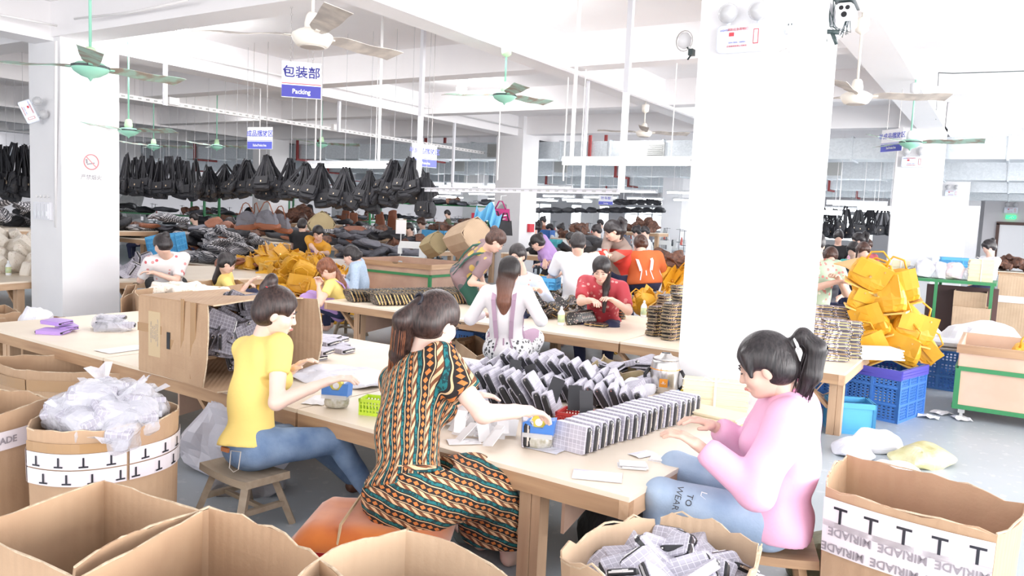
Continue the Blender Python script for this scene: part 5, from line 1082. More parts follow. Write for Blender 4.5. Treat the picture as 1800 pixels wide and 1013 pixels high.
# right rear: shelf goods and floor things
x0, x1, ys, zs = SHELF
stack((x0+.16, ys+.4, zs), .1, .24, .28, 12, .018, PALEP, 'tied bundle of kraft sheets at the left end of the green shelf', tie=BAND)
stack((x1-.16, ys+.3, zs), .1, .3, .26, 17, .018, PALEP, 'tall tied block of cream sheets at the right end of the green shelf', tie=BAND)
for k, (u, s, l, mm) in enumerate(((.38, .9, 'milky plastic bags on the green shelf, left of centre', PLASW), (.5, .8, 'white plastic bundle at the centre of the green shelf', PLASW), (.64, .8, 'pink-tinted plastic bag of goods on the green shelf', mat('pink_plastic', (.75, .60, .72), .3, noise=(8, (.8, .7, .6)))), (.78, .6, 'grey plastic bundle beside the cream block', PLASW))):
    sack((x0+(x1-x0)*u, ys+.3, zs), s, l, mm, (0, 0, k), 30+k, dims=(.42, .4, .3))
for k, u in enumerate((.24, .28)): t = tag(obj('tape_roll', MB().tube([(.06*math.cos(a), 0, .06+.06*math.sin(a)) for a in np.linspace(0, 2*PI, 15)[:-1]], .022, 6, closed=True), mat('grey_tape', (.25, .25, .27), .4)), ['upright grey tape roll on the green shelf, left one', 'grey tape roll on the green shelf, right one'][k], 'tape'); t.location = (x0+(x1-x0)*u, ys+.15+k*.05, zs+.02); t.rotation_euler = (0, 0, .5+k)
tag(obj('hardboard_sheet', MB().box(((x0+x1)/2+.3, ys+.5, .45), (.9, .03, .7)), mat('dark_panel', (.09, .05, .05), .6)), 'dark brown board behind the green shelf legs', 'board')
bb = carton('cardboard box with open flaps on the floor under the green shelf', [(x0+.9, ys-.1), (x0+1.35, ys-.1), (x0+1.35, ys+.3), (x0+.9, ys+.3)], 0, .55, m=CARDL, seed=40, n=4)
carton('stacked cardboard box under the right end of the green shelf', [(x1-.45, ys+.1), (x1-.05, ys+.1), (x1-.05, ys+.5), (x1-.45, ys+.5)], 0, .75, m=CARDL, seed=41, n=4)
carton('taped cardboard box standing behind the right end of the green shelf', [(x1+.05, ys+1.5), (x1+.7, ys+1.5), (x1+.7, ys+2), (x1+.05, ys+2)], 0, .95, m=CARDL, seed=42, n=4, tapes=((0, .6, .1, TAPEW, 0, 1),))
sack((-.15, 9.6, 0), 1.5, 'huge white woven sack slumped behind the plywood bin', mat('white_woven_sack', (.86, .86, .89), .6), (0, 0, .4), 50, dims=(.75, .6, .42), amp=.04)
sack((-.9, 10.2, 0), 1.4, 'white woven sack left of the huge one', MATS['white_woven_sack'], (0, 0, 1), 51, dims=(.7, .5, .4), amp=.04)
sack((.75, 10.2, 0), 1.5, 'white sack at the right edge behind the plywood bin', MATS['white_woven_sack'], (0, 0, .4), 52, dims=(.7, .6, .45), amp=.04)
stack((-.62, 8.6, .44), .1, .6, .4, 5, .016, mat('grey_board', (.6, .6, .62), .7), 'stack of grey and white boards on the rear blue crate', jit=.02)
for k, (x, y, l, mm, dm) in enumerate(((1540, 790, 'white plastic sheet bundle on the floor behind the woman in pink', MATS['white_woven_sack'], (.4, .3, .14)), (1620, 815, 'yellow-green plastic sack flattened on the floor behind the big box', mat('olive_plastic', (.45, .42, .20), .35, noise=(10, (.6, .58, .38)), bump=(10, .8)), (.55, .3, .13)), (1500, 800, 'white crumpled plastic on the floor near the light blue bin', PLASW, (.3, .3, .1)), (1575, 838, 'clear crumpled film on the floor behind the printed box', PLASW, (.35, .25, .1)))):
    p = P(x, y, 0.0); sack((p.x, p.y, 0), 1, l, mm, (0, 0, k), 60+k, dims=dm, amp=.03)
sack((-.55, 3.6, 0), 1, 'olive dark sack on the floor under the pale stool', mat('olive_dark', (.12, .12, .06), .5), (0, 0, 0), 66, dims=(.4, .4, .2), amp=.03)
for k, (x, y, l) in enumerate(((1632, 735, 'white paper scrap on the floor by the big crate'), (1655, 728, 'crumpled white paper beside the castor'), (1690, 738, 'white paper sheet on the floor under the plywood bin'), (1345, 958, 'crumpled film under the pale stool'))):
    p = P(x, y, 0); o = tag(obj('paper_scrap', MB().grid(5, 5, lambda u, v: ((u-.5)*.16, (v-.5)*.12, .01+.035*abs(mn.noise(Vector((u*4, v*4, k*5))))), .001), WHT), l, 'scrap'); o.location = (p.x, p.y, 0); o.rotation_euler = (0, 0, k)
# ================================================================ people: smooth blended bodies grown on small voxel grids
f32 = np.float32
class Vox:
    def __init__(s, lo, hi, h):
        s.h = h; s.lo = np.array(lo, f32)-2*h; n = np.ceil((np.array(hi, f32)+2*h-s.lo)/h).astype(int)+1; s.n = n; s.d = np.full(tuple(n), .2, f32)
    def sub(s, lo, hi):
        a = np.clip(((np.array(lo)-s.lo)/s.h).astype(int), 0, s.n-1); b = np.clip(((np.array(hi)-s.lo)/s.h).astype(int)+2, 1, s.n)
        if (b <= a).any(): return None
        ax = [s.lo[i]+s.h*np.arange(a[i], b[i], dtype=f32) for i in range(3)]
        return (slice(a[0], b[0]), slice(a[1], b[1]), slice(a[2], b[2])), ax
    def _mix(s, sl, v, k, op):
        c = s.d[sl]
        if op == 'u': hh = np.maximum(k-np.abs(c-v), 0)/k; s.d[sl] = np.minimum(c, v)-hh*hh*k*.25
        else: v = -v; hh = np.maximum(k-np.abs(c-v), 0)/k; s.d[sl] = np.maximum(c, v)+hh*hh*k*.25
    def cone(s, a, b, r1, r2, k=.02, flat=None, op='u'):
        """tapered capsule; flat = (direction, factor) thins it along that direction"""
        a = np.array(a, f32); b = np.array(b, f32); m = max(r1, r2)+k+.03; q = s.sub(np.minimum(a, b)-m, np.maximum(a, b)+m)
        if q is None: return s
        sl, ax = q; X = ax[0][:, None, None]-a[0]; Y = ax[1][None, :, None]-a[1]; Z = ax[2][None, None, :]-a[2]; ba = b-a; L2 = float(ba@ba)+1e-9
        t = np.clip((X*ba[0]+Y*ba[1]+Z*ba[2])/L2, 0, 1); X = X-t*ba[0]; Y = Y-t*ba[1]; Z = Z-t*ba[2]
        if flat is not None:
            n, f = flat; w = (X*n[0]+Y*n[1]+Z*n[2])*(f-1); X = X+w*n[0]; Y = Y+w*n[1]; Z = Z+w*n[2]
        v = np.sqrt(X*X+Y*Y+Z*Z)-(r1+(r2-r1)*t)
        if flat is not None: v = v/np.sqrt(flat[1])
        s._mix(sl, v, k, op); return s
    def ell(s, c, r, R=None, k=.02, op='u'):
        c = np.array(c, f32); r = np.array(r, f32); m = float(r.max())+k+.03; q = s.sub(c-m, c+m)
        if q is None: return s
        sl, ax = q; X = ax[0][:, None, None]-c[0]; Y = ax[1][None, :, None]-c[1]; Z = ax[2][None, None, :]-c[2]
        if R is not None: X, Y, Z = (X*R[0][i]+Y*R[1][i]+Z*R[2][i] for i in range(3))
        k0 = np.sqrt((X/r[0])**2+(Y/r[1])**2+(Z/r[2])**2); k1 = np.sqrt((X/r[0]**2)**2+(Y/r[1]**2)**2+(Z/r[2]**2)**2)+1e-6
        s._mix(sl, k0*(k0-1)/k1, k, op); return s
    def cut(s, p, n, k=.006):
        p = np.array(p); n = np.array(n)/np.linalg.norm(n); ax = [s.lo[i]+s.h*np.arange(s.n[i], dtype=f32) for i in range(3)]
        v = (ax[0][:, None, None]-p[0])*n[0]+(ax[1][None, :, None]-p[1])*n[1]+(ax[2][None, None, :]-p[2])*n[2]; s.d = np.maximum(s.d, v.astype(f32)); return s
    def cutnear(s, p, n, rad):
        """plane cut applied only within rad of p (ends of sleeves)"""
        p = np.array(p); n = np.array(n)/np.linalg.norm(n); q = s.sub(p-rad, p+rad)
        if q is None: return s
        sl, ax = q; X = ax[0][:, None, None]-p[0]; Y = ax[1][None, :, None]-p[1]; Z = ax[2][None, None, :]-p[2]
        v = X*n[0]+Y*n[1]+Z*n[2]; ins = (X*X+Y*Y+Z*Z) < rad*rad; c = s.d[sl]; s.d[sl] = np.where(ins, np.maximum(c, v), c); return s
    def wrinkle(s, amp, fr=22.0, seed=0, dirs=None):
        ax = [s.lo[i]+s.h*np.arange(s.n[i], dtype=f32) for i in range(3)]; X = ax[0][:, None, None]; Y = ax[1][None, :, None]; Z = ax[2][None, None, :]
        w = np.sin(X*fr*.5+seed)+np.sin(Y*fr*.45+2*seed+Z*7); s.d += (amp*np.sin(X*fr+Z*fr*.55+1.6*w)*(.5+.5*np.sin(Z*9+Y*8+seed))+amp*.5*np.sin(Y*fr*1.3-Z*fr*.9+w*1.3)).astype(f32); return s
    def mesh(s):
        d = s.d; h = s.h; ins = d < 0
        cnt = np.zeros(tuple(s.n-1), np.int8)
        for i in (0, 1):
            for j in (0, 1):
                for k in (0, 1): cnt += ins[i:i+s.n[0]-1, j:j+s.n[1]-1, k:k+s.n[2]-1]
        cell = (cnt > 0) & (cnt < 8); idx = np.full(cell.shape, -1, np.int32); cc = np.argwhere(cell)
        if len(cc) == 0: return np.zeros((0, 3)), np.zeros((0, 4), int)
        idx[cell] = np.arange(len(cc)); acc = np.zeros((len(cc), 3), f32); num = np.zeros(len(cc), f32)
        cor = [(i, j, k) for i in (0, 1) for j in (0, 1) for k in (0, 1)]
        for a in cor:
            for ax_ in range(3):
                if a[ax_] == 0:
                    b = list(a); b[ax_] = 1; da = d[cc[:, 0]+a[0], cc[:, 1]+a[1], cc[:, 2]+a[2]]; db = d[cc[:, 0]+b[0], cc[:, 1]+b[1], cc[:, 2]+b[2]]
                    m = (da < 0) != (db < 0); t = np.where(m, da/np.where(m, da-db, 1), 0)
                    for q in range(3): acc[:, q] += np.where(m, a[q]+(t if q == ax_ else 0), 0)
                    num += m
        v = s.lo+h*(cc+acc/num[:, None]); fs = []
        for ax_ in range(3):
            u, w = (ax_+1) % 3, (ax_+2) % 3; A = [slice(None)]*3; B = [slice(None)]*3; A[ax_] = slice(0, -1); B[ax_] = slice(1, None); x = ins[tuple(A)] != ins[tuple(B)]
            e = np.argwhere(x); ok = (e[:, u] > 0) & (e[:, w] > 0) & (e[:, u] < s.n[u]-1) & (e[:, w] < s.n[w]-1); e = e[ok]
            if not len(e): continue
            qs = []
            for du, dw in ((0, 0), (1, 0), (1, 1), (0, 1)):
                g = e.copy(); g[:, u] -= du; g[:, w] -= dw; qs.append(idx[g[:, 0], g[:, 1], g[:, 2]])
            q = np.stack(qs, 1); fl = ins[e[:, 0], e[:, 1], e[:, 2]]; q[~fl] = q[~fl][:, ::-1]; fs.append(q)
        f = np.concatenate(fs); f = f[(f >= 0).all(1)]; return v, f
def voxmesh(name, parts, m):
    """one mesh out of one or several voxel grids"""
    vs = []; fs = []; o = 0
    for g in parts:
        v, f = g.mesh() if isinstance(g, Vox) else g
        vs.append(v); fs.append(f+o); o += len(v)
    v = np.concatenate(vs); f = np.concatenate(fs); me = bpy.data.meshes.new(name)
    me.vertices.add(len(v)); me.vertices.foreach_set('co', v.astype(f32).ravel()); me.loops.add(len(f)*4); me.loops.foreach_set('vertex_index', f.astype(np.int32).ravel())
    me.polygons.add(len(f)); me.polygons.foreach_set('loop_start', np.arange(0, len(f)*4, 4, dtype=np.int32)); me.polygons.foreach_set('use_smooth', np.ones(len(f), bool)); me.materials.append(m); me.update(calc_edges=True); return me
SKIN = mat('skin', (.72, .47, .37), .5, noise=(12, (.76, .50, .40))); SKINL = mat('skin_light', (.80, .58, .49), .48, noise=(12, (.83, .60, .51)))
for m_ in (SKIN, SKINL):
    b_ = m_.node_tree.nodes['Principled BSDF']; b_.inputs['Subsurface Weight'].default_value = .15; b_.inputs['Subsurface Radius'].default_value = (.02, .008, .005)
def hairm(name, c1, c2, rough=.38):
    g = G(name, rough); v, x, y, z = g.xyz('Object'); n = g.n('TexNoise', {'Vector': g.n('Mapping', {0: g.n('TexCoord').outputs['Object'], 3: (110, 110, 14)}).outputs[0], 'Scale': 1.0, 'Detail': 3}).outputs['Fac']
    g.color(g.mix(g.n('MapRange', {0: n, 1: .35, 2: .65}).outputs[0], c1, c2)); g.bump(n, .5, .006); return g.m
HBK = hairm('hair_black', (.010, .008, .009), (.035, .027, .028)); HBR = hairm('hair_brown', (.035, .014, .010), (.10, .045, .03)); HAU = hairm('hair_auburn', (.10, .028, .012), (.28, .10, .045)); HDK = hairm('hair_dark_brown', (.018, .010, .009), (.06, .032, .027))
LIP = mat('lips', (.58, .20, .18), .4); DARKE = mat('eye_dark', (.02, .015, .015), .3)
def V3(*a): return np.array(a, float)
def nrm(v): return v/(np.linalg.norm(v)+1e-9)
def ik(a, b, l1, l2, hint):
    """elbow or knee between a and b"""
    d = b-a; L = np.linalg.norm(d); mx = (l1+l2)*.995
    if L > mx: b = a+d/L*mx; L = mx; d = b-a
    u = d/L; x = (l1*l1-l2*l2+L*L)/(2*L); h = math.sqrt(max(0, l1*l1-x*x)); n = hint-u*np.dot(hint, u); return a+u*x+nrm(n)*h, b
def person(label, hip, face, neck=None, lean=0.0, side=0.0, head=None, hyaw=None, hpitch=.35, hroll=0.0, hands=(None, None), feet=(None, None), s=1.0, q=1, top='tee', topm=None, topm2=None, bottom='pants', botm=None,
           hair='bun', hairm_=None, skin=SKIN, apron=None, shoes=None, male=False, stout=1.0, extras=None, curl=.9, knee_up=0, mask=None, group=None, sleeve=.55, collar=.0, sit=True, elbow_out=.55, leg=1.0):
    """hip, neck, head, hands, feet in world space; face = direction faced, degrees; q = 0 near, 1 middle, 2 far"""
    hip = V3(*hip); root = V3(hip[0], hip[1], 0); t = thing('person', label, 'person', root, 0, group)
    w = lambda p: V3(*p)-root
    fa = math.radians(face); F_ = V3(math.cos(fa), math.sin(fa), 0); R_ = V3(math.sin(fa), -math.cos(fa), 0); U = V3(0, 0, 1)
    hc = hip-root
    if neck is None: neck = hc+nrm(U*math.cos(lean)+F_*math.sin(lean)+R_*side)*.48*s
    else: neck = w(neck)
    tu = nrm(neck-hc); tf = nrm(F_-tu*np.dot(F_, tu)); tr = np.cross(tf, tu); back = -tf
    mid = (hc+neck)/2+back*.03*s
    hy = math.radians(hyaw if hyaw is not None else face); hF = V3(math.cos(hy)*math.cos(hpitch), math.sin(hy)*math.cos(hpitch), -math.sin(hpitch)); hR = V3(math.sin(hy), -math.cos(hy), 0); hU = np.cross(hR, hF)
    hR = nrm(hR+hU*hroll); hU = np.cross(hR, hF)
    hd = w(head) if head is not None else neck+nrm(tu*.75+U*.35+hF*.25)*.165*s
    hs = s*.97; HM = np.array([hR, hF, hU]).T           # columns: right, forward, up
    hp = lambda x, y, z: hd+HM@V3(x, y, z)*hs
    sw = (.185 if male else .165)*s*(1+(stout-1)*.4); shc = neck-tu*.055*s; sh = [shc-tr*sw, shc+tr*sw]; hipj = [hc-tr*.085*s, hc+tr*.085*s]
    wr = []; el = []
    for i, sg in ((0, -1), (1, 1)):
        tgt = w(hands[i]) if hands[i] is not None else shc+tf*.30*s-tu*.28*s+tr*sg*.10*s
        hint = tr*sg*elbow_out-U*.8+back*.25; e_, w_ = ik(sh[i], tgt, .275*s, .235*s, hint); el.append(e_); wr.append(w_)
    an = []; kn = []
    for i, sg in ((0, -1), (1, 1)):
        if feet[i] is not None: ft = w(feet[i])
        elif sit: ft = hc+F_*.36*s+R_*sg*.12*s; ft[2] = .06*s
        else: ft = hc+R_*sg*.10*s; ft[2] = .06*s
        k_, f_ = ik(hipj[i], ft, .40*s*leg, .40*s*leg, F_*1.0+U*(.6+knee_up)+R_*sg*.25); kn.append(k_); an.append(f_)
    h = (.0085, .013, .022)[q]; st = stout
    allp = np.array([hc, neck, hd]+sh+el+wr+kn+an)
    # ---- body
    def grid(pts, pad, hh): pts = np.array(pts); return Vox(pts.min(0)-pad, pts.max(0)+pad, hh)
    B = grid([neck, hc]+sh+el+wr, .10*s, h)
    B.cone(hc+tu*.1, neck-tu*.12*s, .09*s*st, .10*s*st, .05, (tf, 1.3)).cone(sh[0], sh[1], .045*s, .045*s, .04).cone(neck-tu*.04*s, hp(0, -.02, -.06), .058*s, .05*s, .03)
    ar = (.047 if male else .041)*s*(1+(st-1)*.6)
    for i in (0, 1): B.cone(sh[i], el[i], ar*1.12, ar*.82, .02).cone(el[i], wr[i]*.75+el[i]*.25, ar*.86, ar*.62, .02).cone(wr[i]*.7+el[i]*.3, wr[i], ar*.64, ar*.50, .01)
    parts = [B]
    # head
    hh = (.0050, .0085, .016)[q]; Hg = Vox(hd-.15*s, hd+.15*s, hh)
    e = lambda c, r, k=.02, op='u': Hg.ell(hp(*c), np.array(r)*hs, HM, k, op)
    e((0, -.012, .025), (.073, .092, .090)); e((0, .026, -.036), (.057, .060, .076), .03); e((0, .055, -.088), (.024, .024, .018), .025)
    e((.032, .052, -.03), (.028, .028, .026), .02); e((-.032, .052, -.03), (.028, .028, .026), .02); Hg.cone(hp(0, -.02, -.05), neck-tu*.02*s, .05*s, .056*s, .03)
    if q < 2:
        for x in (-.031, .031): e((x, .098, .006), (.017, .016, .010), .012, 's')
        Hg.cone(hp(0, .082, .008), hp(0, .098, -.027), .006*hs, .0085*hs, .012); e((0, .091, -.030), (.016, .010, .008), .008)
        e((0, .082, -.058), (.024, .012, .006), .006); e((0, .081, -.068), (.020, .011, .007), .006)
        for x in (-.074, .074): e((x, -.004, -.012), (.009, .019, .030), .006)
    parts.append(Hg)
    # hands with five fingers
    for i in (0, 1):
        sg = -1 if i == 0 else 1; d = nrm(wr[i]-el[i]); hd_ = nrm(d+V3(0, 0, -.15)); sd = nrm(np.cross(hd_, U))*sg   # sd = outward side
        pn = nrm(np.cross(sd, hd_)*sg); pn = pn if pn[2] > 0 else -pn; hq = (.0042, .007, .016)[q]; c = wr[i]+hd_*.09*s; Hq = Vox(c-.115*s, c+.115*s, hq)
        Hq.cone(wr[i]-d*.03, wr[i]+hd_*.02*s, ar*.52, ar*.52, .01).cone(wr[i]+hd_*.03*s-sd*.016*s, wr[i]+hd_*.075*s-sd*.018*s, .019*s, .016*s, .012, (pn, 1.35)).cone(wr[i]+hd_*.03*s+sd*.014*s, wr[i]+hd_*.072*s+sd*.018*s, .018*s, .015*s, .012, (pn, 1.35))
        if q < 2:
            for kf, (o, L) in enumerate(((-.027, .068), (-.009, .078), (.009, .073), (.026, .058))):
                a = wr[i]+hd_*.085*s+sd*o*s; c1 = curl*(.45+.08*kf); b = a+nrm(hd_*math.cos(c1)-pn*math.sin(c1)+sd*o*3)*L*.55*s; c2 = c1+curl*.6; cc = b+nrm(hd_*math.cos(c2)-pn*math.sin(c2))*L*.45*s
                Hq.cone(a-hd_*.012, b, .0088*s, .0080*s, .004).cone(b, cc, .0080*s, .0066*s, .003)
            a = wr[i]+hd_*.025*s-sd*.024*s; b = a+nrm(hd_*.75-sd*.6-pn*.35)*.042*s; cc = b+nrm(hd_*.95-sd*.1-pn*.4)*.032*s; Hq.cone(a, b, .0125*s, .010*s, .008).cone(b, cc, .0098*s, .0075*s, .003)
        else: Hq.cone(wr[i]+hd_*.06*s, wr[i]+hd_*.13*s-pn*.03*s, .024*s, .016*s, .01)
        parts.append(Hq)
    if bottom in ('bare', 'skirt') or (shoes is None and q < 2):
        Lg = grid(kn+an, .09*s, h)
        for i in (0, 1): Lg.cone(kn[i], an[i]*.55+kn[i]*.45, .050*s, .048*s).cone(an[i]*.5+kn[i]*.5, an[i], .048*s, .032*s, .03).cone(an[i]-U*.02, an[i]+F_*.13*s-U*.03*s, .034*s, .026*s, .02)
        parts.append(Lg)
    obj('body', voxmesh('body', parts, skin), None, t)
    # ---- face details
    if q < 2:
        for x in (-.031, .031):
            m = MB(); m.lathe([(.001, -1), (.7, -.7), (1, 0), (.7, .7), (.001, 1)], 8, Matrix([[*(HM[k]*np.array([.0135, .004, .0035])*hs), hp(x, .0865, .004)[k]] for k in range(3)]+[[0, 0, 0, 1]])@Matrix.Rotation(PI/2, 4, 'Y')); obj('eye', m, DARKE, t, True)
            m = MB(); m.tube([hp(x-.019, .085, .022), hp(x, .0895, .027), hp(x+.019, .083, .023)], .0028*hs, 5); obj('eyebrow', m, HBK, t, True)
        m = MB(); m.tube([hp(-.021, .0885, -.0625), hp(-.008, .0945, -.060), hp(0, .0945, -.0618), hp(.008, .0945, -.060), hp(.021, .0885, -.0625)], [.003*hs, .0055*hs, .006*hs, .0055*hs, .003*hs], 6); obj('lips', m, LIP, t, True)
    # ---- hair
    hm_ = hairm_ or HBK; hx = (.0055, .0085, .016)[q]; tailp = []
    if hair in ('ponytail', 'long', 'lowtail'): tailp = [hd-U*.42*s+back*.12*s]
    Hr = grid([hd+.17*s, hd-.17*s]+tailp, .02, hx) if tailp else Vox(hd-.20*s, hd+.20*s, hx)
    g = lambda c, r, k=.02, op='u': Hr.ell(hp(*c), np.array(r)*hs, HM, k, op)
    th = .010 if hair == 'short' else .016
    g((0, -.016, .030), (.073+th, .090+th, .088+th)); g((0, -.05, -.02), (.070+th, .055+th, .07), .03)
    g((0, .105, -.055), (.062, .085, .092), .012, 's'); g((0, .11, -.02), (.052, .065, .075), .02, 's')
    for x in (-.088, .088): g((x, .008, -.035), (.026, .024, .040), .012, 's'); g((x*.95, .048, -.035), (.040, .045, .048), .015, 's')
    if hair == 'short':
        g((0, -.05, -.135), (.12, .10, .055), .02, 's'); 
        for x in (-.095, .095): g((x, .02, -.03), (.032, .06, .06), .015, 's')
    elif hair in ('long', 'sidetail') or q == 2 or 'pink' in label: Hr.cone(hp(-.06, .05, .075), hp(-.074, .055, -.01), .016*hs, .008*hs, .02).cone(hp(.06, .05, .075), hp(.074, .055, -.01), .016*hs, .008*hs, .02)
    bk = hp(0, -.1, .02)
    if hair == 'bun': g((0, -.105, .075), (.045, .042, .045), .015)
    if hair == 'topbun': g((-.0, -.075, .135), (.036, .034, .045), .01); g((.0, -.09, .10), (.03, .03, .04), .01)
    if hair == 'lowbun': g((0, -.115, -.01), (.042, .036, .042), .015)
    if hair == 'ponytail':   # tied high, falling behind
        a = hp(0, -.115, .05); pts = [a, a+(-hF*.05+hU*.012)*s, a+(-hF*.095-U*.05)*s, a+(-hF*.085-U*.14)*s, a+(-hF*.05-U*.22)*s]; rs = [.020, .032, .042, .040, .018]
        for k in range(4): Hr.cone(pts[k], pts[k+1], rs[k]*hs, rs[k+1]*hs, .01)
    if hair == 'lowtail':
        a = hp(0, -.105, .06); nk = neck+back*.055*s; pts = [a, a*.6+nk*.4+back*.055*s, nk+back*.03*s, nk+back*.035*s-U*.09*s]; rs = [.026, .045, .045, .02]
        for k in range(3): Hr.cone(pts[k], pts[k+1], rs[k]*hs, rs[k+1]*hs, .015)
    if hair == 'long':
        nk = neck+back*.05*s; pts = [hp(0, -.06, .03), nk+U*.03, nk+back*.05*s-tu*.12*s, nk+back*.06*s-tu*.28*s]; rs = [.085, .072, .06, .02]
        for k in range(3): Hr.cone(pts[k], pts[k+1], rs[k]*s, rs[k+1]*s, .02, (tf, 1.35))
    if hair == 'sidetail':
        a = hp(-.05, -.06, -.04); b = neck+tf*.08*s-tr*.05*s; c = b+tf*.05*s-U*.2*s
        Hr = grid([hd+.17*s, hd-.17*s, c], .06, hx); g = lambda c_, r, k=.02, op='u': Hr.ell(hp(*c_), np.array(r)*hs, HM, k, op)
        g((0, -.016, .030), (.089, .106, .104)); g((0, -.05, -.02), (.086, .071, .07), .03); g((0, .105, -.055), (.062, .085, .092), .012, 's'); g((0, .11, -.02), (.052, .065, .075), .02, 's'); Hr.cone(a, b, .035*s, .036*s, .02).cone(b, c, .036*s, .015*s, .02)
    obj('hair', voxmesh('hair', [Hr], hm_), None, t)
    if hair in ('lowtail', 'ponytail') and q == 0:   # loose strands over the tail
        rs_ = random.Random(2); m = MB(); tm = HAU if hair == 'lowtail' else hm_
        for k in range(120 if hair == 'lowtail' else 26):
            o = V3(rs_.uniform(-1, 1), rs_.uniform(-1, 1), rs_.uniform(-.5, .5))*.028*s; wd = 1.25; pp = [pts[0]+o*.5]+[p+nrm(o)*rs[min(j+1, 3)]*s*.92 for j, p in enumerate(pts[1:3])]+[pts[-1]+o*1.2-U*rs_.uniform(0, .05)]
            m.tube(pp, [.004, .0045, .0038, .001], 4)
        obj('hair_strands', m, tm, t, True)
        obj('hair_tie', MB().tube([pts[0]+(HM@V3(math.cos(a_), 0, math.sin(a_)))*.024*s-hF*.02*s for a_ in np.linspace(0, 2*PI, 13)[:-1]], .006, 5, closed=True), INK if hair == 'lowtail' else WHT, t)
    if hair == 'topbun': obj('hair_tie', MB().tube([hp(.03*math.cos(a_), -.078+.03*math.sin(a_), .108) for a_ in np.linspace(0, 2*PI, 11)[:-1]], .005, 5, closed=True), mat('hair_tie_red', (.7, .02, .03), .3), t)
    # ---- upper garment
    if topm is not None:
        pad = .165*s*st; pts_ = [neck, hc-tu*.03]+sh+el+(wr if top in ('long', 'sweat') else []); S = grid(pts_, pad, h)
        fat = {'tee': 1.0, 'long': 1.04, 'sweat': 1.14, 'blouse': 1.08, 'dress': 1.03}.get(top, 1.0)*st*(1.08 if male else 1)
        S.cone(hc+tu*.02*s, mid-tu*.02*s, .135*s*fat, .118*s*fat, .05, (tf, 1.32)).cone(mid-tu*.02*s, neck-tu*.13*s, .118*s*fat, .135*s*fat, .06, (tf, 1.30)).cone(sh[0]+tr*.02, sh[1]-tr*.02, .058*s*fat, .058*s*fat, .05).cone(neck-tu*.06*s-tr*.03, neck-tu*.02*s, .07*s, .055*s, .04).cone(neck-tu*.13*s-tr*.07*s, neck-tu*.13*s+tr*.07*s, .10*s*fat, .10*s*fat, .05, (tf, 1.25))
        if not male:
            for sg in (-1, 1): S.ell(neck-tu*.20*s+tf*.085*s+tr*sg*.065*s, V3(.055, .055, .055)*s*fat, None, .05)
        if q < 2: S.ell(hc+back*.03*s, V3(.16, .125, .11)*s*fat, np.array([tr, tf, tu]).T, .05)
        sl_ = {'sweat': 1.5, 'long': 1.12, 'blouse': 1.35, 'dress': 1.4}.get(top, 1.2)
        for i, sg in ((0, -1), (1, 1)):
            ce_ = el[i] if top in ('long', 'sweat') else sh[i]+(el[i]-sh[i])*(sleeve-.08); S.cone(sh[i], ce_, ar*1.28*sl_, ar*1.12*sl_, .025)
            if top in ('long', 'sweat'): S.cone(el[i], wr[i]*.8+el[i]*.2, ar*1.05*sl_, ar*.85*sl_, .02).cone(wr[i]*.82+el[i]*.18, wr[i]*.95+el[i]*.05, ar*.72*sl_ if top == 'long' else ar*1.0, ar*.68, .015)
        if q < 2: S.wrinkle((.0042, .003)[q]*(1.6 if top in ('sweat', 'blouse') else 1), 24 if top != 'sweat' else 18, len(label) % 7)
        for i in (0, 1):
            if top in ('long', 'sweat'): S.cutnear(wr[i]*.95+el[i]*.05, wr[i]-el[i], .09*s)
            else: c_ = sh[i]+(el[i]-sh[i])*sleeve; S.cutnear(c_, el[i]-sh[i], .075*s*sl_*max(1, st*.9))
        S.ell(neck+tu*(.035-collar*.3)*s+tf*(.015+collar)*s, V3(.075+collar, .075+collar, .055)*s, None, .008, 's')
        S.cut(hc+tu*(.005 if q == 0 and top == 'tee' else -.035)*s if bottom != 'skirtdress' else hc+tu*.02*s, -tu)
        obj({'dress': 'dress_bodice', 'sweat': 'sweatshirt', 'blouse': 'blouse'}.get(top, 'shirt'), voxmesh('shirt', [S], topm), None, t)
        if top == 'sweat': obj('neck_ribbing', MB().tube([neck+tu*.022*s+(tr*math.cos(a_)*.066+tf*(math.sin(a_)*.066+.015))*s-tu*.02*math.sin(a_)*s for a_ in np.linspace(0, 2*PI, 21)[:-1]], .008, 6, closed=True), topm2 or topm, t, True)
    # ---- lower garment
    if botm is not None:
        pts_ = [hc]+kn+an; S = grid(pts_, .21*s*st, h); fat = st*(1.0 if not male else 1.05)
        S.ell(hc+U*.0, V3(.158, .118, .11)*s*fat, np.array([tr, tf, tu]).T, .04).ell(hc+tu*.05*s, V3(.138, .105, .08)*s*fat, np.array([tr, tf, tu]).T, .04)
        if bottom == 'pants':
            for i in (0, 1): S.cone(hipj[i], kn[i], .092*s*fat, .064*s*fat, .03).cone(kn[i], an[i], .062*s*fat, .046*s, .02)
            if q < 2: S.wrinkle(.003, 30, 2)
            for i in (0, 1): S.cutnear(an[i]+U*.015, an[i]-kn[i], .09*s)
            S.cutnear(hc+tu*.10*s+tu*.12, tu*1.0, .001); S.cutnear(hc+tu*.11*s+back*.04, nrm(tu+U), .22*s)
        else:
            m1 = (kn[0]+kn[1])/2; m2 = (an[0]+an[1])/2
            S.cone(hc, m1, .145*s*fat, .10*s, .06).cone(hipj[0], kn[0], .11*s*fat, .08*s, .06).cone(hipj[1], kn[1], .11*s*fat, .08*s, .06).cone(m1, m2+U*.08, .125*s, .14*s, .06).cone(kn[0], an[0]+U*.1, .085*s, .08*s, .06).cone(kn[1], an[1]+U*.1, .085*s, .08*s, .06)
            S.wrinkle(.006, 26, 1); S.cut((0, 0, .10), (0, 0, -1)); S.cutnear(hc+tu*.10*s+back*.04, nrm(tu+U), .2*s)
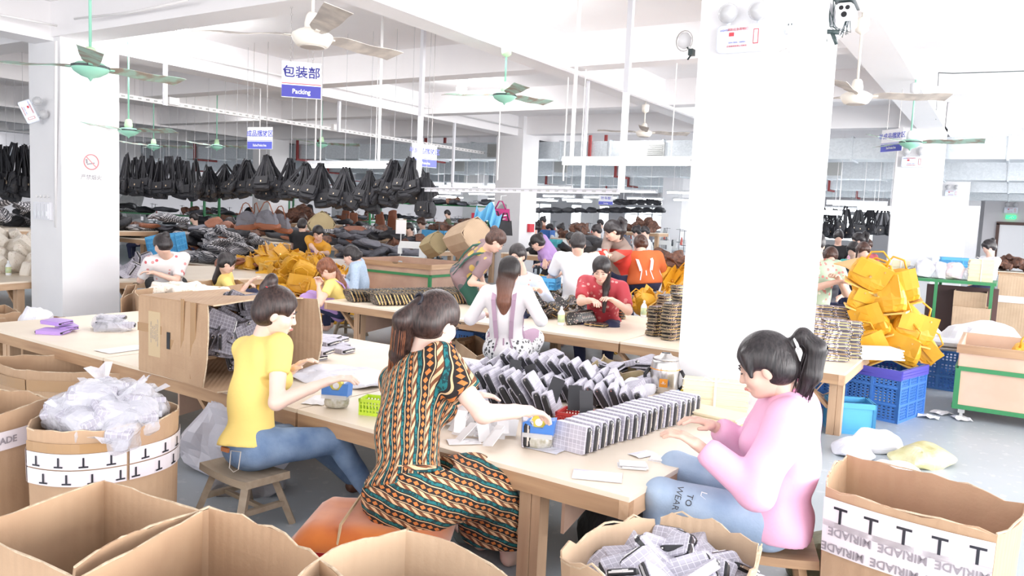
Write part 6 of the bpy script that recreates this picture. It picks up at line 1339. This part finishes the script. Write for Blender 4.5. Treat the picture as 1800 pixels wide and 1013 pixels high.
        obj({'pants': 'trousers', 'skirtdress': 'dress_skirt'}.get(bottom, 'skirt'), voxmesh('trousers', [S], botm), None, t)
    if shoes is not None and q < 2:
        for i in (0, 1):
            S = Vox(an[i]-.13*s-U*.04, an[i]+.2*s, .009); S.cone(an[i]-U*.022*s-F_*.02, an[i]+F_*.13*s-U*.032*s, .038*s, .033*s, .02).cut((0, 0, .004), (0, 0, -1)); obj('shoe', voxmesh('shoe', [S], shoes), None, t)
    if apron is not None and q < 2:
        S = grid([neck, hc]+kn[:1]+kn[1:], .16*s, h); fat = 1.1*st
        S.cone(hc+tf*.03*s, mid+tf*.03*s, .13*s*fat, .118*s*fat, .05, (tf, 1.25)).cone(mid+tf*.03*s, neck-tu*.16*s+tf*.05*s, .118*s*fat, .08*s*fat, .05, (tf, 1.1))
        for i in (0, 1): S.cone(hipj[i]+U*.025, kn[i]+U*.02, .09*s*fat, .07*s*fat, .06)
        S.cut(hc+back*.0, -tf) if sit else S.cut(hc+back*.01, -tf); obj('apron', voxmesh('apron', [S], apron), None, t)
        bk_ = MB()
        for sg in (-1, 1): bk_.bar(neck-tu*.02*s+tr*sg*.085*s+back*.05*s, neck-tu*.10*s+tr*sg*.085*s+back*.122*s*st, .035, .006, tuple(back)).bar(neck-tu*.10*s+tr*sg*.085*s+back*.122*s*st, mid+tr*sg*.07*s+back*.112*s*st, .035, .006, tuple(back)).bar(mid+tr*sg*.07*s+back*.112*s*st, hc+tu*.12*s+tr*sg*.06*s+back*.132*s*st, .035, .006, tuple(back)).bar(neck-tu*.02*s+tr*sg*.055*s+back*.04*s, neck-tu*.12*s+tr*sg*.06*s+tf*.125*s, .03, .006, tuple(tf))
        for a_ in (-.05, 0, .05): bk_.bar(hc+tu*.12*s+tr*a_*s+back*.13*s*st, hc+tu*(.06-abs(a_))*s+tr*a_*1.6*s+back*.14*s*st, .012, .004, tuple(back))
        obj('apron_ties', bk_, apron, t)
    t['_dbg'] = 0; del t['_dbg']
    return dict(t=t, neck=neck, hc=hc, hd=hd, hp=hp, tu=tu, tf=tf, tr=tr, back=back, sh=sh, el=el, wr=wr, kn=kn, an=an, s=s, mid=mid, root=root, hF=hF, hU=hU, HM=HM)
# ================================================================ the people in the photograph
def W3(*a): return D(*a)
# --- patterns
def dressm(name, rot, hor=False):
    g = G(name, .8); tc = g.n('TexCoord')
    if rot is None:   # stripes run up the body and fan round it
        hc_ = V3(0, 0, .43); nk_ = V3(*D(735, 632, 3.42))-V3(-1.97, 2.44, 0); tu_ = nrm(nk_-hc_); fa_ = math.radians(62); F0 = V3(math.cos(fa_), math.sin(fa_), 0); tf_ = nrm(F0-tu_*np.dot(F0, tu_)); tr_ = np.cross(tf_, tu_)
        v_ = g.n('VectorMath', {0: tc.outputs['Object'], 1: tuple(hc_)}, operation='SUBTRACT').outputs[0]; a_, b_, z = (g.n('VectorMath', {0: v_, 1: tuple(k_)}, operation='DOT_PRODUCT').outputs['Value'] for k_ in (tr_, tf_, tu_))
        x = g.math('MULTIPLY', g.math('ARCTAN2', a_, b_), .17)
    else: x, z = (g.n('VectorMath', {0: tc.outputs['Object'], 1: r_}, operation='DOT_PRODUCT').outputs['Value'] for r_ in rot)
    u = g.math('MULTIPLY', x, 15.0); wv = g.math('MULTIPLY', g.math('SINE', g.math('MULTIPLY', z, 60)), .03); u = g.math('ADD', u, wv); f = g.math('FRACT', u)
    band = lambda a, b: g.math('MULTIPLY', g.math('GREATER_THAN', f, a), g.math('LESS_THAN', f, b))
    v = g.math('FRACT', g.math('MULTIPLY', z, 34)); dv = g.math('ABSOLUTE', g.math('SUBTRACT', v, .5)); du = g.math('ABSOLUTE', g.math('SUBTRACT', f, .22)); dia = g.math('LESS_THAN', g.math('ADD', g.math('MULTIPLY', du, 3.4), dv), .44)
    n = g.n('TexNoise', {'Vector': tc.outputs['Object'], 'Scale': 60}).outputs['Fac']
    black = (.018, .012, .012); teal = (.01, .16, .17); org = (.62, .20, .05); cream = (.78, .52, .30); brown = (.20, .07, .03)
    c = g.mix(dia, black, org); c = g.mix(band(.42, .47), c, cream); c = g.mix(band(.0, .04), c, cream)
    t = g.mix(g.math('GREATER_THAN', n, .52), teal, (.005, .05, .06)); c = g.mix(band(.53, .70), c, t); c = g.mix(band(.74, .96), c, g.mix(g.math('GREATER_THAN', g.math('FRACT', g.math('ADD', g.math('MULTIPLY', z, 20), g.math('MULTIPLY', f, 3))), .5), brown, cream)); c = g.mix(band(.97, 1.0), c, black)
    g.color(c); return g.m
DR1 = dressm('ethnic_print_vertical', None); DR2 = dressm('ethnic_print_slanted', ((.15, .40, .88), (.8, .5, -.35))); DRB = dressm('ethnic_print_band', ((0, 0, 1.2), (.9, -.4, 0)))
YT = mat('yellow_tee', (.87, .65, .20), .85, bump=(60, .06)); YT2 = mat('yellow_tee_pale', (.86, .68, .22), .85); 
def denim(name, c1, c2):
    return mat(name, c1, .85, noise=(7, c2, .3, .7), bump=(120, .15))
DEN = denim('blue_denim', (.09, .16, .30), (.24, .34, .50)); DENL = denim('pale_denim', (.26, .36, .52), (.40, .50, .64)); NAVY = mat('navy_cloth', (.02, .025, .07), .8); BLKT = mat('black_tee', (.015, .015, .017), .85); PINK = mat('pink_fleece', (.84, .47, .66), .9, bump=(80, .08)); PINKD = mat('pink_rib', (.76, .28, .48), .9)
WT = mat('white_cotton', (.84, .84, .87), .85); WBL = mat('white_blouse', (.80, .76, .78), .6); FLW = floral('white_rose_print', (.82, .78, .78), ((.62, .12, .14), (.70, .30, .30)), 16, .28); RFL = floral('red_flower_print', (.42, .035, .05), ((.62, .30, .28), (.50, .14, .14)), 18, .33)
MAU = mat('mauve_apron', (.42, .28, .38), .8); PURC = mat('lilac_coat', (.44, .27, .56), .7); PURA = mat('purple_apron', (.28, .16, .34), .8); ORG = mat('orange_knit', (.60, .14, .04), .9, bump=(60, .1)); MUS = mat('mustard_tee', (.70, .34, .03), .85); LBL = mat('light_blue_knit', (.38, .50, .66), .9, noise=(60, (.48, .58, .72)))
MULTI = floral('brown_floral_blouse', (.26, .17, .18), ((.55, .38, .10), (.10, .11, .12)), 9, .4); GRA = mat('dark_green_apron', (.015, .085, .06), .7); GRF = floral('green_floral_blouse', (.42, .52, .38), ((.62, .22, .2), (.75, .7, .6)), 26, .4); TEA = mat('teal_tee', (.08, .45, .42), .8); BRSH = mat('brown_shoe', (.12, .05, .03), .5)
def knitm():
    g = G('red_grey_sweater', .9); v, x, y, z = g.xyz('Object'); n = g.n('TexVoronoi', {'Vector': v, 'Scale': 4.2}).outputs['Color']; r = g.n('SeparateColor', {0: n}).outputs[0]
    c = g.mix(g.math('GREATER_THAN', r, .62), (.62, .045, .03), (.30, .20, .16)); g.color(g.mix(g.math('GREATER_THAN', z, 1.18), c, (.26, .19, .16))); return g.m
SWE = knitm()
# --- woman in yellow
hip = V3(-3.03, 2.50, .36)
r = person('seated woman in a yellow t-shirt and jeans, hair in a bun with red tie', hip, 78, neck=D(463, 592, 3.92), head=D(487, 549, 3.86), hyaw=42, hpitch=.30, hands=(D(512, 652, 3.95), D(572, 672, 3.72)), feet=((-2.90, 3.10, .06), (-2.66, 2.98, .06)), leg=.92, s=1.02, q=0, top='tee', topm=YT, botm=DEN, hair='topbun', hairm_=HDK, skin=SKINL, shoes=BRSH, curl=.8, sleeve=.5, elbow_out=.35)
obj('label_patch', MB().box(tuple(r['hc']+r['back']*.130-r['tu']*.012), (.05, .012, .02), rz=0), mat('patch_tan', (.45, .16, .06), .6), r['t'])
pk = MB(); b0 = r['hc']+r['back']*.118+r['tr']*.085-r['tu']*.045
pk.tube([b0-r['tr']*.05+r['tu']*.03, b0+r['tr']*.05+r['tu']*.03, b0+r['tr']*.045-r['tu']*.05, b0-r['tu']*.065, b0-r['tr']*.045-r['tu']*.05], .0025, 4, closed=True); obj('pocket_stitching', pk, mat('stitch', (.55, .5, .45), .8), r['t'])
# --- woman in the patterned dress
hip = V3(-1.97, 2.42, .385)
r = person('woman seen from behind in an orange, teal and black patterned dress, auburn low ponytail', hip, 72, neck=D(735, 632, 3.42), head=D(768, 566, 3.36), hyaw=74, hpitch=.35, hands=(D(820, 700, 3.8), D(925, 722, 3.32)), feet=((-1.93, 2.90, .06), (-1.74, 2.84, .06)), leg=.80, s=1.06, q=0, top='dress', topm=DR1, bottom='skirtdress', botm=DR2, hair='lowtail', hairm_=HDK, skin=SKINL, curl=.7, stout=1.14, sleeve=.62, collar=.02, elbow_out=.75)
nk = r['neck']; tu, tr, tf = r['tu'], r['tr'], r['tf']
obj('collar_band', MB().tube([nk-tu*(.015+.03*abs(math.cos(a)))+(tr*math.cos(a)*.115+tf*math.sin(a)*.085) for a in np.linspace(0, 2*PI, 25)[:-1]], .02, 6, closed=True), DRB, r['t'], True)
obj('collar_frill', MB().tube([nk+tu*(.012-.02*abs(math.cos(a)))+(tr*math.cos(a)*.092+tf*math.sin(a)*.07) for a in np.linspace(0, 2*PI, 25)[:-1]], .009, 5, closed=True), mat('teal_frill', (.01, .14, .14), .8), r['t'], True)
wc = r['hc']+tu*.085
obj('waist_band', MB().tube([wc+tr*math.cos(a)*.168+tf*math.sin(a)*.135 for a in np.linspace(0, 2*PI, 29)[:-1]], .022, 6, closed=True), DRB, r['t'], True)
# --- woman in pink
hip = V3(-.72, 3.14, .40)
r = person('woman in a pink sweatshirt and pale ripped jeans, black ponytail, seated at the table end', hip, 193, neck=D(1392, 690, 3.02), head=D(1344, 644, 2.98), hyaw=196, hpitch=.42, hands=(D(1232, 786, 2.95), D(1256, 750, 3.2)), feet=((-1.14, 2.98, .06), (-1.18, 3.25, .06)), s=1.04, q=0, top='sweat', topm=PINK, topm2=PINKD, botm=DENL, hair='ponytail', hairm_=HBK, skin=SKIN, shoes=WT, curl=.75, stout=1.04, elbow_out=.25)
kk = (r['hc']+r['kn'][0])/2; dn = nrm(r['kn'][0]-r['hc']); sd = V3(.2, -1, .35)
up = nrm(np.cross(dn, sd)); 
for k, (s_, z_, mm) in enumerate((('LADY', .02, WT), ('TO', .07, INK), ('WEAR', .115, INK))):
    p0 = r['kn'][0]*.62+r['hc']*.38+dn*(z_-.03)+nrm(sd)*.105+V3(0, 0, .0)
    X_ = nrm(-dn*0+V3(0, 0, -1)-dn*np.dot(V3(0, 0, -1), dn)); Z_ = nrm(sd); Y_ = nrm(np.cross(Z_, X_)); X_ = np.cross(Y_, Z_)
    o = text(s_, .034, mm, r['t'], (0, 0, 0), (0, 0, 0)); o.matrix_local = Matrix([[X_[i], Y_[i], Z_[i], p0[i]] for i in range(3)]+[[0, 0, 0, 1]])
obj('worn_patch', MB().grid(6, 3, lambda u, v: tuple(kk+dn*(.08*(u-.5))+V3(0, 0, .03*(v-.5)+.01)+nrm(sd)*(.098-.01*abs(u-.5)))), WT, r['t'])
def ombre(z0):
    g = G('hair_ombre', .4); v, x, y, z = g.xyz('Object'); n = g.n('TexNoise', {'Vector': g.n('Mapping', {0: g.n('TexCoord').outputs['Object'], 3: (110, 110, 12)}).outputs[0], 'Scale': 1.0}).outputs['Fac']
    f = g.n('MapRange', {0: g.math('ADD', z, g.math('MULTIPLY', n, .08)), 1: z0-.14, 2: z0+.06}).outputs[0]; g.color(g.mix(f, g.mix(n, (.10, .035, .02), (.26, .11, .07)), (.014, .010, .010))); g.bump(n, .5, .006); return g.m
OMB = ombre(D(897, 478, 6.5).z)
# --- middle distance
T2 = .5
def at(px, py, dep): return D(px, py, dep)
a = at(893, 560, 6.55)
r = person('woman seen from behind in a white blouse with mauve apron straps, long auburn hair', (a.x, a.y, .42), 112, neck=at(890, 503, 6.5), head=at(897, 478, 6.5), hyaw=110, hpitch=.45, hands=(at(850, 552, 6.8), at(950, 556, 6.6)), s=1.0, q=1, top='long', topm=WBL, bottom='skirt', botm=floral('mono_scroll_skirt', (.75, .74, .76), ((.04, .04, .05), (.1, .1, .1)), 34, .42), hair='long', hairm_=OMB, apron=MAU, stout=1.02)
a = at(1052, 560, 8.0)
person('woman in a red flower-print blouse with side ponytail, sewing at the second table', (a.x, a.y+.1, .44), 285, neck=at(1060, 494, 7.7), head=at(1057, 474, 7.5), hyaw=288, hpitch=.5, hands=(at(1078, 528, 7.35), at(1040, 528, 7.35)), s=1.04, q=1, top='tee', topm=RFL, botm=NAVY, hair='sidetail', stout=1.2, skin=SKIN, sleeve=.8)
a = at(912, 525, 8.4)
person('woman with pulled-back black hair half hidden behind the white-bloused woman', (a.x, a.y, .46), 285, neck=at(918, 480, 8.2), head=at(909, 450, 8.1), hyaw=280, hpitch=.25, hands=(at(950, 512, 7.9), at(900, 515, 7.9)), s=1.02, q=1, top='long', topm=floral('pale_blue_check', (.62, .70, .84), ((.8, .4, .3), (.85, .85, .9)), 30, .25), botm=NAVY, hair='lowbun')
a = at(812, 500, 9.0)
person('woman bending forward in a brown floral blouse and dark green apron', (a.x, a.y, .80), 40, neck=at(858, 438, 8.8), head=at(872, 424, 8.7), hyaw=32, hpitch=.75, hands=(at(850, 497, 8.8), at(856, 502, 8.5)), feet=((a.x-.1, a.y+.1, .06), (a.x+.05, a.y-.1, .06)), s=1.06, q=1, top='tee', topm=MULTI, botm=MULTI, hair='bun', hairm_=HBR, apron=GRA, sit=False, sleeve=.7)
a = at(1012, 515, 8.9)
person('man with cropped hair seen from behind in a white t-shirt', (a.x, a.y, .55), 118, neck=at(1016, 446, 8.8), head=at(1016, 429, 8.75), hyaw=118, hpitch=.5, hands=(at(985, 480, 9.2), at(1050, 478, 9.2)), s=1.08, q=1, top='tee', topm=WT, botm=NAVY, hair='short', male=True, sleeve=.75, stout=1.0)
a = at(1088, 480, 10.0)
person('standing woman in a red and brown patterned sweater looking down, black hair tied back', (a.x, a.y, .85), 250, neck=at(1086, 421, 9.6), head=at(1076, 406, 9.5), hyaw=225, hpitch=.6, hands=(at(1050, 446, 9.2), at(1062, 450, 9.2)), s=1.04, q=1, top='long', topm=SWE, botm=NAVY, hair='ponytail', sit=False, stout=1.1)
a = at(1131, 502, 9.9)
r = person('woman bending over in an orange knit top with white apron strings, seen from behind', (a.x, a.y, .78), 125, neck=at(1128, 446, 9.9), head=at(1126, 431, 10.0), hyaw=125, hpitch=.7, hands=(at(1110, 478, 10.3), at(1150, 478, 10.3)), s=1.05, q=1, top='tee', topm=ORG, botm=NAVY, hair='lowbun', hairm_=HBR, sit=False, stout=1.35, sleeve=.75, apron=WBL)
a = at(965, 462, 12.3)
person('woman in a lilac coat bending to the left beyond the white table', (a.x+.05, a.y, .82), 215, neck=at(953, 428, 12.0), head=at(944, 427, 11.9), hyaw=205, hpitch=.6, hands=(at(950, 465, 11.9), at(958, 465, 11.7)), s=1.04, q=1, top='long', topm=PURC, botm=BLKT, hair='bun', sit=False, stout=1.1)
a = at(297, 500, 9.6)
person('woman in a white blouse with red flowers, black hair up, at the left table', (a.x, a.y, .45), 150, neck=at(293, 452, 9.1), head=at(285, 431, 9.0), hyaw=185, hpitch=.45, hands=(at(255, 478, 9.4), at(272, 480, 9.0)), s=1.05, q=1, top='tee', topm=FLW, botm=BLKT, hair='bun', stout=1.15, sleeve=.8)
a = at(392, 515, 9.3)
person('woman in a pale yellow t-shirt with pink apron strap and long black ponytail reaching right', (a.x, a.y, .38), 60, neck=at(396, 477, 9.1), head=at(400, 463, 9.0), hyaw=45, hpitch=.5, hands=(at(432, 500, 9.2), at(438, 497, 8.9)), s=.96, q=1, top='tee', topm=YT2, botm=NAVY, hair='long', hairm_=HBK, sleeve=.6)
a = at(600, 535, 9.1)
person('bent woman in a pale yellow t-shirt, long brown hair, reaching left', (a.x, a.y, .36), 215, neck=at(582, 487, 9.0), head=at(574, 474, 8.9), hyaw=212, hpitch=.85, hands=(at(560, 502, 8.8), at(566, 498, 8.9)), s=1.0, q=1, top='tee', topm=YT2, botm=NAVY, hair='long', hairm_=HAU, apron=PURC, sleeve=.5)
a = at(632, 505, 9.8)
person('older woman in a light blue knit top facing left, dark hair pinned back', (a.x, a.y, .42), 215, neck=at(628, 459, 9.7), head=at(617, 450, 9.7), hyaw=212, hpitch=.3, hands=(at(605, 492, 9.6), at(607, 486, 9.8)), s=1.02, q=1, top='long', topm=LBL, botm=NAVY, hair='lowbun')
a = at(558, 462, 13.8)
person('woman in a mustard top and purple apron sitting at a small yellow-edged table', (a.x, a.y, .48), 290, neck=at(559, 424, 13.4), head=at(559, 410, 13.3), hyaw=285, hpitch=.5, hands=(at(566, 444, 12.9), at(558, 446, 12.9)), s=1.06, q=1, top='tee', topm=MUS, botm=NAVY, hair='lowbun', apron=PURA, stout=1.15, sleeve=.8)
a = at(530, 462, 14.4)
person('man in a black t-shirt seen from behind, seated left of the woman in mustard', (a.x, a.y, .5), 110, neck=at(532, 408, 14.3), head=at(532, 396, 14.3), hyaw=115, hpitch=.3, s=1.04, q=1, top='tee', topm=BLKT, botm=BLKT, hair='short', male=True)
a = at(1447, 540, 7.9)
person('person in a green flower-print blouse partly hidden by the big pillar', (a.x-.1, a.y, .5), 300, neck=at(1438, 458, 7.9), head=at(1434, 432, 7.9), hyaw=290, hpitch=.4, hands=(at(1474, 490, 7.6), at(1468, 496, 7.6)), s=1.08, q=1, top='tee', topm=GRF, botm=NAVY, hair='lowbun', stout=1.2)
# --- far figures
fars = [(1460, 452, 10.5, 290, 'long', HBR, GRY, 'woman with long brown hair seen behind the green floral blouse'), (1474, 417, 15, 280, 'bun', HBK, BLKT, 'far woman in black with hair in a high bun, beyond the big pillar'), (1508, 422, 14.5, 215, 'ponytail', HBK, mat('pink_tee', (.7, .4, .5), .8), 'far woman in a pink top and dark cap, beyond the mustard column'), (1500, 440, 12.5, 250, 'lowbun', HBK, TEA, 'far woman in a teal t-shirt beyond the mustard column'), (1517, 441, 12.0, 300, 'long', HBR, BLKT, 'far woman with brown hair facing the camera above the tan sheet'), (1524, 432, 15, 300, 'lowbun', HBR, mat('red_check', (.5, .1, .12), .8), 'far woman in red check beside the brown strap heap'),
        (1738, 435, 13.5, 215, 'bun', HBK, WT, 'far woman in white with dark bun at the right edge'),
        (1003, 420, 15, 215, 'ponytail', HBK, mat('pale_pink_tee', (.72, .55, .56), .8), 'far woman in pale pink left of the white t-shirt man'), (1048, 406, 17, 215, 'bun', HBK, WT, 'far woman in white with black bun, left of the red sweater'), (1088, 401, 16, 290, 'short', HBK, GRY, 'far man half hidden behind the red sweater woman'), (1091, 391, 22, 280, 'short', HBK, WT, 'far standing man above the red sweater woman\'s shoulder'), (1118, 408, 18, 215, 'bun', HBK, WT, 'far woman in white behind the orange top, left one'), (1133, 408, 17.5, 215, 'short', HBK, WT, 'far worker in white leaning, right of the other one in white'), (1139, 401, 23, 215, 'short', HBK, GRC, 'very far worker above the orange-topped woman'), (1119, 400, 23, 215, 'bun', HBK, WT, 'very far dark-haired worker behind the leaning one'),
        (966, 402, 20, 215, 'short', HBK, WT, 'far worker in white above the lilac coat'), (985, 402, 21, 215, 'bun', HBK, mat('cream_tee', (.7, .66, .6), .8), 'far worker in cream between the lilac coat and the pale pink top'), (954, 388, 26, 215, 'bun', HBK, BRN, 'very far standing worker beside the central pillar'), (937, 400, 18, 215, 'ponytail', HBK, GRY, 'far worker half hidden by the central pillar'), (1055, 393, 25, 215, 'short', HBK, WT, 'very far worker left of the red sweater\'s head'),
        (786, 376, 26, 215, 'short', HBK, mat('olive_tee', (.10, .11, .06), .8), 'far man in olive standing by the rear shelves'), (718, 402, 16.5, 250, 'short', HBK, BLKT, 'far worker in black behind the clipboard and sewing machine'), (645, 378, 26, 290, 'short', HBR, WT, 'far worker in white near the dark hanging cloth'), (340, 384, 18, 215, 'short', HBK, mat('grey_blue_shirt', (.35, .42, .5), .8), 'far man in grey-blue behind the light blue crate'), (404, 392, 16, 250, 'short', HBK, BLKT, 'far worker in black behind the woven bag heap'), (740, 392, 19, 215, 'bun', HBR, WT, 'far worker in white right of the clipboard'), (532, 385, 19, 280, 'short', HBR, CRM, 'far worker above the black t-shirt man'), (255, 400, 19, 215, 'lowbun', HBK, GRC, 'far worker at left beside the far left pillar')]
for (x, y, dd, fc, hr, hm2, tm, lb) in fars:
    p = D(x, y, dd); hz = max(.45, p.z-.72); person(lb, (p.x, p.y, hz), fc, lean=.25, head=None if 0 else tuple(p), neck=(p.x-.05*math.cos(math.radians(fc)), p.y-.05*math.sin(math.radians(fc)), p.z-.16), hpitch=.5, s=max(.85, min(1.1, (p.z-hz)/.66)), q=2, top='tee', topm=tm, botm=NAVY, hair=hr if hr != 'long' else 'lowtail', hairm_=hm2, sit=p.z < 1.42)
# ================================================================ sewing lines and racks in the background
MACH = mat('machine_white', (.78, .80, .80), .35); TBW = mat('grey_table_top', (.55, .60, .64), .4); DARKF = mat('dark_frame', (.05, .06, .07), .5)
def station():
    t = thing('sewing_station', 'sewing machine on a grey table in the far sewing lines', 'sewing machine', (0, 0, -9), 0, 'sewing stations')
    obj('table_top', MB().box((0, 0, .70), (1.15, .52, .04)), TBW, t)
    for sx in (-1, 1): obj('leg', MB().box((sx*.5, 0, .35), (.05, .4, .03)).box((sx*.5, 0, .02), (.06, .5, .04)).box((sx*.5, -.02, .36), (.05, .06, .68)), DARKF, t)
    m = MB().box((.0, 0, .75), (.46, .17, .06)).box((.18, 0, .87), (.10, .11, .20)).box((0, 0, .97), (.46, .10, .11), taper=.85).box((-.2, 0, .88), (.06, .07, .12)); obj('machine_head', m, MACH, t)
    obj('hand_wheel', MB().tube([(.24, 0, .95), (.27, 0, .95)], .06, 12), DARKF, t); obj('motor', MB().box((.1, 0, .58), (.3, .2, .16)), DARKF, t)
    obj('thread_stand', MB().tube([(.4, .18, .72), (.4, .18, 1.35)], .008, 4).tube([(.3, .18, 1.33), (.5, .18, 1.33)], .006, 4).tube([(.33, .18, 1.0), (.47, .18, 1.0)], .01, 4), DARKF, t)
    for k, c in enumerate(((.7, .7, .72), (.5, .12, .1))): obj('thread_cone', MB().lathe([(.035, 1.01), (.01, 1.13)], 10, Matrix.Translation((.34+k*.12, .18, 0))), mat('thread_%d' % k, c, .8), t)
    return Once(t)
ST = station(); RK = [(D(x_, y_, d_), w_/2+.9) for x_, y_, d_, w_ in ((270, 385, 22, 4.5), (580, 380, 25, 3.5), (760, 375, 29, 5), (420, 390, 24, 3.5))]
for i, y in enumerate((15.6, 17.6, 19.6, 21.8, 24.2, 26.6, 29.2, 32)):
    x = -4.2-.3*i
    while x > -27+i*.1:
        if not (x > -7 and y < 17) and not any(abs(x-k_.x) < w_ and abs(y-k_.y) < 1.0 for k_, w_ in RK) and not any(abs(x-cx+.3) < .7 and abs(y-cy-.3) < .6 for cx in COLX for cy in COLY) and (rnd.random() < .86):
            ST((x, y, 0), PI*(i % 2)+rnd.uniform(-.05, .05)+.2)
            if rnd.random() < .6: q = rnd.choice([GRY, BLKC, BRN, BW, GRC]); pick = {GRY: SG[0], BLKC: SBK[0], BRN: SBR[0], BW: SBW[0], GRC: SG[2]}[q]; pick((x+.2, y-.1, .72), (0, 0, rnd.uniform(0, 3)), 'cloth piece lying on a far sewing table', 'cloth on the sewing tables', rnd.uniform(.7, 1.1))
        x -= 1.45
ST(D(725, 455, 13.2)*1, .3) if 0 else None
p = D(715, 470, 12.9); ST((p.x+.1, p.y, max(0, p.z-.72)), .45, 'nearest sewing machine behind the wooden bin, white clipboard beside it', 'sewing stations')
# clipboard on a stand
p = D(705, 398, 13); t = thing('clipboard', 'white clipboard sheet on a thin stand above the nearest sewing machine', 'clipboard', p, .5)
obj('board', MB().box((0, .004, 0), (.18, .006, .25)), OLDW, t); obj('sheet', MB().box((0, 0, -.01), (.17, .003, .23)), WHT, t); obj('clip', MB().box((0, -.005, .12), (.07, .01, .02)), STEEL, t); obj('stand', MB().tube([(0, .01, -.12), (0, .01, -p.z+.65)], .008, 5), STEEL, t)
# green shelving racks loaded with goods
def rack(c, w, rz, label, zs=(.5, 1.1, 1.75)):
    t = thing('storage_rack', label, 'rack', c, rz)
    for sx in (-1, 1):
        for y in (-.25, .25): obj('post', MB().box((sx*w/2, y, zs[-1]/2+.1), (.05, .05, zs[-1]+.2)), GREENP, t)
    for z in zs: obj('shelf_board', MB().box((0, 0, z), (w, .55, .04)), GREENP, t)
    return t
SM = SG+SBK+SBN+[SBR[0]]+SBW
for k, (x, y, dd, w, lab) in enumerate(((270, 385, 22, 4.5, 'green storage rack loaded with goods beyond the light blue crate'), (580, 380, 25, 3.5, 'green storage rack with brown goods behind the hexagonal box'), (760, 375, 29, 5, 'long green rack under the far tube lamps, left of the central pillar'), (420, 390, 24, 3.5, 'green storage rack in the dark area left of the black t-shirt man'))):
    p = D(x, y, dd); rack((p.x, p.y, 0), w, .1, lab)
    for j in range(int(w*9)):
        rnd.choice(SM)((p.x+rnd.uniform(-w/2, w/2), p.y+rnd.uniform(-.15, .1)+.0, rnd.choice((.52, .6, 1.12, 1.2, 1.77, 1.85))), (rnd.uniform(-.2, .2), rnd.uniform(-.2, .2), rnd.uniform(0, 3)), 'cloth goods piled on the %s' % ['rack beyond the light blue crate', 'rack behind the hexagonal box', 'long rack under the far tube lamps', 'rack in the dark area at left'][k], 'goods on rack at %d' % x, rnd.uniform(.9, 1.4))
# low dark storage in the left background, filled floor between
for k, (px_, dd, w_) in enumerate(((300, 15.6, 2.6), (500, 16.6, 3.2), (680, 16.2, 3.0), (400, 19.5, 3.4), (610, 20.2, 3.4), (815, 18.6, 2.6))):
    p = D(px_, 425, dd); place = ('leftmost of the far ones', 'left of the black t-shirt man', 'behind the clipboard', 'in the dark area at left', 'behind the hexagonal box', 'left of the central pillar')[k]
    table('work_table', [(p.x-w_/2, p.y-.7), (p.x+w_/2, p.y-.7), (p.x+w_/2, p.y+.7), (p.x-w_/2, p.y+.7)], .76, [(p.x-w_/2+.1, p.y-.6), (p.x+w_/2-.1, p.y-.6), (p.x-w_/2+.1, p.y+.6), (p.x+w_/2-.1, p.y+.6)], 'far table covered in folded goods, '+place, braces=False)
    for q in range(25):
        u = rnd.uniform(-1, 1); v = rnd.uniform(-1, 1)
        rnd.choice(SM)((p.x+u*w_*.45, p.y+v*.5, .765+.42*rnd.random()*(1-u*u)*(1-.5*v*v)), (rnd.uniform(-.15, .15), rnd.uniform(-.15, .15), rnd.uniform(0, 3)), 'folded goods on the far table '+place, 'goods on the far table '+place, rnd.uniform(.9, 1.4))
for k in range(40):
    x = rnd.uniform(930, 1200); dd = rnd.uniform(14, 20); p = D(x, 440-(dd-14)*3, dd)
    rnd.choice(SM)((p.x, p.y, rnd.choice((.05, .12, .73))), (rnd.uniform(-.4, .4), rnd.uniform(-.4, .4), rnd.uniform(0, 3)), 'folded goods among the workers right of the central pillar', 'goods right of the central pillar', rnd.uniform(.7, 1.1))
# small yellow-edged table of the woman in mustard
p = D(560, 457, 13.0)
table('work_table', [(p.x-.75, p.y-.25), (p.x+.55, p.y+.45), (p.x+.25, p.y+1.0), (p.x-1.0, p.y+.3)], p.z, [(p.x-.55, p.y-.08), (p.x+.35, p.y+.5)], 'small yellow-edged table of the woman in mustard', braces=False, top=TBW, edge=mat('yellow_edge', (.65, .48, .12), .5))
q = D(600, 478, 12.4); tag(obj('white_board', MB().box((q.x, q.y, q.z-.1), (.7, .03, .6), rz=.55), WHT), 'white board leaning below the small table, behind the light blue top', 'board')
# hanging brown/dark cloths far
for (x, y, dd, mm, l) in ((545, 378, 22, BLKC, 'dark cloth hung beside a white one on the far line'), (522, 378, 22, WHT, 'white cloth hung on the far line'), (607, 388, 23, BRN, 'brown bundle hung at the far pillar'), (622, 392, 22, BRN, 'rust bundle on the far sewing line'), (690, 390, 20, BRN, 'rust bag standing on the far table, left one'), (668, 392, 20, BRN, 'rust and black bag standing on the far table, right one')):
    p = D(x, y, dd); o = tag(obj('cloth_piece', soft(.35, .08, .6, x, .05, 5, .8, 4), mm), l, 'cloth'); o.location = (p.x, p.y, p.z-.3)
p = D(838, 384, 26); tag(obj('cabinet', MB().box((p.x, p.y, p.z-.2), (.22, .3, .75)), mat('red_cabinet', (.6, .04, .07), .4)), 'red fire cabinet on the far wall left of the shopping bags', 'cabinet')
